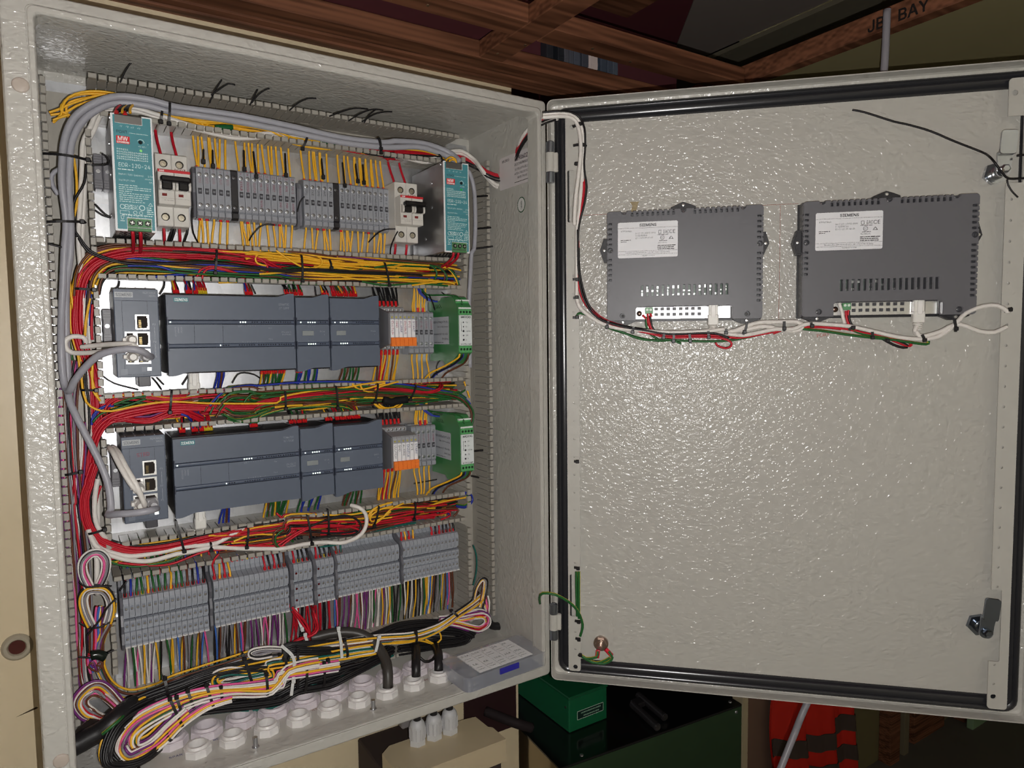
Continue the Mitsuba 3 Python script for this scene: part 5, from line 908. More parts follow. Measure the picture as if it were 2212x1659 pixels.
for c, ln in (('black', [(-85, 14, 64), (-80, 14, 56), (-72, 14, 44), (-54, 14, 36), (-33, 14, 32), (0, 14, 33), (57, 14, 37), (134, 14, 31), (177, 14, 34), (249, 14, 33), (311, 14, 33), (337, 14, 31)]), ('black', [(-82, 13, 57), (-74, 13, 43), (-54, 13, 34), (-28, 13, 31), (11, 13, 33), (69, 13, 36), (133, 13, 29), (177, 13, 32), (234, 13, 31), (295, 13, 31)]), ('blue', [(-35, 18, 29), (-17, 18, 30), (0, 18, 29), (14, 18, 24), (25, 30, 20)]), ('blue', [(-11, 20, 17), (17, 20, 21), (36, 20, 24), (53, 20, 27)]), ('red', [(44, 18, 17), (47, 18, 26), (56, 18, 30), (76, 18, 27), (97, 30, 19)]), ('red', [(38, 18, 18), (42, 18, 27), (53, 18, 32), (64, 18, 31), (82, 18, 26), (104, 30, 20)]), ('red', [(89, 17, 47), (107, 17, 46), (119, 17, 40), (122, 17, 30), (121, 26, 22)]), ('yellow', [(127, 17, 53), (111, 17, 50), (107, 17, 44), (110, 17, 38), (120, 17, 36)]),
              ('yellow', [(134, 16, 55), (149, 16, 45), (167, 16, 36), (183, 16, 36), (192, 16, 42), (190, 16, 49), (183, 26, 55)]), ('yellow', [(215, 26, 56), (217, 26, 49), (213, 26, 42), (201, 26, 39), (184, 26, 39)]), ('green-yellow', [(256, 26, 17), (247, 26, 26), (248, 26, 37), (266, 26, 44), (301, 26, 45), (350, 26, 45)]), ('green-yellow', [(266, 17, 40), (313, 17, 48), (349, 17, 48), (362, 17, 37), (357, 17, 25), (345, 17, 19)]), ('green-yellow', [(297, 17, 41), (339, 17, 47), (366, 17, 44), (378, 17, 33), (376, 17, 24), (362, 17, 20)]), ('brown', [(305, 18, 43), (353, 18, 49), (373, 18, 41), (375, 18, 27), (366, 18, 21)]), ('green-yellow', [(346, 18, 46), (377, 18, 46), (394, 18, 33), (399, 18, 20)]), ('yellow', [(355, 19, 45), (381, 19, 44), (393, 19, 31), (398, 19, 21)]), ('yellow', [(168, 16, 29), (206, 16, 28), (242, 16, 23), (296, 16, 25), (353, 16, 25), (388, 16, 22)]), ('yellow', [(111, 16, 25), (130, 16, 27), (150, 16, 30), (164, 16, 29)]), ('green-yellow', [(247, 16, 20), (280, 16, 16), (328, 16, 20), (379, 16, 18)]), ('yellow', [(321, 15, 17), (353, 15, 22), (378, 15, 24), (390, 15, 21)])):
    wire(c, ln, D2, 1.35)
# ---- duct between the controller rows
D3 = 'in the duct between the controller rows'
bundle([(-85, 24, -211), (-81, 24, -182), (-72, 24, -158), (-57, 24, -146), (-29, 24, -140), (5, 24, -137), (52, 24, -141), (102, 24, -144), (107, 24, -142), (147, 24, -136), (204, 24, -134), (248, 24, -131), (280, 24, -128), (328, 24, -134), (362, 24, -130)], ['red'] * 9, 4.5, 3, D3, 1.35, 50, .5, (0, .45))
bundle([(-67, 22, -142), (-63, 22, -131), (-52, 22, -123), (-28, 22, -123), (5, 22, -129), (40, 22, -126), (90, 22, -125), (133, 22, -126)], ['red', 'brown', 'red', 'red', 'yellow', 'red', 'red'], 4.5, 4, D3, 1.3, 51, .7, (.1, .5))
bundle([(-66, 24, -154), (-57, 24, -145), (-40, 24, -150), (-18, 24, -152), (5, 24, -144), (22, 24, -146), (41, 34, -157)], ['red'] * 6 + ['violet'], 4, 4, D3, 1.3, 52, .5, (.2, .1))
bundle([(47, 22, -150), (57, 22, -135), (72, 22, -124), (97, 22, -123), (107, 22, -126), (161, 22, -125), (218, 22, -125), (279, 22, -130), (344, 22, -140), (396, 22, -150), (414, 22, -163)], ['green-yellow', 'brown', 'green', 'brown', 'green-yellow', 'brown', 'green-yellow', 'green', 'brown', 'green-yellow', 'blue'], 9, 6, D3, 1.3, 53, .8, (.15, .3))
bundle([(63, 24, -148), (76, 24, -153), (102, 24, -155), (107, 24, -151), (147, 24, -144), (189, 24, -143), (225, 24, -149), (244, 34, -162)], ['green-yellow', 'brown', 'green', 'brown', 'green-yellow', 'brown', 'green', 'brown'], 8, 6, D3, 1.3, 54, .7, (.1, .3))
bundle([(107, 26, -145), (161, 26, -141), (219, 26, -140), (280, 26, -141), (346, 26, -145), (399, 26, -143), (415, 26, -131)], ['brown', 'green', 'green-yellow', 'brown', 'yellow', 'green', 'brown', 'green-yellow', 'brown', 'green', 'yellow', 'brown'], 9, 7, D3, 1.3, 55, .9, (.3, .3))
for c, ln in (('yellow', [(-89, 16, -69), (-87, 16, -93), (-86, 16, -108), (-86, 16, -110), (-83, 16, -126), (-74, 16, -135), (-59, 16, -138), (-29, 16, -133), (4, 16, -131), (51, 16, -136), (127, 16, -140), (132, 16, -133), (173, 16, -127), (216, 16, -125), (246, 16, -121), (277, 16, -119)]), ('yellow', [(240, 16, -121), (245, 16, -130), (259, 16, -132), (269, 16, -126), (297, 16, -120)]), ('yellow', [(229, 16, -120), (238, 16, -128), (253, 16, -127), (277, 16, -121)]), ('yellow', [(263, 24, -150), (271, 24, -157), (284, 24, -161), (298, 24, -160), (306, 24, -153)]), ('yellow', [(270, 24, -151), (279, 24, -157), (292, 24, -157), (302, 24, -152)]), ('yellow', [(265, 24, -151), (277, 24, -159), (293, 24, -160), (305, 24, -154)]), ('red', [(261, 17, -127), (309, 17, -132), (342, 17, -137), (362, 17, -133), (371, 30, -127)]), ('red', [(265, 18, -131), (309, 18, -134), (351, 18, -139), (367, 18, -133), (374, 30, -128)]), ('red', [(258, 18, -131), (293, 18, -134), (334, 18, -138), (359, 18, -137), (369, 30, -130)]),
              ('green-yellow', [(285, 18, -124), (342, 18, -135), (394, 18, -145), (414, 18, -161), (421, 18, -176), (417, 18, -193)]), ('brown', [(294, 19, -128), (346, 19, -137), (391, 19, -147), (411, 19, -161), (418, 19, -177), (415, 19, -191)]), ('yellow', [(406, 20, -125), (411, 20, -138), (415, 20, -150)]), ('green-yellow', [(87, 16, -137), (96, 16, -127), (114, 16, -129), (105, 16, -132), (132, 16, -131)]), ('green-yellow', [(61, 16, -138), (66, 16, -128), (76, 16, -123), (95, 16, -123), (106, 16, -127), (125, 16, -127)]), ('green-yellow', [(-56, 17, -131), (-39, 17, -125), (-23, 17, -123)]), ('green', [(-78, 18, -150), (-70, 18, -141), (-57, 18, -137), (-40, 18, -132), (-23, 18, -126)]), ('blue', [(-79, 20, -153), (-77, 20, -142), (-69, 20, -134), (-59, 20, -131)]), ('blue', [(-78, 21, -150), (-74, 21, -140), (-65, 21, -133), (-56, 21, -133)]), ('blue', [(14, 18, -147), (21, 18, -150), (27, 30, -158)]), ('green-yellow', [(62, 17, -150), (75, 17, -158), (100, 17, -156), (120, 17, -148)])):
    wire(c, ln, D3, 1.35)
solid('foam_pad', tube([(274, 16, -145), (285, 16, -148), (297, 16, -147), (310, 16, -146)], 5.5, 9), 'm_matte', (24, 24, 25), 'black wrap round the wires in the duct between the controller rows', 'wrap', smooth=True)
# ---- duct below the lower controllers
D4 = 'in the duct below the lower controller row'
bundle([(-77, 18, -198), (-83, 18, -216), (-84, 18, -221), (-89, 18, -238), (-87, 18, -265), (-76, 18, -285), (-59, 18, -297), (-38, 18, -305), (-4, 18, -307), (44, 18, -303), (94, 18, -301), (134, 18, -300), (124, 18, -284)], ['red'] * 9 + ['brown', 'black'], 5, 3, 'in the thick bundle bending from the left duct into the duct below the lower controllers', 1.35, 60, .4, (0, .4))
wire('white', [(-76, 16, -215), (-80, 16, -239), (-80, 16, -263), (-74, 16, -280), (-64, 30, -296)], 'beside the red bundle at the lower left corner', 2.7, 10, kind='cable')
wire('white', [(-88, 16, -272), (-82, 16, -291), (-71, 16, -303), (-51, 16, -314), (-27, 16, -320), (1, 16, -317), (19, 16, -317), (43, 16, -316), (80, 16, -324), (119, 16, -331), (129, 14, -332), (155, 14, -331), (174, 14, -332), (188, 14, -334), (203, 8, -336), (218, 8, -335), (233, 8, -329), (241, 8, -316), (240, 8, -301), (231, 8, -291), (222, 16, -288)], 'looping white over the duct below the lower controllers', 2.8, 10, kind='cable')
wire('white', [(-86, 18, -277), (-80, 18, -293), (-68, 18, -302), (-47, 18, -311), (-15, 18, -312), (8, 18, -310), (41, 18, -312), (53, 18, -310), (71, 18, -302), (88, 24, -296)], 'lying beside the looped white one', 2.8, 10, kind='cable')
wire('white', [(-86, 20, -273), (-84, 20, -288), (-81, 20, -307), (-82, 20, -338), (-82, 30, -353)], 'hanging down the left duct', 3, 10, kind='cable')
bundle([(38, 24, -310), (82, 24, -313), (135, 24, -312), (138, 24, -303), (180, 24, -308), (225, 24, -312), (255, 24, -312), (304, 24, -313), (354, 24, -318), (390, 24, -318)], ['brown', 'red', 'yellow', 'brown', 'green-yellow', 'red', 'brown', 'yellow', 'black', 'brown', 'red', 'green-yellow', 'brown', 'yellow', 'brown', 'red', 'green', 'brown', 'yellow', 'red'], 12, 7, D4, 1.3, 61, .9, (.2, .3))
bundle([(125, 24, -311), (166, 24, -316), (195, 24, -321), (224, 24, -324), (255, 24, -322), (304, 24, -321), (372, 24, -321)], ['brown', 'red', 'brown', 'black', 'red', 'brown', 'red', 'brown', 'yellow', 'black'], 8, 6, D4, 1.3, 62, .9, (.2, .4))
for c, ln in (('red', [(122, 16, -332), (138, 16, -322), (164, 16, -311), (192, 16, -311), (222, 16, -319), (237, 16, -327)]), ('red', [(122, 16, -327), (143, 16, -316), (167, 16, -309), (192, 16, -313)]), ('red', [(226, 20, -308), (214, 20, -308), (205, 20, -313), (204, 20, -321), (211, 20, -328), (223, 20, -330), (230, 20, -326)]), ('red', [(232, 20, -320), (230, 20, -311), (220, 20, -307), (210, 20, -308), (204, 20, -316), (206, 20, -325), (215, 20, -329), (226, 20, -329)]), ('black', [(185, 15, -304), (207, 15, -302), (225, 15, -306), (235, 15, -316), (233, 15, -326), (221, 15, -330), (191, 15, -326), (163, 15, -326)]), ('black', [(163, 15, -309), (192, 15, -302), (214, 15, -301), (232, 15, -311), (236, 15, -322)]), ('yellow', [(283, 14, -292), (261, 14, -295), (249, 14, -302), (245, 14, -312), (247, 14, -319), (256, 14, -319), (269, 14, -311), (280, 14, -302), (300, 14, -296)]), ('yellow', [(277, 14, -292), (255, 14, -298), (249, 14, -308), (251, 14, -315), (262, 14, -314), (280, 14, -305)]), ('yellow', [(284, 15, -298), (265, 15, -300), (252, 15, -306), (250, 15, -311)]), ('yellow', [(304, 24, -312), (337, 24, -309), (372, 24, -305), (413, 24, -304)]), ('green', [(88, 30, -295), (94, 30, -308), (102, 30, -320), (114, 30, -327), (138, 30, -324), (146, 30, -330)]), ('teal', [(324, 26, -331), (296, 26, -331), (264, 26, -334), (232, 26, -339), (202, 26, -343), (180, 26, -342)]), ('green-yellow', [(-75, 16, -308), (-64, 16, -316), (-47, 16, -323), (-27, 16, -325), (-5, 16, -324), (10, 16, -319)]), ('green-yellow', [(125, 15, -332), (119, 15, -324), (120, 15, -314), (130, 15, -307)]), ('brown', [(122, 15, -332), (116, 15, -321), (118, 15, -309), (126, 15, -305)]), ('yellow', [(68, 17, -313), (87, 17, -308), (106, 17, -310), (133, 17, -316)]), ('yellow', [(62, 18, -307), (94, 18, -300), (135, 18, -301)]), ('red', [(42, 17, -338), (45, 17, -331), (50, 17, -326)]), ('red', [(-60, 16, -316), (-33, 16, -324), (-5, 16, -328), (31, 16, -320), (67, 16, -318), (132, 16, -330)]), ('red', [(284, 17, -315), (317, 17, -313), (368, 17, -317), (377, 17, -326), (361, 17, -330)]), ('red', [(260, 17, -318), (309, 17, -318), (351, 17, -322), (375, 17, -320)]), ('brown', [(333, 16, -313), (377, 16, -315), (391, 16, -320), (382, 16, -328)])):
    wire(c, ln, D4, 1.35)
for k in range(4): wire('blue', [tuple(np.array(p) + (k * .6, k, -k * 1.1 + 2)) for p in [(390, 22, -315), (404, 22, -319), (415, 22, -315), (419, 22, -308), (414, 22, -300), (404, 22, -297)]], 'coiled at the right end of the duct below the lower controllers', 1.2)
wire('green-yellow', [(389, 20, -311), (403, 20, -315), (411, 20, -311), (412, 20, -305), (407, 20, -300)], 'coiled at the right end of the duct below the lower controllers', 1.2)
# hidden depth of the ducts: wires below the ones that can be told apart
for nm, z, seed in (('below the power supply row', 36.5, 1), ('between the controller rows', -140.5, 2), ('below the lower controllers', -315.5, 3)):
    g = random.Random(seed)
    for col in ('brown', 'green', 'red', 'black', 'yellow'):
        ms = [tube(spline([(-66, 55 + g.uniform(-12, 12), z + g.uniform(-14, 14)), (60, 52 + g.uniform(-12, 12), z + g.uniform(-14, 14)), (180, 52 + g.uniform(-12, 12), z + g.uniform(-14, 14)), (300, 52 + g.uniform(-12, 12), z + g.uniform(-14, 14)), (405, 52 + g.uniform(-12, 12), z + g.uniform(-14, 14))], 16), 1.4, 6, raw=True) for _ in range(7)]
        solid('wire_layer', cat(*ms), 'm_plastic', COL[col], f'{col} wires lying deep in the duct {nm}', 'wires', smooth=True, kind='stuff')
# ---- left duct
bundle([(-94, 24, -79), (-101, 24, -125), (-102, 24, -161), (-102, 24, -197), (-100, 24, -239), (-101, 24, -243), (-100, 24, -268), (-99, 24, -293), (-98, 24, -323), (-98, 24, -360), (-99, 24, -397), (-99, 24, -416), (-99, 24, -440), (-97, 24, -456)], ['violet', 'white', 'pink', 'brown', 'white', 'violet', 'grey', 'white', 'brown', 'red', 'white', 'black', 'pink', 'violet', 'white', 'brown', 'grey'], 8.5, 7, 'in the many coloured bundle down the left duct', 1.25, 70, .7)
bundle([(-89, 26, -150), (-90, 26, -186), (-95, 26, -222), (-98, 26, -252), (-94, 26, -263), (-90, 26, -291)], ['red', 'white', 'brown', 'white', 'red', 'violet'], 4.5, 4, 'in the many coloured bundle down the left duct', 1.25, 71, .6)
for c, ln in (('yellow', [(-84, 24, 159), (-81, 24, 127), (-83, 24, 91), (-91, 24, 65), (-93, 24, 36), (-92, 24, -5), (-88, 24, -40), (-87, 24, -73), (-85, 24, -87)]), ('black', [(-71, 18, 140), (-74, 18, 119), (-85, 18, 95), (-85, 18, 65), (-83, 18, 59)]), ('black', [(-73, 22, 11), (-76, 22, -7), (-80, 22, -40), (-83, 22, -58), (-82, 22, -87), (-82, 22, -111), (-81, 22, -120), (-81, 22, -150), (-84, 22, -186), (-87, 22, -222)]), ('yellow', [(-74, 20, -9), (-79, 20, -34), (-81, 20, -52)]), ('red', [(-72, 20, -16), (-74, 20, -40), (-74, 20, -56)]), ('green-yellow', [(-96, 24, -9), (-97, 24, -28), (-97, 24, -46), (-95, 24, -69), (-94, 24, -79)]), ('green-yellow', [(-97, 24, -5), (-96, 24, -22), (-98, 24, -40), (-96, 24, -63)]), ('yellow', [(-75, 18, -81), (-76, 18, -99), (-76, 18, -111), (-74, 18, -118), (-69, 18, -126)]), ('yellow', [(-77, 18, -91), (-75, 18, -109), (-71, 18, -123)]), ('yellow', [(-78, 22, -199), (-78, 22, -217), (-78, 22, -233), (-80, 22, -239)]), ('red', [(-73, 20, -224), (-77, 20, -235), (-81, 20, -259), (-83, 20, -283)]), ('white', [(-102, 18, 70), (-103, 18, 63)])):
    if len(ln) > 2: wire(c, ln, 'running down the left duct', 1.4)
wire('cable', [(-99, 20, 104), (-104, 20, 114), (-104, 20, 124), (-98, 20, 131), (-94, 20, 127), (-97, 26, 116)], 'bulging out at the upper left duct', 2.4, 9, kind='cable')
for ln in ([(-80, 10, -59), (-83, 10, -53), (-93, 10, -52), (-99, 10, -56), (-100, 10, -63), (-94, 10, -70), (-74, -5, -70), (-56, -28, -68), (-45, -40, -65), (-37, -34, -62), (-35, -18, -56)], [(-85, 8, -64), (-69, -6, -62), (-55, -24, -61), (-40, -36, -61), (-34, -34, -65), (-32, -18, -73)]):
    wire('white', ln, 'plugged into the upper network switch', 2.7, 10, kind='cable')
for ln in ([(-63, 8, -182), (-63, 8, -179), (-61, -14, -181), (-56, -30, -194), (-48, -40, -212), (-42, -40, -222), (-36, -20, -231)], [(-59, 8, -180), (-58, 8, -180), (-55, -14, -184), (-50, -30, -197), (-42, -40, -215), (-38, -40, -227), (-34, -36, -240), (-34, -18, -247)]):
    wire('white', ln, 'arching into the lower network switch', 2.9, 10, kind='cable')
# network plugs in the switches and the two plugs under the controllers
def plug(x, y, z, label, col=(222, 220, 214), down=False):
    t = thing('network_plug', label, 'network plug')
    if down:
        part(t, 'body', cat(box(x - 5.8, x + 5.8, y - 4, y + 4, z - 14, z + 6, .8), box(x - 6.6, x + 6.6, y - 4.8, y + 4.8, z - 24, z - 10, 1)), 'm_plastic', col)
        part(t, 'latch', box(x - 2.6, x + 2.6, y - 6.6, y - 4.4, z - 14, z + 2, .4), 'm_plastic', (234, 232, 228))
        part(t, 'boot', cat(*[lathe([(0, 0), (5.8 - .5 * i, 0), (6 - .5 * i, 1.1), (5 - .5 * i, 2), (0, 2)], (x, y, z - 26.4 - 2.3 * i), 'z', 14) for i in range(4)]), 'm_plastic', col, kind='stuff', label='ribbed strain relief boot')
    else:
        part(t, 'body', box(x - 5.6, x + 5.6, y - 14, y + 4, z - 4.4, z + 4.4, .8), 'm_plastic', col)
        part(t, 'boot', lathe([(0, 26), (3.4, 26), (4, 22), (5.2, 16), (5.6, 12)], (x, y + 2, z), '-y', 14), 'm_plastic', col, smooth=40)
        part(t, 'latch', box(x - 8.6, x - 5.2, y - 9, y + 2, z - 2.2, z + 2.2, .4), 'm_plastic', col)
plug(-37.5, -8, -56.5, 'white network plug in the middle socket of the upper switch'); plug(-37.5, -8, -75.5, 'white network plug in the lower left socket of the upper switch'); plug(-24.5, -8, -76, 'grey network plug in the lower right socket of the upper switch', (176, 176, 180))
plug(-37, -8, -224, 'white network plug in the middle left socket of the lower switch'); plug(-37, -8, -243, 'white network plug in the lower left socket of the lower switch'); plug(-24, -8, -244, 'grey network plug in the lower right socket of the lower switch', (176, 176, 180))
plug(32, 34, -100, 'white network plug under the upper controller', down=True); plug(32.5, 34, -270, 'white network plug under the lower controller', down=True)
wire('white', [(30, 34, -126), (22, 34, -130), (16, 44, -125), (17, 56, -121)], 'curling from the plug under the upper controller', 2.7, 9, kind='cable')
wire('white', [(29, 34, -299), (22, 34, -296), (18, 50, -298)], 'curling from the plug under the lower controller', 2.7, 9, kind='cable')
# ---- drops at the controllers
r8 = random.Random(9)
def drop(x, z0, z1, col, where, y0=26, y1=46, f='r', r=1.25):
    d = r8.uniform(-1.5, 1.5)
    wire(col, [(x, y0, z0), (x, y0 + 2, z0 + .25 * (z1 - z0)), (x + d, (y0 + y1) / 2, z0 + .6 * (z1 - z0)), (x + d * 2, y1, z1), (x + d * 2.5, y1 + 2, z1 + .25 * (z1 - z0))], where, r, f0=f, kind='lead')
for dz, which in ((0, 'upper'), (-170.2, 'lower')):
    W_ = f'entering the top of the {which} controller row'
    for xs, cols, fs in (((14, 16.5, 18), ('yellow', 'red', 'black'), 'r'), ((28, 30, 32.5), ('blue', 'red', 'black'), 'r'), ((37, 39.5), ('blue', 'red'), 'r'), ((42, 44.5, 47, 49.5), ('red', 'red', 'red', 'red'), 'y'), ((97, 99.5, 102, 104), ('blue', 'red', 'brown', 'brown'), 'r'), ((147, 150, 154, 158, 161, 165, 168), ('black', 'black', 'green', 'black', 'green-yellow', 'red', 'green'), 'r'), ((196, 199, 203), ('yellow', 'black', 'black'), 'r'), ((210, 213, 217, 220, 223, 227, 230, 234, 237, 240, 243), ('red', 'red', 'brown', 'green-yellow', 'yellow', 'brown', 'red', 'green-yellow', 'brown', 'red', 'yellow'), 'r')):
        for x, c in zip(xs, cols): drop(x, dz + 1 if x < 140 else dz + 2, dz + 19, c, W_, 30, 48, fs)
    W_ = f'leaving the bottom of the {which} controller row'
    for xs, cols, f in (((60, 62.5, 65, 67.5), ('blue', 'blue', 'brown', 'blue'), None), ((114, 117, 120, 123, 126, 129, 132, 137, 140, 143), ('yellow', 'brown', 'green', 'green-yellow', 'yellow', 'green-yellow', 'green', 'green', 'green-yellow', 'yellow'), 'r'), ((160, 163, 166), ('green-yellow', 'blue', 'blue'), 'r'), ((172, 175, 177, 184, 187), ('green', 'blue', 'blue', 'green-yellow', 'blue'), None), ((222, 226, 230, 234, 238, 242, 246), ('brown', 'green-yellow', 'brown', 'green', 'green-yellow', 'brown', 'green-yellow'), None)):
        for x, c in zip(xs, cols): drop(x, dz - 97, dz - 122, c, W_, 34, 50, f)
    W_ = f'at the {which} coupling relays'
    for i in range(6):
        x = 271.5 + 6.2 * i + 3
        for o in (-1.4, 1.2): drop(x + o, dz - 11, dz + 14, 'black', W_ + ' above', 34, 46, 'r' if o < 0 else None, 1.35)
        drop(x, dz - 76, dz - 118, ('yellow', 'red', 'yellow', 'yellow', 'brown', 'yellow')[i], W_ + ' below', 36, 52, 'r'); drop(x + 2, dz - 76, dz - 118, ('brown', 'yellow', 'red', 'yellow', 'yellow', 'yellow')[i], W_ + ' below', 38, 54, None)
    for i in range(1, 5):
        x = 329.6 + 8.2 * i + 3.8
        if i < 4:
            drop(x - 1, dz - 19, dz + 15, 'yellow', W_ + ' on the right, above', 56, 54, 'r' if i > 1 else None, 1.35)
            drop(x + 2, dz - 19, dz + 15, 'yellow', W_ + ' on the right, above', 56, 54, None, 1.35)
        drop(x - 4, dz - 82, dz - 118, 'yellow', W_ + ' on the right, below', 56, 52, None, 1.35)
for dz, which in ((0, 'upper'), (-173.5, 'lower')):
    Wm = f'at the {which} green amplifier'
    wire('green-yellow', [(352, 50, dz + 18), (356, 40, dz + 6), (370, 10, dz + 4), (383, -6, dz + 1), (386, -13, dz - 6), (387, -12, dz - 12)], Wm, 1.2)
    for c, o in (('blue', 0), ('blue', 3), ('green', 5)): wire(c, [(346 + o, 52, dz + 20), (350 + o, 50, dz + 8), (362 + o, 44, dz - 2), (374, 40, dz - 4)], Wm, 1.3)
    for c, u, q in (('yellow', 3.4, -22), ('black', 8.4, -12), ('blue', 9.6, -10), ('brown', 18.4, 6)):
        wire(c, [(377.5 + u, -12, dz - 77), (377.5 + u, -12, dz - 86), (378 + u + q * .4, 10, dz - 98), (376 + q, 34, dz - 112), (372 + q, 44, dz - 124)], Wm + ' below', 1.4, f0='r')
for ln in ([(348, 40, 10), (356, 40, 2), (352, 30, -3)], [(358, 36, 6), (354, 16, -8), (352, 6, -18)], [(381, 40, 10), (387, 40, 6)], [(373, 44, -115), (372, 44, -102), (379, 44, -92), (386, 44, -94)], [(154, 44, 12), (156, 40, 3)], [(189, 40, 13), (190, 40, 1)], [(-64, 50, -99), (-53, 50, -108), (-28, 50, -117)], [(-14, 30, -102), (-9, 30, -109), (-4, 40, -117)], [(-9, 30, -102), (-2, 30, -111)], [(80, 50, -114), (87, 50, -103), (96, 50, -101), (108, 50, -104), (115, 50, -109)], [(28, 44, -101), (20, 44, -113)], [(-43, 40, 13), (-44, 40, 7), (-48, 40, 2)], [(5, 40, 14), (4, 40, 7), (-1, 40, -2)], [(14, 40, 14), (18, 40, 0)], [(105, 36, 13), (110, 36, 1)], [(-24, 30, -161), (-23, 30, -169)], [(-14, 30, -161), (-12, 30, -170)], [(5, 40, -280), (8, 40, -294)], [(336, 56, -279), (372, 50, -276)]):
    tail(ln, 'black cable tie tail among the controllers')
# ---- drops at the bottom terminal strip
cyc = {0: ['black', 'blue', 'green-yellow', 'green', 'yellow', 'green', 'green', 'green', 'yellow', 'green', 'green', 'brown', 'black', 'blue', 'black'], 1: ['red', 'yellow', 'red', 'yellow', 'blue', 'blue', 'blue', 'black', 'blue', 'blue', 'red', 'black', 'red', 'black', 'brown'], 2: ['red', 'black', 'black', 'black'], 3: ['red', 'black', 'black', 'black'], 4: ['brown', 'teal', 'yellow', 'green', 'yellow', 'green', 'green', 'yellow', 'green', 'green', 'brown', 'black', 'blue', 'black', 'red'], 5: ['red', 'yellow', 'red', 'yellow', 'blue', 'blue', 'blue', 'blue', 'red', 'black', 'red', 'black', 'black', 'brown', 'black']}
low = ['white', 'brown', 'yellow', 'green', 'violet', 'sky', 'white', 'violet', 'brown', 'yellow', 'white', 'grey', 'white', 'pink', 'grey', 'yellow', 'white', 'brown', 'black', 'violet', 'pink', 'green']
NAME = ('leftmost', 'second', 'left four-way', 'right four-way', 'long third', 'rightmost')
for sct, (x0, n_, dz) in enumerate(((-57, 15, 0), (42.6, 15, 1.5), (142.4, 4, 4), (172.4, 4, 4.5), (201, 15, 6), (298.6, 15, 8))):
    for i in range(n_):
        x = x0 + 6.2 * i + 2.9; c = cyc[sct][i]
        near = sct in (0, 2, 3) or (sct == 1 and (i < 4 or i > 9)) or (sct == 4 and i < 2) or (sct == 5 and (i < 4 or i > 7))
        y0, zz = (29, -361) if near else (47, -345)
        wire(c, [(x, y0 - 1, zz - 3 + dz), (x, y0 - 1, zz + 5 + dz), (x + r8.uniform(-1.5, 1.5), y0 + 6, zz + 16 + dz), (x + r8.uniform(-3, 3), 50, -333), (x + r8.uniform(-3, 3), 48, -322)], f'entering the top of the {NAME[sct]} terminal section', 1.3, f0='r' if r8.random() < .93 else 'y', kind='terminal_lead')
        if r8.random() < .6 and near: wire(cyc[sct][(i + 5) % n_], [(x + 1.4, 46, -346 + dz), (x + 1.4, 46, -340 + dz), (x + 1.4, 50, -331), (x, 50, -320)], f'entering the top of the {NAME[sct]} terminal section', 1.25, f0='r', kind='terminal_lead')
        for q in range(2):
            c = low[(i * 3 + sct * 5 + q * 7) % len(low)]
            if sct in (2, 3): c = ('red', 'red', 'black', 'red')[i]
            if (sct in (1, 5) and i < 4) or (sct == 5 and i < 6): c = 'black' if q else c
            o = r8.uniform(-5, 5)
            wire(c, [(x + q * 1.5 - .7, 34 + q * 10, -417 + dz), (x + q * 1.5 - .7, 34 + q * 9, -426 + dz), (x + o * .5, 36 + q * 8, -448), (x + o, 44, -474), (x + o * 1.1, 48, -490)], f'dropping from the {NAME[sct]} terminal section', 1.15, f0='r' if sct == 4 and i < 2 else None, kind='field_lead')
# ---- loops low in the left duct
for k, (c, ln, cols) in enumerate(((0, [(-90, 12, -338), (-95, 12, -323), (-95, 12, -309), (-89, 12, -301), (-82, 12, -299), (-76, 12, -302), (-72, 12, -311), (-74, 12, -325), (-79, 12, -336)], ['white', 'brown', 'pink', 'white', 'grey', 'black', 'white']), (0, [(-90, 10, -382), (-95, 10, -366), (-97, 10, -351), (-93, 10, -342), (-84, 10, -341), (-75, 10, -345), (-70, 10, -356), (-70, 10, -369), (-74, 10, -383)], ['white', 'yellow', 'grey', 'brown', 'white', 'grey', 'yellow', 'black']))):
    bundle(ln, cols, 4.6, 3, ('bent into the upper loop low in the left duct', 'bent into the lower loop low in the left duct')[k], 1.25, 80 + k, .25)
bundle([(-80, 16, -364), (-82, 16, -380), (-83, 16, -398), (-85, 16, -416), (-87, 16, -434), (-93, 16, -422), (-90, 16, -439)], ['red', 'pink', 'sky', 'white', 'yellow', 'violet', 'brown'], 5, 3, 'hanging below the loops in the left duct', 1.25, 83, .5)
bundle([(-68, 16, -364), (-71, 16, -384), (-79, 16, -399), (-84, 16, -417), (-83, 16, -433), (-85, 16, -427), (-83, 16, -441), (-76, 16, -459), (-64, 16, -472), (-49, 16, -478), (-27, 16, -477), (-13, -10, -461), (9, -10, -459), (31, -10, -457), (54, -10, -455), (78, -10, -453), (97, -10, -453)], ['white', 'yellow', 'grey', 'white', 'teal', 'brown', 'yellow'], 4.6, 4, 'sweeping from the left duct across the top of the harness', 1.3, 84, .5)
bundle([(-65, -30, -469), (-75, -10, -460), (-85, -10, -447), (-94, -10, -446), (-104, -10, -454), (-106, -10, -463), (-100, -10, -475), (-92, -10, -481), (-82, -24, -481)], ['violet', 'pink', 'white', 'brown', 'grey', 'yellow', 'white', 'red', 'pink', 'grey', 'white'], 6.5, 3, 'coiled at the lower left corner of the cabinet', 1.3, 85, .2)
bundle([(-71, -30, -465), (-81, -8, -460), (-91, -8, -453), (-100, -8, -457), (-100, -8, -466), (-92, -8, -476), (-83, -26, -476)], ['white', 'yellow', 'red', 'grey', 'pink', 'brown', 'white'], 4, 3, 'coiled at the lower left corner of the cabinet', 1.3, 86, .2)
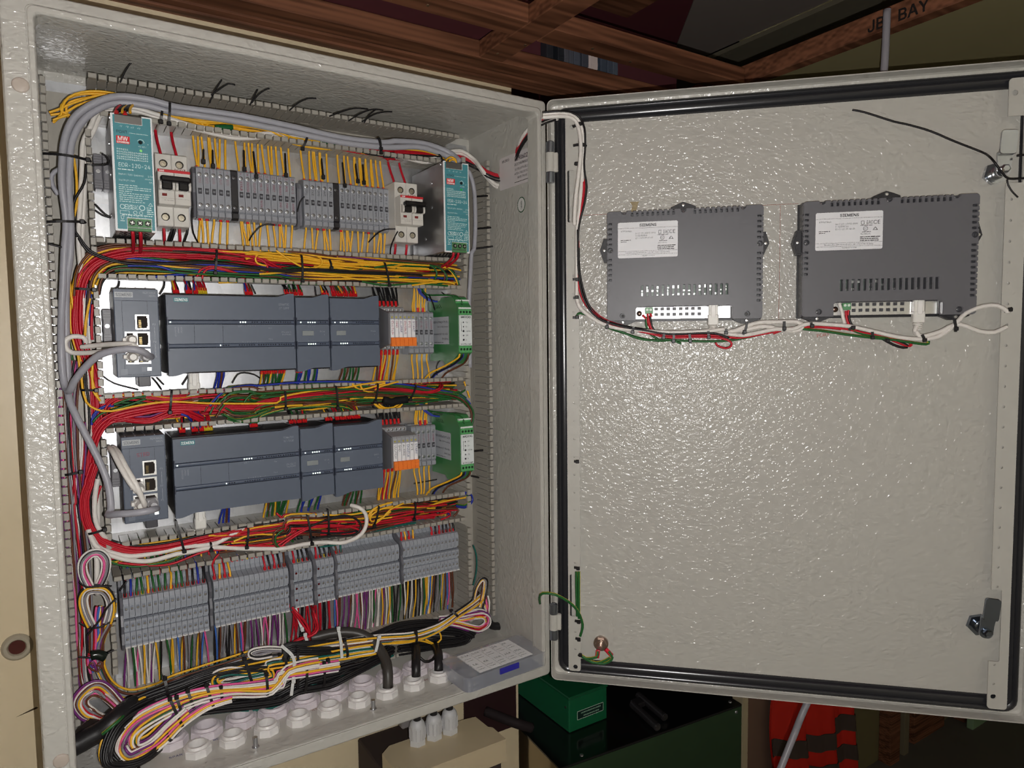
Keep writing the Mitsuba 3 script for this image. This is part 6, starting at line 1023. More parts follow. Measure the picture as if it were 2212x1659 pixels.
# ---- the big harness over the cabinet floor
HB = 'in the black bundle of the harness on the cabinet floor'
bundle([(-79, -30, -479), (-67, -24, -474), (-38, -24, -467), (-4, -24, -463), (29, -24, -459), (75, -24, -462), (111, -24, -469), (121, -24, -453), (173, -24, -463), (237, 0, -479), (286, 8, -476), (334, 8, -482), (383, 6, -496), (404, 0, -510)], ['black'] * 16, 6, 6, HB, 1.5, 90, .5)
bundle([(277, 4, -481), (316, 4, -485), (365, 4, -498), (399, 4, -511), (382, 4, -517), (331, 4, -510), (284, 4, -504)], ['black'] * 14, 8, 5, HB, 1.5, 91, .4)
bundle([(36, -22, -466), (52, -22, -462), (81, -22, -464), (112, -22, -466), (121, -22, -463), (160, -22, -464), (201, -22, -467), (243, -22, -472), (294, -22, -480), (340, -14, -480), (374, -6, -472), (404, 4, -467), (426, 14, -462)], ['white', 'yellow', 'teal', 'white', 'grey', 'yellow', 'teal', 'white', 'brown', 'yellow', 'white', 'teal', 'grey', 'white', 'yellow', 'black'], 6.5, 6, 'in the upper coloured bundle of the harness', 1.35, 92, .9)
bundle([(99, -26, -467), (74, -26, -467), (51, -26, -460), (35, -26, -461), (33, -26, -469), (44, -26, -477), (68, -26, -478), (98, -26, -478), (95, -26, -465), (133, -26, -470), (172, -26, -475), (213, -26, -479), (234, -26, -481), (242, -26, -477)], ['white', 'yellow', 'teal', 'brown', 'white', 'yellow', 'teal', 'white'], 5, 5, 'in the upper coloured bundle of the harness', 1.35, 93, .8)
bundle([(113, -24, -449), (94, -24, -443), (78, -24, -442), (75, -24, -446), (83, -24, -451), (100, -24, -452)], ['white', 'black', 'yellow', 'white', 'grey'], 3.4, 3, 'bent back at the top end of the harness', 1.3, 94, .3)
bundle([(180, -40, -483), (141, -40, -479), (104, -40, -475), (107, -40, -484), (71, -40, -480), (26, -40, -472), (-7, -40, -471), (-38, -40, -476), (-56, -40, -484), (-67, -40, -498), (-70, -54, -503), (-63, -56, -513), (-51, -54, -513), (-35, -50, -511), (-21, -46, -504), (-8, -44, -495), (19, -44, -483), (47, -44, -481)], ['pink', 'white', 'violet', 'white', 'brown', 'yellow', 'white', 'pink', 'grey', 'yellow', 'white', 'violet', 'white', 'brown'], 7, 6, 'in the big hairpin loop of the harness', 1.4, 95, .5)
bundle([(153, -44, -471), (115, -44, -470), (93, -44, -489), (47, -44, -478), (14, -44, -475), (-18, -44, -480), (-44, -44, -489), (-55, -44, -498), (-54, -52, -506), (-40, -50, -505), (-24, -50, -493), (-3, -50, -479)], ['white', 'yellow', 'pink', 'brown', 'white', 'green', 'yellow', 'white', 'violet', 'yellow'], 6, 5, 'in the big hairpin loop of the harness', 1.4, 96, .5)
bundle([(262, -10, -502), (227, -24, -502), (197, -30, -505), (170, -30, -510), (130, -30, -506), (108, -30, -512), (72, -30, -507), (38, -30, -500), (10, -30, -497), (-7, -30, -506), (-20, -30, -518), (-36, -52, -518), (-52, -60, -520), (-69, -62, -517), (-82, -64, -508), (-82, -56, -495), (-72, -46, -479), (-56, -36, -472), (-32, -28, -470)], ['black'] * 15 + ['yellow'], 6, 7, HB, 1.5, 97, .4)
bundle([(270, -6, -498), (228, -22, -498), (186, -22, -500), (146, -22, -501), (98, -22, -514), (62, -22, -506), (27, -22, -502)], ['black'] * 9 + ['teal', 'yellow', 'teal'], 7, 6, HB, 1.5, 98, .5)
bundle([(-75, -66, -510), (-81, -60, -500), (-77, -50, -489), (-63, -40, -479), (-42, -30, -475)], ['black'] * 8, 5, 4, HB, 1.5, 99, .3)
bundle([(433, 14, -461), (433, 8, -478), (427, 2, -484), (406, 0, -480), (380, 0, -479)], ['white', 'yellow', 'pink', 'violet', 'white', 'red', 'white'], 4, 5, 'fanned out at the right end of the harness', 1.35, 100, .6)
bundle([(347, 0, -476), (380, 0, -480), (412, 0, -481), (426, 0, -488), (428, 0, -499), (411, 0, -504), (380, 0, -490), (350, 0, -478)], ['white', 'pink', 'yellow', 'white', 'grey', 'red', 'pink', 'white', 'violet', 'white'], 6, 5, 'bent round at the right end of the harness', 1.35, 101, .4)
bundle([(408, 4, -460), (416, 10, -445), (425, 10, -434), (432, 10, -436), (431, 10, -447), (424, 6, -463), (418, 2, -473)], ['brown', 'white', 'violet', 'yellow', 'grey', 'white', 'black'], 3.6, 3, 'bent into a tall narrow loop at the right duct', 1.3, 102, .3)
for ln in ([(306, -10, -488), (312, -10, -480), (329, -10, -480), (341, -10, -488), (344, -10, -500), (334, -10, -505)], [(319, -10, -494), (331, -10, -503), (339, -10, -508)], [(301, -8, -490), (319, -8, -498), (334, -8, -506)]): wire('white' if ln[0][0] < 240 else 'yellow', ln, 'leaving the harness towards the taped cables', 1.35)
wire('teal', [(326, -8, -499), (334, -8, -506), (340, -8, -511)], 'leaving the harness towards the taped cables', 1.35)
wire('teal', [(416, 18, -379), (421, 18, -393), (422, 18, -411), (420, 18, -427), (415, 18, -442)], 'hanging beside the right duct', 1.2)
for c, ln in (('red', [(126, -6, -455), (141, 0, -452), (158, 6, -453), (168, 12, -447), (167, 24, -432), (172, 34, -428)]), ('red', [(125, -6, -456), (139, -6, -451), (156, -6, -449), (165, -6, -442), (161, -6, -422), (168, 34, -424)]), ('red', [(158, 8, -453), (154, 8, -438), (139, 8, -416), (139, 34, -417)]), ('red', [(159, 8, -455), (146, 8, -432), (136, 8, -411)]), ('red', [(148, 24, -441), (142, 24, -426), (135, 24, -412)])):
    wire(c, ln, 'joining the thick dark cable from the four-way terminals', 1.7)
wire('dark', [(159, 6, -458), (182, 2, -456), (205, -4, -457), (224, -12, -463), (237, -26, -474), (242, -46, -488), (239, -62, -498), (236, -68, -517)], 'arching thick and dark down into a gland', 6.6, 14, kind='cable')
for ln, w in (([(300, -10, -495), (295, -30, -495), (285, -52, -496), (278, -66, -499), (276, -70, -512)], 'taped black dropping into the gland left of the clear box'), ([(335, -8, -508), (326, -36, -504), (316, -58, -504), (311, -67, -515)], 'taped black dropping into the gland beside the clear box')):
    wire('black', ln, w, 6.0, 10, kind='cable')
wire('black', [(296, -40, -503), (302, -44, -509), (313, -44, -509), (328, -30, -507)], 'sagging between the two taped ones', 2, 7, kind='cable')
wire('black', [(-123, -40, -490), (-112, -40, -492), (-97, -40, -487), (-85, -40, -483), (-72, -40, -475), (-54, -20, -472)], 'thick black at the lower left corner of the cabinet', 11, 14, kind='cable')
wire('green-yellow', [(-86, -58, -479), (-72, -58, -470), (-63, -40, -472)], 'lying on the thick black cable', 1.6)
solid('foil_scrap', hull([(p[0] + a, p[1] + b, p[2]) for p in [(-111, -24, -489), (-103, -24, -478), (-97, -24, -475), (-85, -24, -481), (-97, -24, -490)] for a, b in ((0, 0), (.6, 3))]), 'm_mirror', (150, 135, 130), 'scrap of shiny clear film at the lower left corner of the cabinet', 'film')
wire('black', [(465, 60, -462), (480, 56, -470), (490, 40, -495), (487, 20, -515), (482, 0, -524), (480, -20, -528), (491, -30, -529), (499, -40, -536)], 'taped black hanging down the right inner wall', 3.2, 9, kind='cable')
wire('black', [(438, 20, -497), (449, 20, -515), (466, 20, -521), (475, 20, -537), (477, 0, -540), (486, -10, -544)], 'taped thick black behind the clear box', 6, 10, kind='cable')
solid('brown_connector', cyl(*[(478, -50, -532), (495, -50, -535)], 4.2, 10), 'm_gloss', (110, 50, 40), 'brown connector behind the clear box at the cabinet corner', 'connector')
# ---- cable ties on the bundles
def face_tie(p, q, where, r=1.0, head=.85, bow=3.0, col=BLACK):
    p, q = np.asarray(p, float), np.asarray(q, float); m_ = (p + q) / 2 - [0, bow, 0]
    strap([p + [0, 6, 0], p, m_, q, q + [0, 6, 0]], where, r, head, col)
for pts, wh in (([(61, 12, 52), (58, 12, 24)], 'across the bundle below the left fuse block'), ([(164, 12, 51), (164, 12, 18)], 'across the bundle right of the centre below the fuses'), ([(201, 12, 47), (203, 12, 36)], 'short, across the yellow wires below the fuses'), ([(279, 12, 47), (285, 12, 16)], 'across the green and yellow wires below the right breaker'), ([(-88, 12, 1), (-70, 12, 0)], 'across the red bundle in the left duct'),
                ([(4, 10, -117), (1, 10, -143)], 'across the yellow and red wires above the lower controller'), ([(137, 12, -125), (137, 12, -148)], 'across the wires left of centre between the controller rows'), ([(205, 12, -122), (206, 12, -151)], 'across the wires at centre between the controller rows'), ([(264, 10, -121), (259, 10, -146)], 'across the yellow coil between the controller rows'), ([(322, 10, -126), (312, 10, -146)], 'across the red wires between the controller rows at right'), ([(-87, 10, -112), (-73, 10, -113)], 'across the left duct level with the upper switch foot'), ([(-107, 10, -206), (-92, 10, -204)], 'across the left duct beside the lower switch'), ([(-88, 10, -276), (-72, 10, -273)], 'across the red and white cables at the lower left bend'),
                ([(2, 8, -274), (10, 8, -315)], 'across the two white cables below the lower switch'), ([(40, 10, -308), (40, 10, -317)], 'small, holding the two white cables together'), ([(160, 10, -292), (165, 10, -331)], 'crossing the duct left of the red loop'), ([(188, 10, -288), (188, 10, -324)], 'crossing the duct through the red loop'), ([(261, 10, -294), (253, 10, -320)], 'crossing the yellow loop'), ([(317, 10, -296), (314, 10, -321)], 'crossing the wires right of the yellow loop'), ([(85, 10, -298), (82, 10, -321)], 'short, below the lower controller'), ([(174, 4, 201), (167, 4, 185)], 'over the white cable in the top duct'), ([(271, 4, 214), (274, 4, 194)], 'round the grey cables near the right breaker'), ([(15, 4, 218), (13, 4, 193)], 'round the grey cables above the left breaker'), ([(7, 8, 208), (5, 8, 195)], 'round the white cables above the left breaker'), ([(271, 2, 214), (273, 2, 199)], 'round the grey cable near the right power supply'), ([(361, 2, 203), (367, 2, 194)], 'thick, at the right end of the grey cables')):
    face_tie(pts[0], pts[1], 'black cable tie ' + wh)
face_tie(*[(-120, 6, 70), (-75, 6, 74)], 'black cable tie across the grey cables beside the left power supply', bow=8); face_tie(*[(-113, 8, 144), (-67, 8, 142)], 'black cable tie across the grey cables high in the left duct', bow=10)
for pts, wh in (([(-22, -36, -444), (-19, -36, -469)], 'at the top of the harness left of centre'), ([(-19, -50, -463), (-7, -50, -500)], 'long, over the hairpin loop'), ([(-12, -48, -464), (-5, -48, -494)], 'second of two close together over the hairpin loop'), ([(0, -46, -461), (7, -46, -488)], 'third over the hairpin loop'), ([(20, -46, -460), (28, -46, -494)], 'over the hairpin loop at its middle'), ([(36, -46, -469), (36, -46, -485)], 'short, over the pink wires'), ([(64, -34, -439), (79, -34, -502)], 'long, slanting across the whole harness'), ([(88, -46, -466), (88, -46, -498)], 'upright, at the middle of the harness'), ([(112, -36, -444), (116, -36, -483)], 'left of the milky tie in the middle'), ([(129, -36, -448), (128, -36, -500)], 'right of the milky tie in the middle'), ([(138, -44, -470), (135, -44, -503)], 'thin, below the coloured bundle'), ([(161, -40, -474), (160, -40, -506)], 'thin, right of the milky tie'), ([(191, -36, -455), (194, -36, -477)], 'right of the second milky tie'), ([(294, -34, -470), (292, -34, -485)], 'at the right end of the coloured bundle'), ([(358, -20, -458), (368, -20, -468)], 'gathering the coloured wires at the right'), ([(-24, -52, -504), (-19, -52, -512)], 'low on the black bundle'), ([(-23, -40, -481), (-15, -40, -490)], 'short, inside the hairpin loop'), ([(167, -40, -473), (170, -40, -487)], 'pair of thin, above the black bundle')):
    face_tie(pts[0], pts[1], 'black cable tie ' + wh + ' of the harness' if 'harness' not in wh else 'black cable tie ' + wh, 1.25, .2, 4)
for pts, wh, hd in (([(107, -46, -435), (121, -46, -454), (121, -46, -475), (117, -46, -502)], 'longest milky cable tie round the harness', .8), ([(181, -40, -433), (184, -40, -452), (185, -40, -474)], 'milky cable tie with its head above the dark thick cable', .02), ([(234, -46, -455), (232, -46, -466), (229, -46, -475)], 'milky cable tie at the bend of the dark thick cable', .02), ([(145, -14, -442), (148, -14, -454)], 'short milky cable tie beside the red wires', .02), ([(144, 24, -419), (148, 6, -446)], 'long milky cable tie tail left of the dark thick cable', .98)):
    strap([np.asarray(q) for q in pts], wh, 1.5, hd, (206, 208, 206))
for ln in ([(-34, 16, 235), (-29, 16, 247), (-23, 16, 258), (-19, 16, 260)], [(60, 16, 228), (67, 16, 244), (75, 16, 258)], [(62, 14, 237), (72, 14, 246), (82, 14, 254), (90, 14, 254)], [(107, 16, 233), (113, 16, 246), (117, 16, 254)], [(109, 14, 236), (117, 14, 247), (126, 14, 255), (131, 14, 257)], [(155, 14, 234), (166, 14, 245), (179, 14, 253), (190, 14, 255)], [(207, 14, 235), (225, 14, 244), (242, 14, 251), (261, 14, 253)], [(233, 14, 233), (251, 14, 246), (269, 14, 254), (283, 14, 255)], [(255, 14, 234), (263, 14, 246), (273, 14, 255)], [(252, 14, 235), (269, 14, 247), (284, 14, 253), (296, 14, 255)]):
    tail(ln, 'black cable tie tail standing up behind the top duct')
for ln in ([(433, 30, 155), (445, 8, 154)], [(434, 30, 107), (450, 8, 107)], [(429, 30, 76), (453, 8, 79)], [(419, 14, -232), (434, 14, -232)], [(414, 16, -270), (427, 16, -274)]):
    tail(ln, 'black cable tie poking through the right duct', 1.4)
for ln in ([(-56, 16, 153), (-51, 16, 150), (-50, 16, 142), (-66, 16, 139)], [(-50, 20, 144), (-46, 20, 149)], [(-65, 14, 96), (-56, 14, 86), (-50, 14, 82)], [(-65, 14, 89), (-58, 14, 84), (-50, 14, 82)], [(-120, 10, 51), (-96, 10, 45)], [(-60, 20, -351), (-52, 20, -341)], [(-104, 10, -415), (-93, 10, -419), (-81, 10, -420), (-69, 10, -416)], [(-101, 10, -376), (-93, 10, -384), (-82, 10, -386), (-74, 10, -383), (-65, 10, -382)], [(-95, 4, -391), (-82, 4, -376), (-73, 4, -362), (-64, 4, -354)], [(-99, 6, -328), (-93, 6, -335), (-80, 6, -337), (-68, 6, -339)]):
    tail(ln, 'black cable tie in the left duct', 1.1)
solid('tape_wrap', tube([(-92, 2, -414), (-86, 2, -414), (-78, 2, -419)], 5.5, 9), 'm_gloss', (20, 30, 24), 'black tape wrapped round the wires low in the left duct', 'tape', smooth=True)
# ---- wiring on the door
with on_door():
    LP = [(12.7, -22.0, 233.7), (24.3, -16.0, 233.6), (34.3, -10.0, 228.9), (38.7, -8.0, 220.1), (40.9, -8.0, 200.3), (41.9, -8.0, 185.1), (40.7, -8.0, 154.7), (36.6, -8.0, 124.4), (32.6, -8.0, 93.9)]
    Wd = 'running down the hinge side of the door'
    for k, (c, ln, r) in enumerate((('white', [(-9.2, -30.0, 230.0), (10.2, -26.0, 231.2), (24.8, -20.0, 230.4), (34.5, -12.0, 225.3), (40.6, -12.0, 211.3), (42.0, -12.0, 184.1), (40.3, -12.0, 153.9), (37.9, -12.0, 131.2), (36.2, -12.0, 108.4), (33.0, -12.0, 85.5), (32.3, -12.0, 47.1), (31.9, -12.0, 9.1), (31.8, -12.0, -7.2), (35.3, -12.0, -19.1), (44.2, -12.0, -28.2), (60.5, -12.0, -39.6), (84.1, -12.0, -48.1), (110.3, -12.0, -51.4), (153.4, -12.0, -54.8), (195.5, -12.0, -53.9), (221.8, -12.0, -51.4)], 2.7), ('white', [(-8.9, -32.0, 225.7), (10.5, -28.0, 226.9), (23.5, -22.0, 226.9), (31.9, -16.0, 222.8), (37.2, -16.0, 207.4), (38.6, -16.0, 183.3), (35.4, -16.0, 153.3), (31.4, -16.0, 123.2), (29.7, -16.0, 95.8), (30.4, -16.0, 88.1)], 2.6))):
        wire(c, ln, Wd, r, 10, kind='cable')
    for c, ln in (('black', [(-8.8, -32.0, 231.9), (10.5, -28.0, 233.1), (27.8, -20.0, 232.4), (37.1, -14.0, 227.5), (43.2, -14.0, 213.6), (44.1, -14.0, 191.0), (42.5, -14.0, 168.4), (43.7, -14.0, 153.2), (45.9, -14.0, 138.0), (42.7, -14.0, 115.3), (37.2, -14.0, 95.8), (34.3, -14.0, 77.5), (33.8, -14.0, 46.8), (33.8, -14.0, 82.4), (34.3, -14.0, 31.0), (38.6, -14.0, -0.0), (46.0, -14.0, -17.9), (53.4, -14.0, -28.4), (66.6, -14.0, -38.2), (93.0, -14.0, -46.7), (124.8, -14.0, -52.3), (153.3, -14.0, -57.0), (202.4, -14.0, -56.2), (220.3, -14.0, -60.0), (227.2, -14.0, -62.9)]), ('red', [(41.8, -11.0, 147.9), (42.5, -11.0, 138.8), (40.8, -11.0, 120.6), (36.9, -11.0, 103.9), (34.0, -11.0, 85.6), (33.9, -11.0, 62.6), (34.2, -11.0, 39.4), (34.2, -11.0, 68.1), (33.7, -11.0, 38.7), (36.8, -11.0, 9.1), (44.2, -11.0, -11.8), (56.0, -11.0, -26.9), (70.8, -11.0, -37.5), (92.8, -11.0, -45.2), (124.7, -11.0, -53.0), (153.4, -11.0, -59.2), (181.6, -11.0, -58.8), (216.4, -11.0, -59.9), (237.1, -11.0, -63.0), (264.2, -11.0, -59.1), (291.0, -11.0, -53.8)]), ('red', [(41.6, -13.0, 144.5), (41.9, -13.0, 132.3), (38.7, -13.0, 111.1), (35.5, -13.0, 94.5), (33.2, -13.0, 77.7), (32.9, -13.0, 46.9), (33.2, -13.0, 70.8), (32.7, -13.0, 35.6), (35.6, -13.0, 3.1), (43.7, -13.0, -16.4), (54.7, -13.0, -28.4), (69.5, -13.0, -39.7), (92.9, -13.0, -47.5), (124.8, -13.0, -55.2), (153.4, -13.0, -61.4), (188.6, -13.0, -61.1), (216.3, -13.0, -62.8), (228.7, -13.0, -67.2), (230.1, -13.0, -72.9), (223.3, -13.0, -76.0), (213.6, -13.0, -72.8), (210.8, -13.0, -68.5)]), ('black', [(35.0, -12.0, 59.2), (35.6, -12.0, 29.7), (41.4, -12.0, 0.0), (50.2, -12.0, -20.9), (66.5, -12.0, -36.7), (95.8, -12.0, -46.0), (127.6, -12.0, -51.6), (146.2, -12.0, -54.8)]),
                  ('green-yellow', [(31.3, -10.0, -32.4), (33.5, -10.0, -27.9), (41.0, -10.0, -28.8), (54.4, -10.0, -35.7), (70.7, -10.0, -46.4), (95.7, -10.0, -55.6), (117.5, -10.0, -62.5), (139.1, -10.0, -65.6), (153.4, -10.0, -65.0), (195.7, -10.0, -66.9), (230.4, -10.0, -65.8), (264.3, -10.0, -59.1), (284.4, -10.0, -53.7), (281.0, -10.0, -50.6)]), ('green', [(70.9, -12.0, -44.9), (92.9, -12.0, -54.1), (113.2, -12.0, -62.4), (133.4, -12.0, -64.8), (153.4, -12.0, -64.3), (167.6, -12.0, -69.5)])):
        wire(c, ln, Wd + ' and below the left panel unit', 1.4)
    for c, ln in (('red', [(118.1, -8.0, -31.6), (123.2, -8.0, -36.8), (126.8, -8.0, -45.7), (131.2, -8.0, -54.5)]), ('red', [(124.7, -9.0, -29.6), (126.4, -9.0, -39.8), (129.7, -9.0, -50.1), (136.2, -9.0, -56.1)]), ('black', [(128.2, -8.0, -29.6), (128.7, -8.0, -39.9), (131.9, -8.0, -50.2), (139.1, -8.0, -56.1)]), ('green', [(123.2, -8.0, -33.9), (123.2, -8.0, -45.6), (127.6, -8.0, -56.0), (139.1, -8.0, -64.2)]), ('red', [(128.3, -12.0, -29.7), (129.8, -12.0, -34.1)])):
        wire(c, ln, 'dropping from the plug of the left panel unit', 1.5)
    wire('white', [(209.5, -10.0, -51.2), (213.7, -10.0, -54.2), (222.0, -10.0, -55.0), (231.6, -10.0, -54.4), (245.2, -10.0, -48.9), (264.2, -10.0, -43.5), (291.0, -10.0, -43.2), (309.5, -10.0, -43.5), (316.2, -10.0, -48.5), (312.3, -10.0, -54.0), (297.8, -10.0, -54.6), (271.0, -10.0, -48.5), (250.7, -10.0, -51.8), (228.9, -10.0, -54.4)], 'looped below the right edge of the left panel unit', 2.6, 10, kind='cable')
    wire('white', [(221.9, -12.0, -57.1), (243.8, -12.0, -59.5), (264.1, -12.0, -56.2), (284.1, -12.0, -52.3), (304.0, -12.0, -52.6), (321.0, -12.0, -46.3), (347.5, -12.0, -47.4), (373.6, -12.0, -50.6), (399.6, -12.0, -57.2), (425.2, -12.0, -63.7), (450.5, -12.0, -66.8), (469.1, -12.0, -64.2), (482.4, -12.0, -54.8), (491.9, -12.0, -44.1), (499.0, -12.0, -36.1), (516.9, -12.0, -28.4), (532.5, -12.0, -28.0), (542.2, -12.0, -34.2), (543.5, -12.0, -36.9)], 'running on below the right panel unit to the latch side', 2.6, 10, kind='cable')
    wire('white', [(445.5, -11.0, -57.1), (449.4, -11.0, -62.6), (456.9, -11.0, -62.7), (472.9, -11.0, -57.4), (487.5, -11.0, -49.5), (499.8, -11.0, -51.7), (514.6, -11.0, -58.0), (530.3, -11.0, -59.5), (543.3, -11.0, -53.0)], 'curving from the right panel unit to the latch side', 2.6, 10, kind='cable')
    wire('white', [(358.8, -6.0, -20.7), (361.6, -6.0, -29.2), (364.4, -6.0, -40.5), (365.9, -6.0, -47.6)], 'from the earth screw of the right panel unit', 2.2, 9, kind='cable')
    for c, ln in (('red', [(281.1, -10.0, -57.8), (297.3, -10.0, -52.3), (321.4, -10.0, -49.8), (348.0, -10.0, -50.9), (366.4, -10.0, -53.2), (387.3, -10.0, -58.4), (406.6, -10.0, -62.1), (429.7, -10.0, -66.6), (438.6, -10.0, -70.8), (441.2, -10.0, -73.6), (436.2, -10.0, -74.9), (419.5, -10.0, -67.8)]), ('red', [(366.4, -8.0, -30.7), (367.9, -8.0, -40.6), (372.0, -8.0, -50.5), (382.5, -8.0, -56.2)]), ('black', [(370.1, -8.0, -30.8), (370.5, -8.0, -40.6), (373.3, -8.0, -47.7), (375.9, -8.0, -50.5)]), ('red', [(369.7, -8.0, -30.1), (369.1, -8.0, -36.4)]), ('black', [(406.7, -10.0, -64.9), (421.0, -10.0, -73.4), (432.5, -10.0, -77.0), (437.5, -10.0, -75.0), (425.9, -10.0, -69.3), (413.1, -10.0, -65.7)]), ('green', [(366.3, -10.0, -48.3), (374.2, -10.0, -54.7), (387.3, -10.0, -59.8), (406.7, -10.0, -62.8), (432.2, -10.0, -65.2), (453.6, -10.0, -67.5)]), ('green-yellow', [(315.9, -11.0, -52.6), (341.2, -11.0, -55.7), (367.6, -11.0, -60.3), (393.6, -11.0, -64.1), (419.2, -11.0, -67.1), (444.6, -11.0, -71.5), (457.2, -11.0, -73.0), (460.2, -11.0, -70.3), (454.5, -11.0, -66.8)]), ('red', [(316.1, -10.0, -49.7), (341.4, -10.0, -50.8), (361.1, -10.0, -53.2)])):
        wire(c, ln, 'below the right panel unit', 1.5)
    # plugs and ties
    for s_, z_, w in ((208, -22, 'white network plug hanging from the left panel unit'), (450, -22.5, 'white network plug hanging from the right panel unit')): plug(s_, -3, z_, w, down=True)
    wire('white', [(208.5, -5.0, -48.3), (209.0, -8.0, -52.7), (215.2, -9.0, -55.6), (223.5, -9.0, -54.3)], 'leaving the plug of the left panel unit', 2.6, 9, kind='cable')
    wire('white', [(449.7, -5.0, -47.4), (445.2, -8.0, -55.7), (447.5, -9.0, -61.2), (456.4, -9.0, -64.1)], 'leaving the plug of the right panel unit', 2.6, 9, kind='cable')
    def dtie(pts, where, hd=.95): strap([np.asarray(q, float) for q in pts], 'black cable tie ' + where, 1.25, hd)
    for k, (pts, w) in enumerate((([(27.8, -14.0, 216.2), (34.7, -14.0, 218.7), (40.9, -14.0, 219.0)], 'topmost on the hinge side strip of the door'), ([(28.4, -14.0, 192.0), (37.7, -14.0, 192.9), (46.1, -14.0, 190.1)], 'second from the top on the hinge side strip'), ([(42.2, -14.0, 166.2), (36.0, -14.0, 167.3), (29.8, -14.0, 168.5)], 'third from the top on the hinge side strip'), ([(36.4, -14.0, 91.2), (31.7, -14.0, 92.2), (28.6, -14.0, 93.1)], 'above the left panel unit level on the hinge side strip'), ([(26.8, -14.0, 17.3), (31.3, -14.0, 17.6), (34.2, -14.0, 16.3)], 'beside the middle of the left panel unit on the hinge side strip'), ([(27.4, -14.0, -7.2), (31.1, -14.0, -6.9), (33.4, -14.0, -5.8)], 'near the lower corner of the left panel unit on the hinge side strip'), ([(26.2, -12.0, -33.1), (30.8, -12.0, -33.6), (33.8, -12.0, -31.7)], 'holding the striped wire to the hinge side strip'),
                                ([(74.1, -15.0, -38.4), (72.6, -15.0, -43.5), (71.8, -15.0, -49.4)], 'under the lower left corner of the left panel unit'), ([(106.8, -15.0, -47.0), (106.1, -15.0, -51.3), (104.9, -15.0, -55.7)], 'under the left panel unit, second'), ([(146.2, -15.0, -54.8), (145.7, -15.0, -59.1), (145.1, -15.0, -63.5)], 'under the left panel unit, third'), ([(158.3, -15.0, -55.6), (158.3, -15.0, -62.2), (157.6, -15.0, -69.4)], 'under the left panel unit, fourth'), ([(178.0, -15.0, -55.9), (178.7, -15.0, -62.4), (179.4, -15.0, -69.6)], 'under the left panel unit, fifth'), ([(201.6, -15.0, -53.3), (201.9, -15.0, -59.0), (202.4, -15.0, -64.1)], 'under the left panel unit, sixth'), ([(248.7, -15.0, -44.0), (247.4, -15.0, -51.8), (244.1, -15.0, -58.8)], 'under the lower right corner of the left panel unit'), ([(293.5, -15.0, -42.6), (293.6, -15.0, -48.2), (293.3, -15.0, -55.2)], 'on the white cable loop between the panel units'), ([(223.6, -15.0, -51.5), (223.6, -15.0, -54.3), (223.0, -15.0, -57.9)], 'where the plug cable meets the bundle'),
                                ([(325.0, -15.0, -44.2), (325.7, -15.0, -47.1), (326.4, -15.0, -50.6)], 'under the lower left corner of the right panel unit'), ([(369.1, -15.0, -54.7), (371.6, -15.0, -52.0), (375.5, -15.0, -51.3)], 'beside the power leads of the right panel unit'), ([(395.6, -15.0, -57.1), (396.0, -15.0, -62.0), (395.4, -15.0, -66.2)], 'on the green wires under the right panel unit'), ([(409.8, -15.0, -66.3), (411.7, -15.0, -67.7), (413.6, -15.0, -68.4)], 'on the red loop under the right panel unit'), ([(451.2, -15.0, -61.3), (453.2, -15.0, -65.4), (453.9, -15.0, -70.2)], 'under the plug of the right panel unit'), ([(485.9, -15.0, -44.1), (487.3, -15.0, -50.9), (487.5, -15.0, -58.3)], 'on the crossing of the white cables'), ([(539.9, -12.0, -34.9), (542.8, -12.0, -34.3), (548.1, -12.0, -31.0)], 'holding the white cable to the latch side strip'))):
        dtie(pts, w)
    for pts, w in (([(27.1, -14.0, -227.9), (33.4, -14.0, -227.7)], 'alone in a hole halfway down the hinge side strip'), ([(26.3, -14.0, -374.8), (33.9, -14.0, -375.6)], 'above the lower striped wire'), ([(27.0, -14.0, -450.0), (34.3, -14.0, -450.7)], 'upper of two beside the striped earth wire'), ([(27.7, -14.0, -474.8), (34.2, -14.0, -475.6)], 'lower of two beside the striped earth wire'), ([(31.6, -14.0, -499.5), (35.7, -14.0, -496.6)], 'at the foot of the hinge side strip')):
        dtie(pts, w, .9)
    for ln in ([(28.6, -8.0, -382.6), (28.8, -8.0, -412.4), (29.6, -8.0, -445.6)], [(32.3, -9.0, -382.0), (32.1, -9.0, -411.8), (32.1, -9.0, -448.3)]): wire('green-yellow', ln, 'behind the slot low in the hinge side strip', 1.7)
    wire('green-yellow', [(-23.1, -6.0, -431.8), (-20.8, -22.0, -417.2), (-14.2, -34.0, -406.5), (2.7, -34.0, -407.0), (20.4, -24.0, -420.1), (30.6, -16.0, -434.0), (36.6, -13.0, -449.6), (37.3, -12.0, -459.9), (33.9, -11.0, -472.3)], 'bridging from the cabinet to the door at the bottom hinge', 1.7, 9)
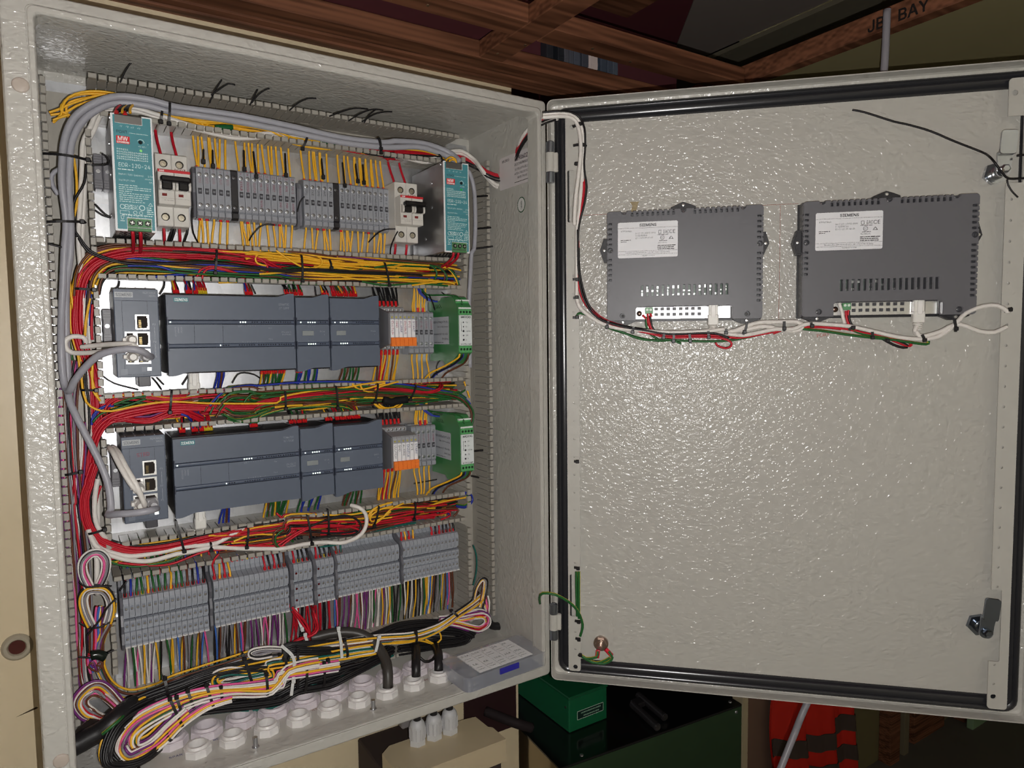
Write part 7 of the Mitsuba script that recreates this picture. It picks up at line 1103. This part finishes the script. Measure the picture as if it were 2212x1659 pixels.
    for ln in ([(34.2, -8.0, -501.2), (42.3, -8.0, -504.7), (56.3, -10.0, -500.8), (57.7, -8.0, -493.3)], [(34.2, -8.0, -500.4), (50.4, -8.0, -509.0), (66.6, -8.0, -510.0), (77.0, -8.0, -503.2), (77.0, -8.0, -498.2), (73.0, -8.0, -491.9)], [(35.8, -8.0, -502.7), (50.4, -8.0, -509.8), (63.3, -8.0, -507.8), (74.6, -8.0, -500.9)]): wire('green-yellow', ln, 'curling to the earth stud of the door', 1.6, 8)
    for ln in ([(57.9, -4.0, -493.4), (56.5, -4.0, -503.6)], [(68.2, -4.0, -490.8), (76.7, -4.0, -499.3)]): solid('cable_lug', tube(ln, 3.0, 10), 'm_gloss', (206, 34, 56), 'left red cable lug on the earth stud' if ln[0][0] < 63 else 'right red cable lug on the earth stud', 'cable lug', smooth=True)
    tail([(373.6, 10.0, 218.0), (387.8, 10.0, 213.9), (421.7, 10.0, 200.0), (432.8, 10.0, 196.8), (460.5, 10.0, 186.5), (488.0, 10.0, 172.2), (518.3, 10.0, 157.3), (521.1, -2.0, 149.5), (523.0, -12.0, 140.6), (534.0, -10.0, 126.2), (541.2, -8.0, 120.5), (557.7, -6.0, 120.5)], 'long black wire tie reaching from the upper latch across the door', 1.3)
    tail([(539.2, -8.0, 119.5), (540.4, -8.0, 113.7), (544.8, -8.0, 105.5), (551.2, -8.0, 98.3)], 'short black wire tie tail below the upper latch', 1.0)
    tail([(546.0, -14.0, 144.9), (553.3, -14.0, 145.5), (562.2, -14.0, 145.5)], 'black wire tie leaving the upper latch to the right', 1.3)
# ---- cables outside the cabinet
wire('grey', [(806, -392, 355), (804, -392, 300), (803, -390, 200), (802, -390, -200), (800, -370, -430)] + [(742, -340, -567), (713, -340, -604), (686, -340, -640), (669, -340, -663)], 'hanging from the ceiling behind the open door', 4.6, 10, kind='cable')
for k, x in enumerate((298.5, 324.7, 350.5)):
    wire('black', [(x, -20, -616), (x + .5, -20, -580), (x + 1, -21, -543)], ('left', 'middle', 'right')[k] + ' of three rising from the junction box into the cabinet', 5.2, 12, kind='cable')
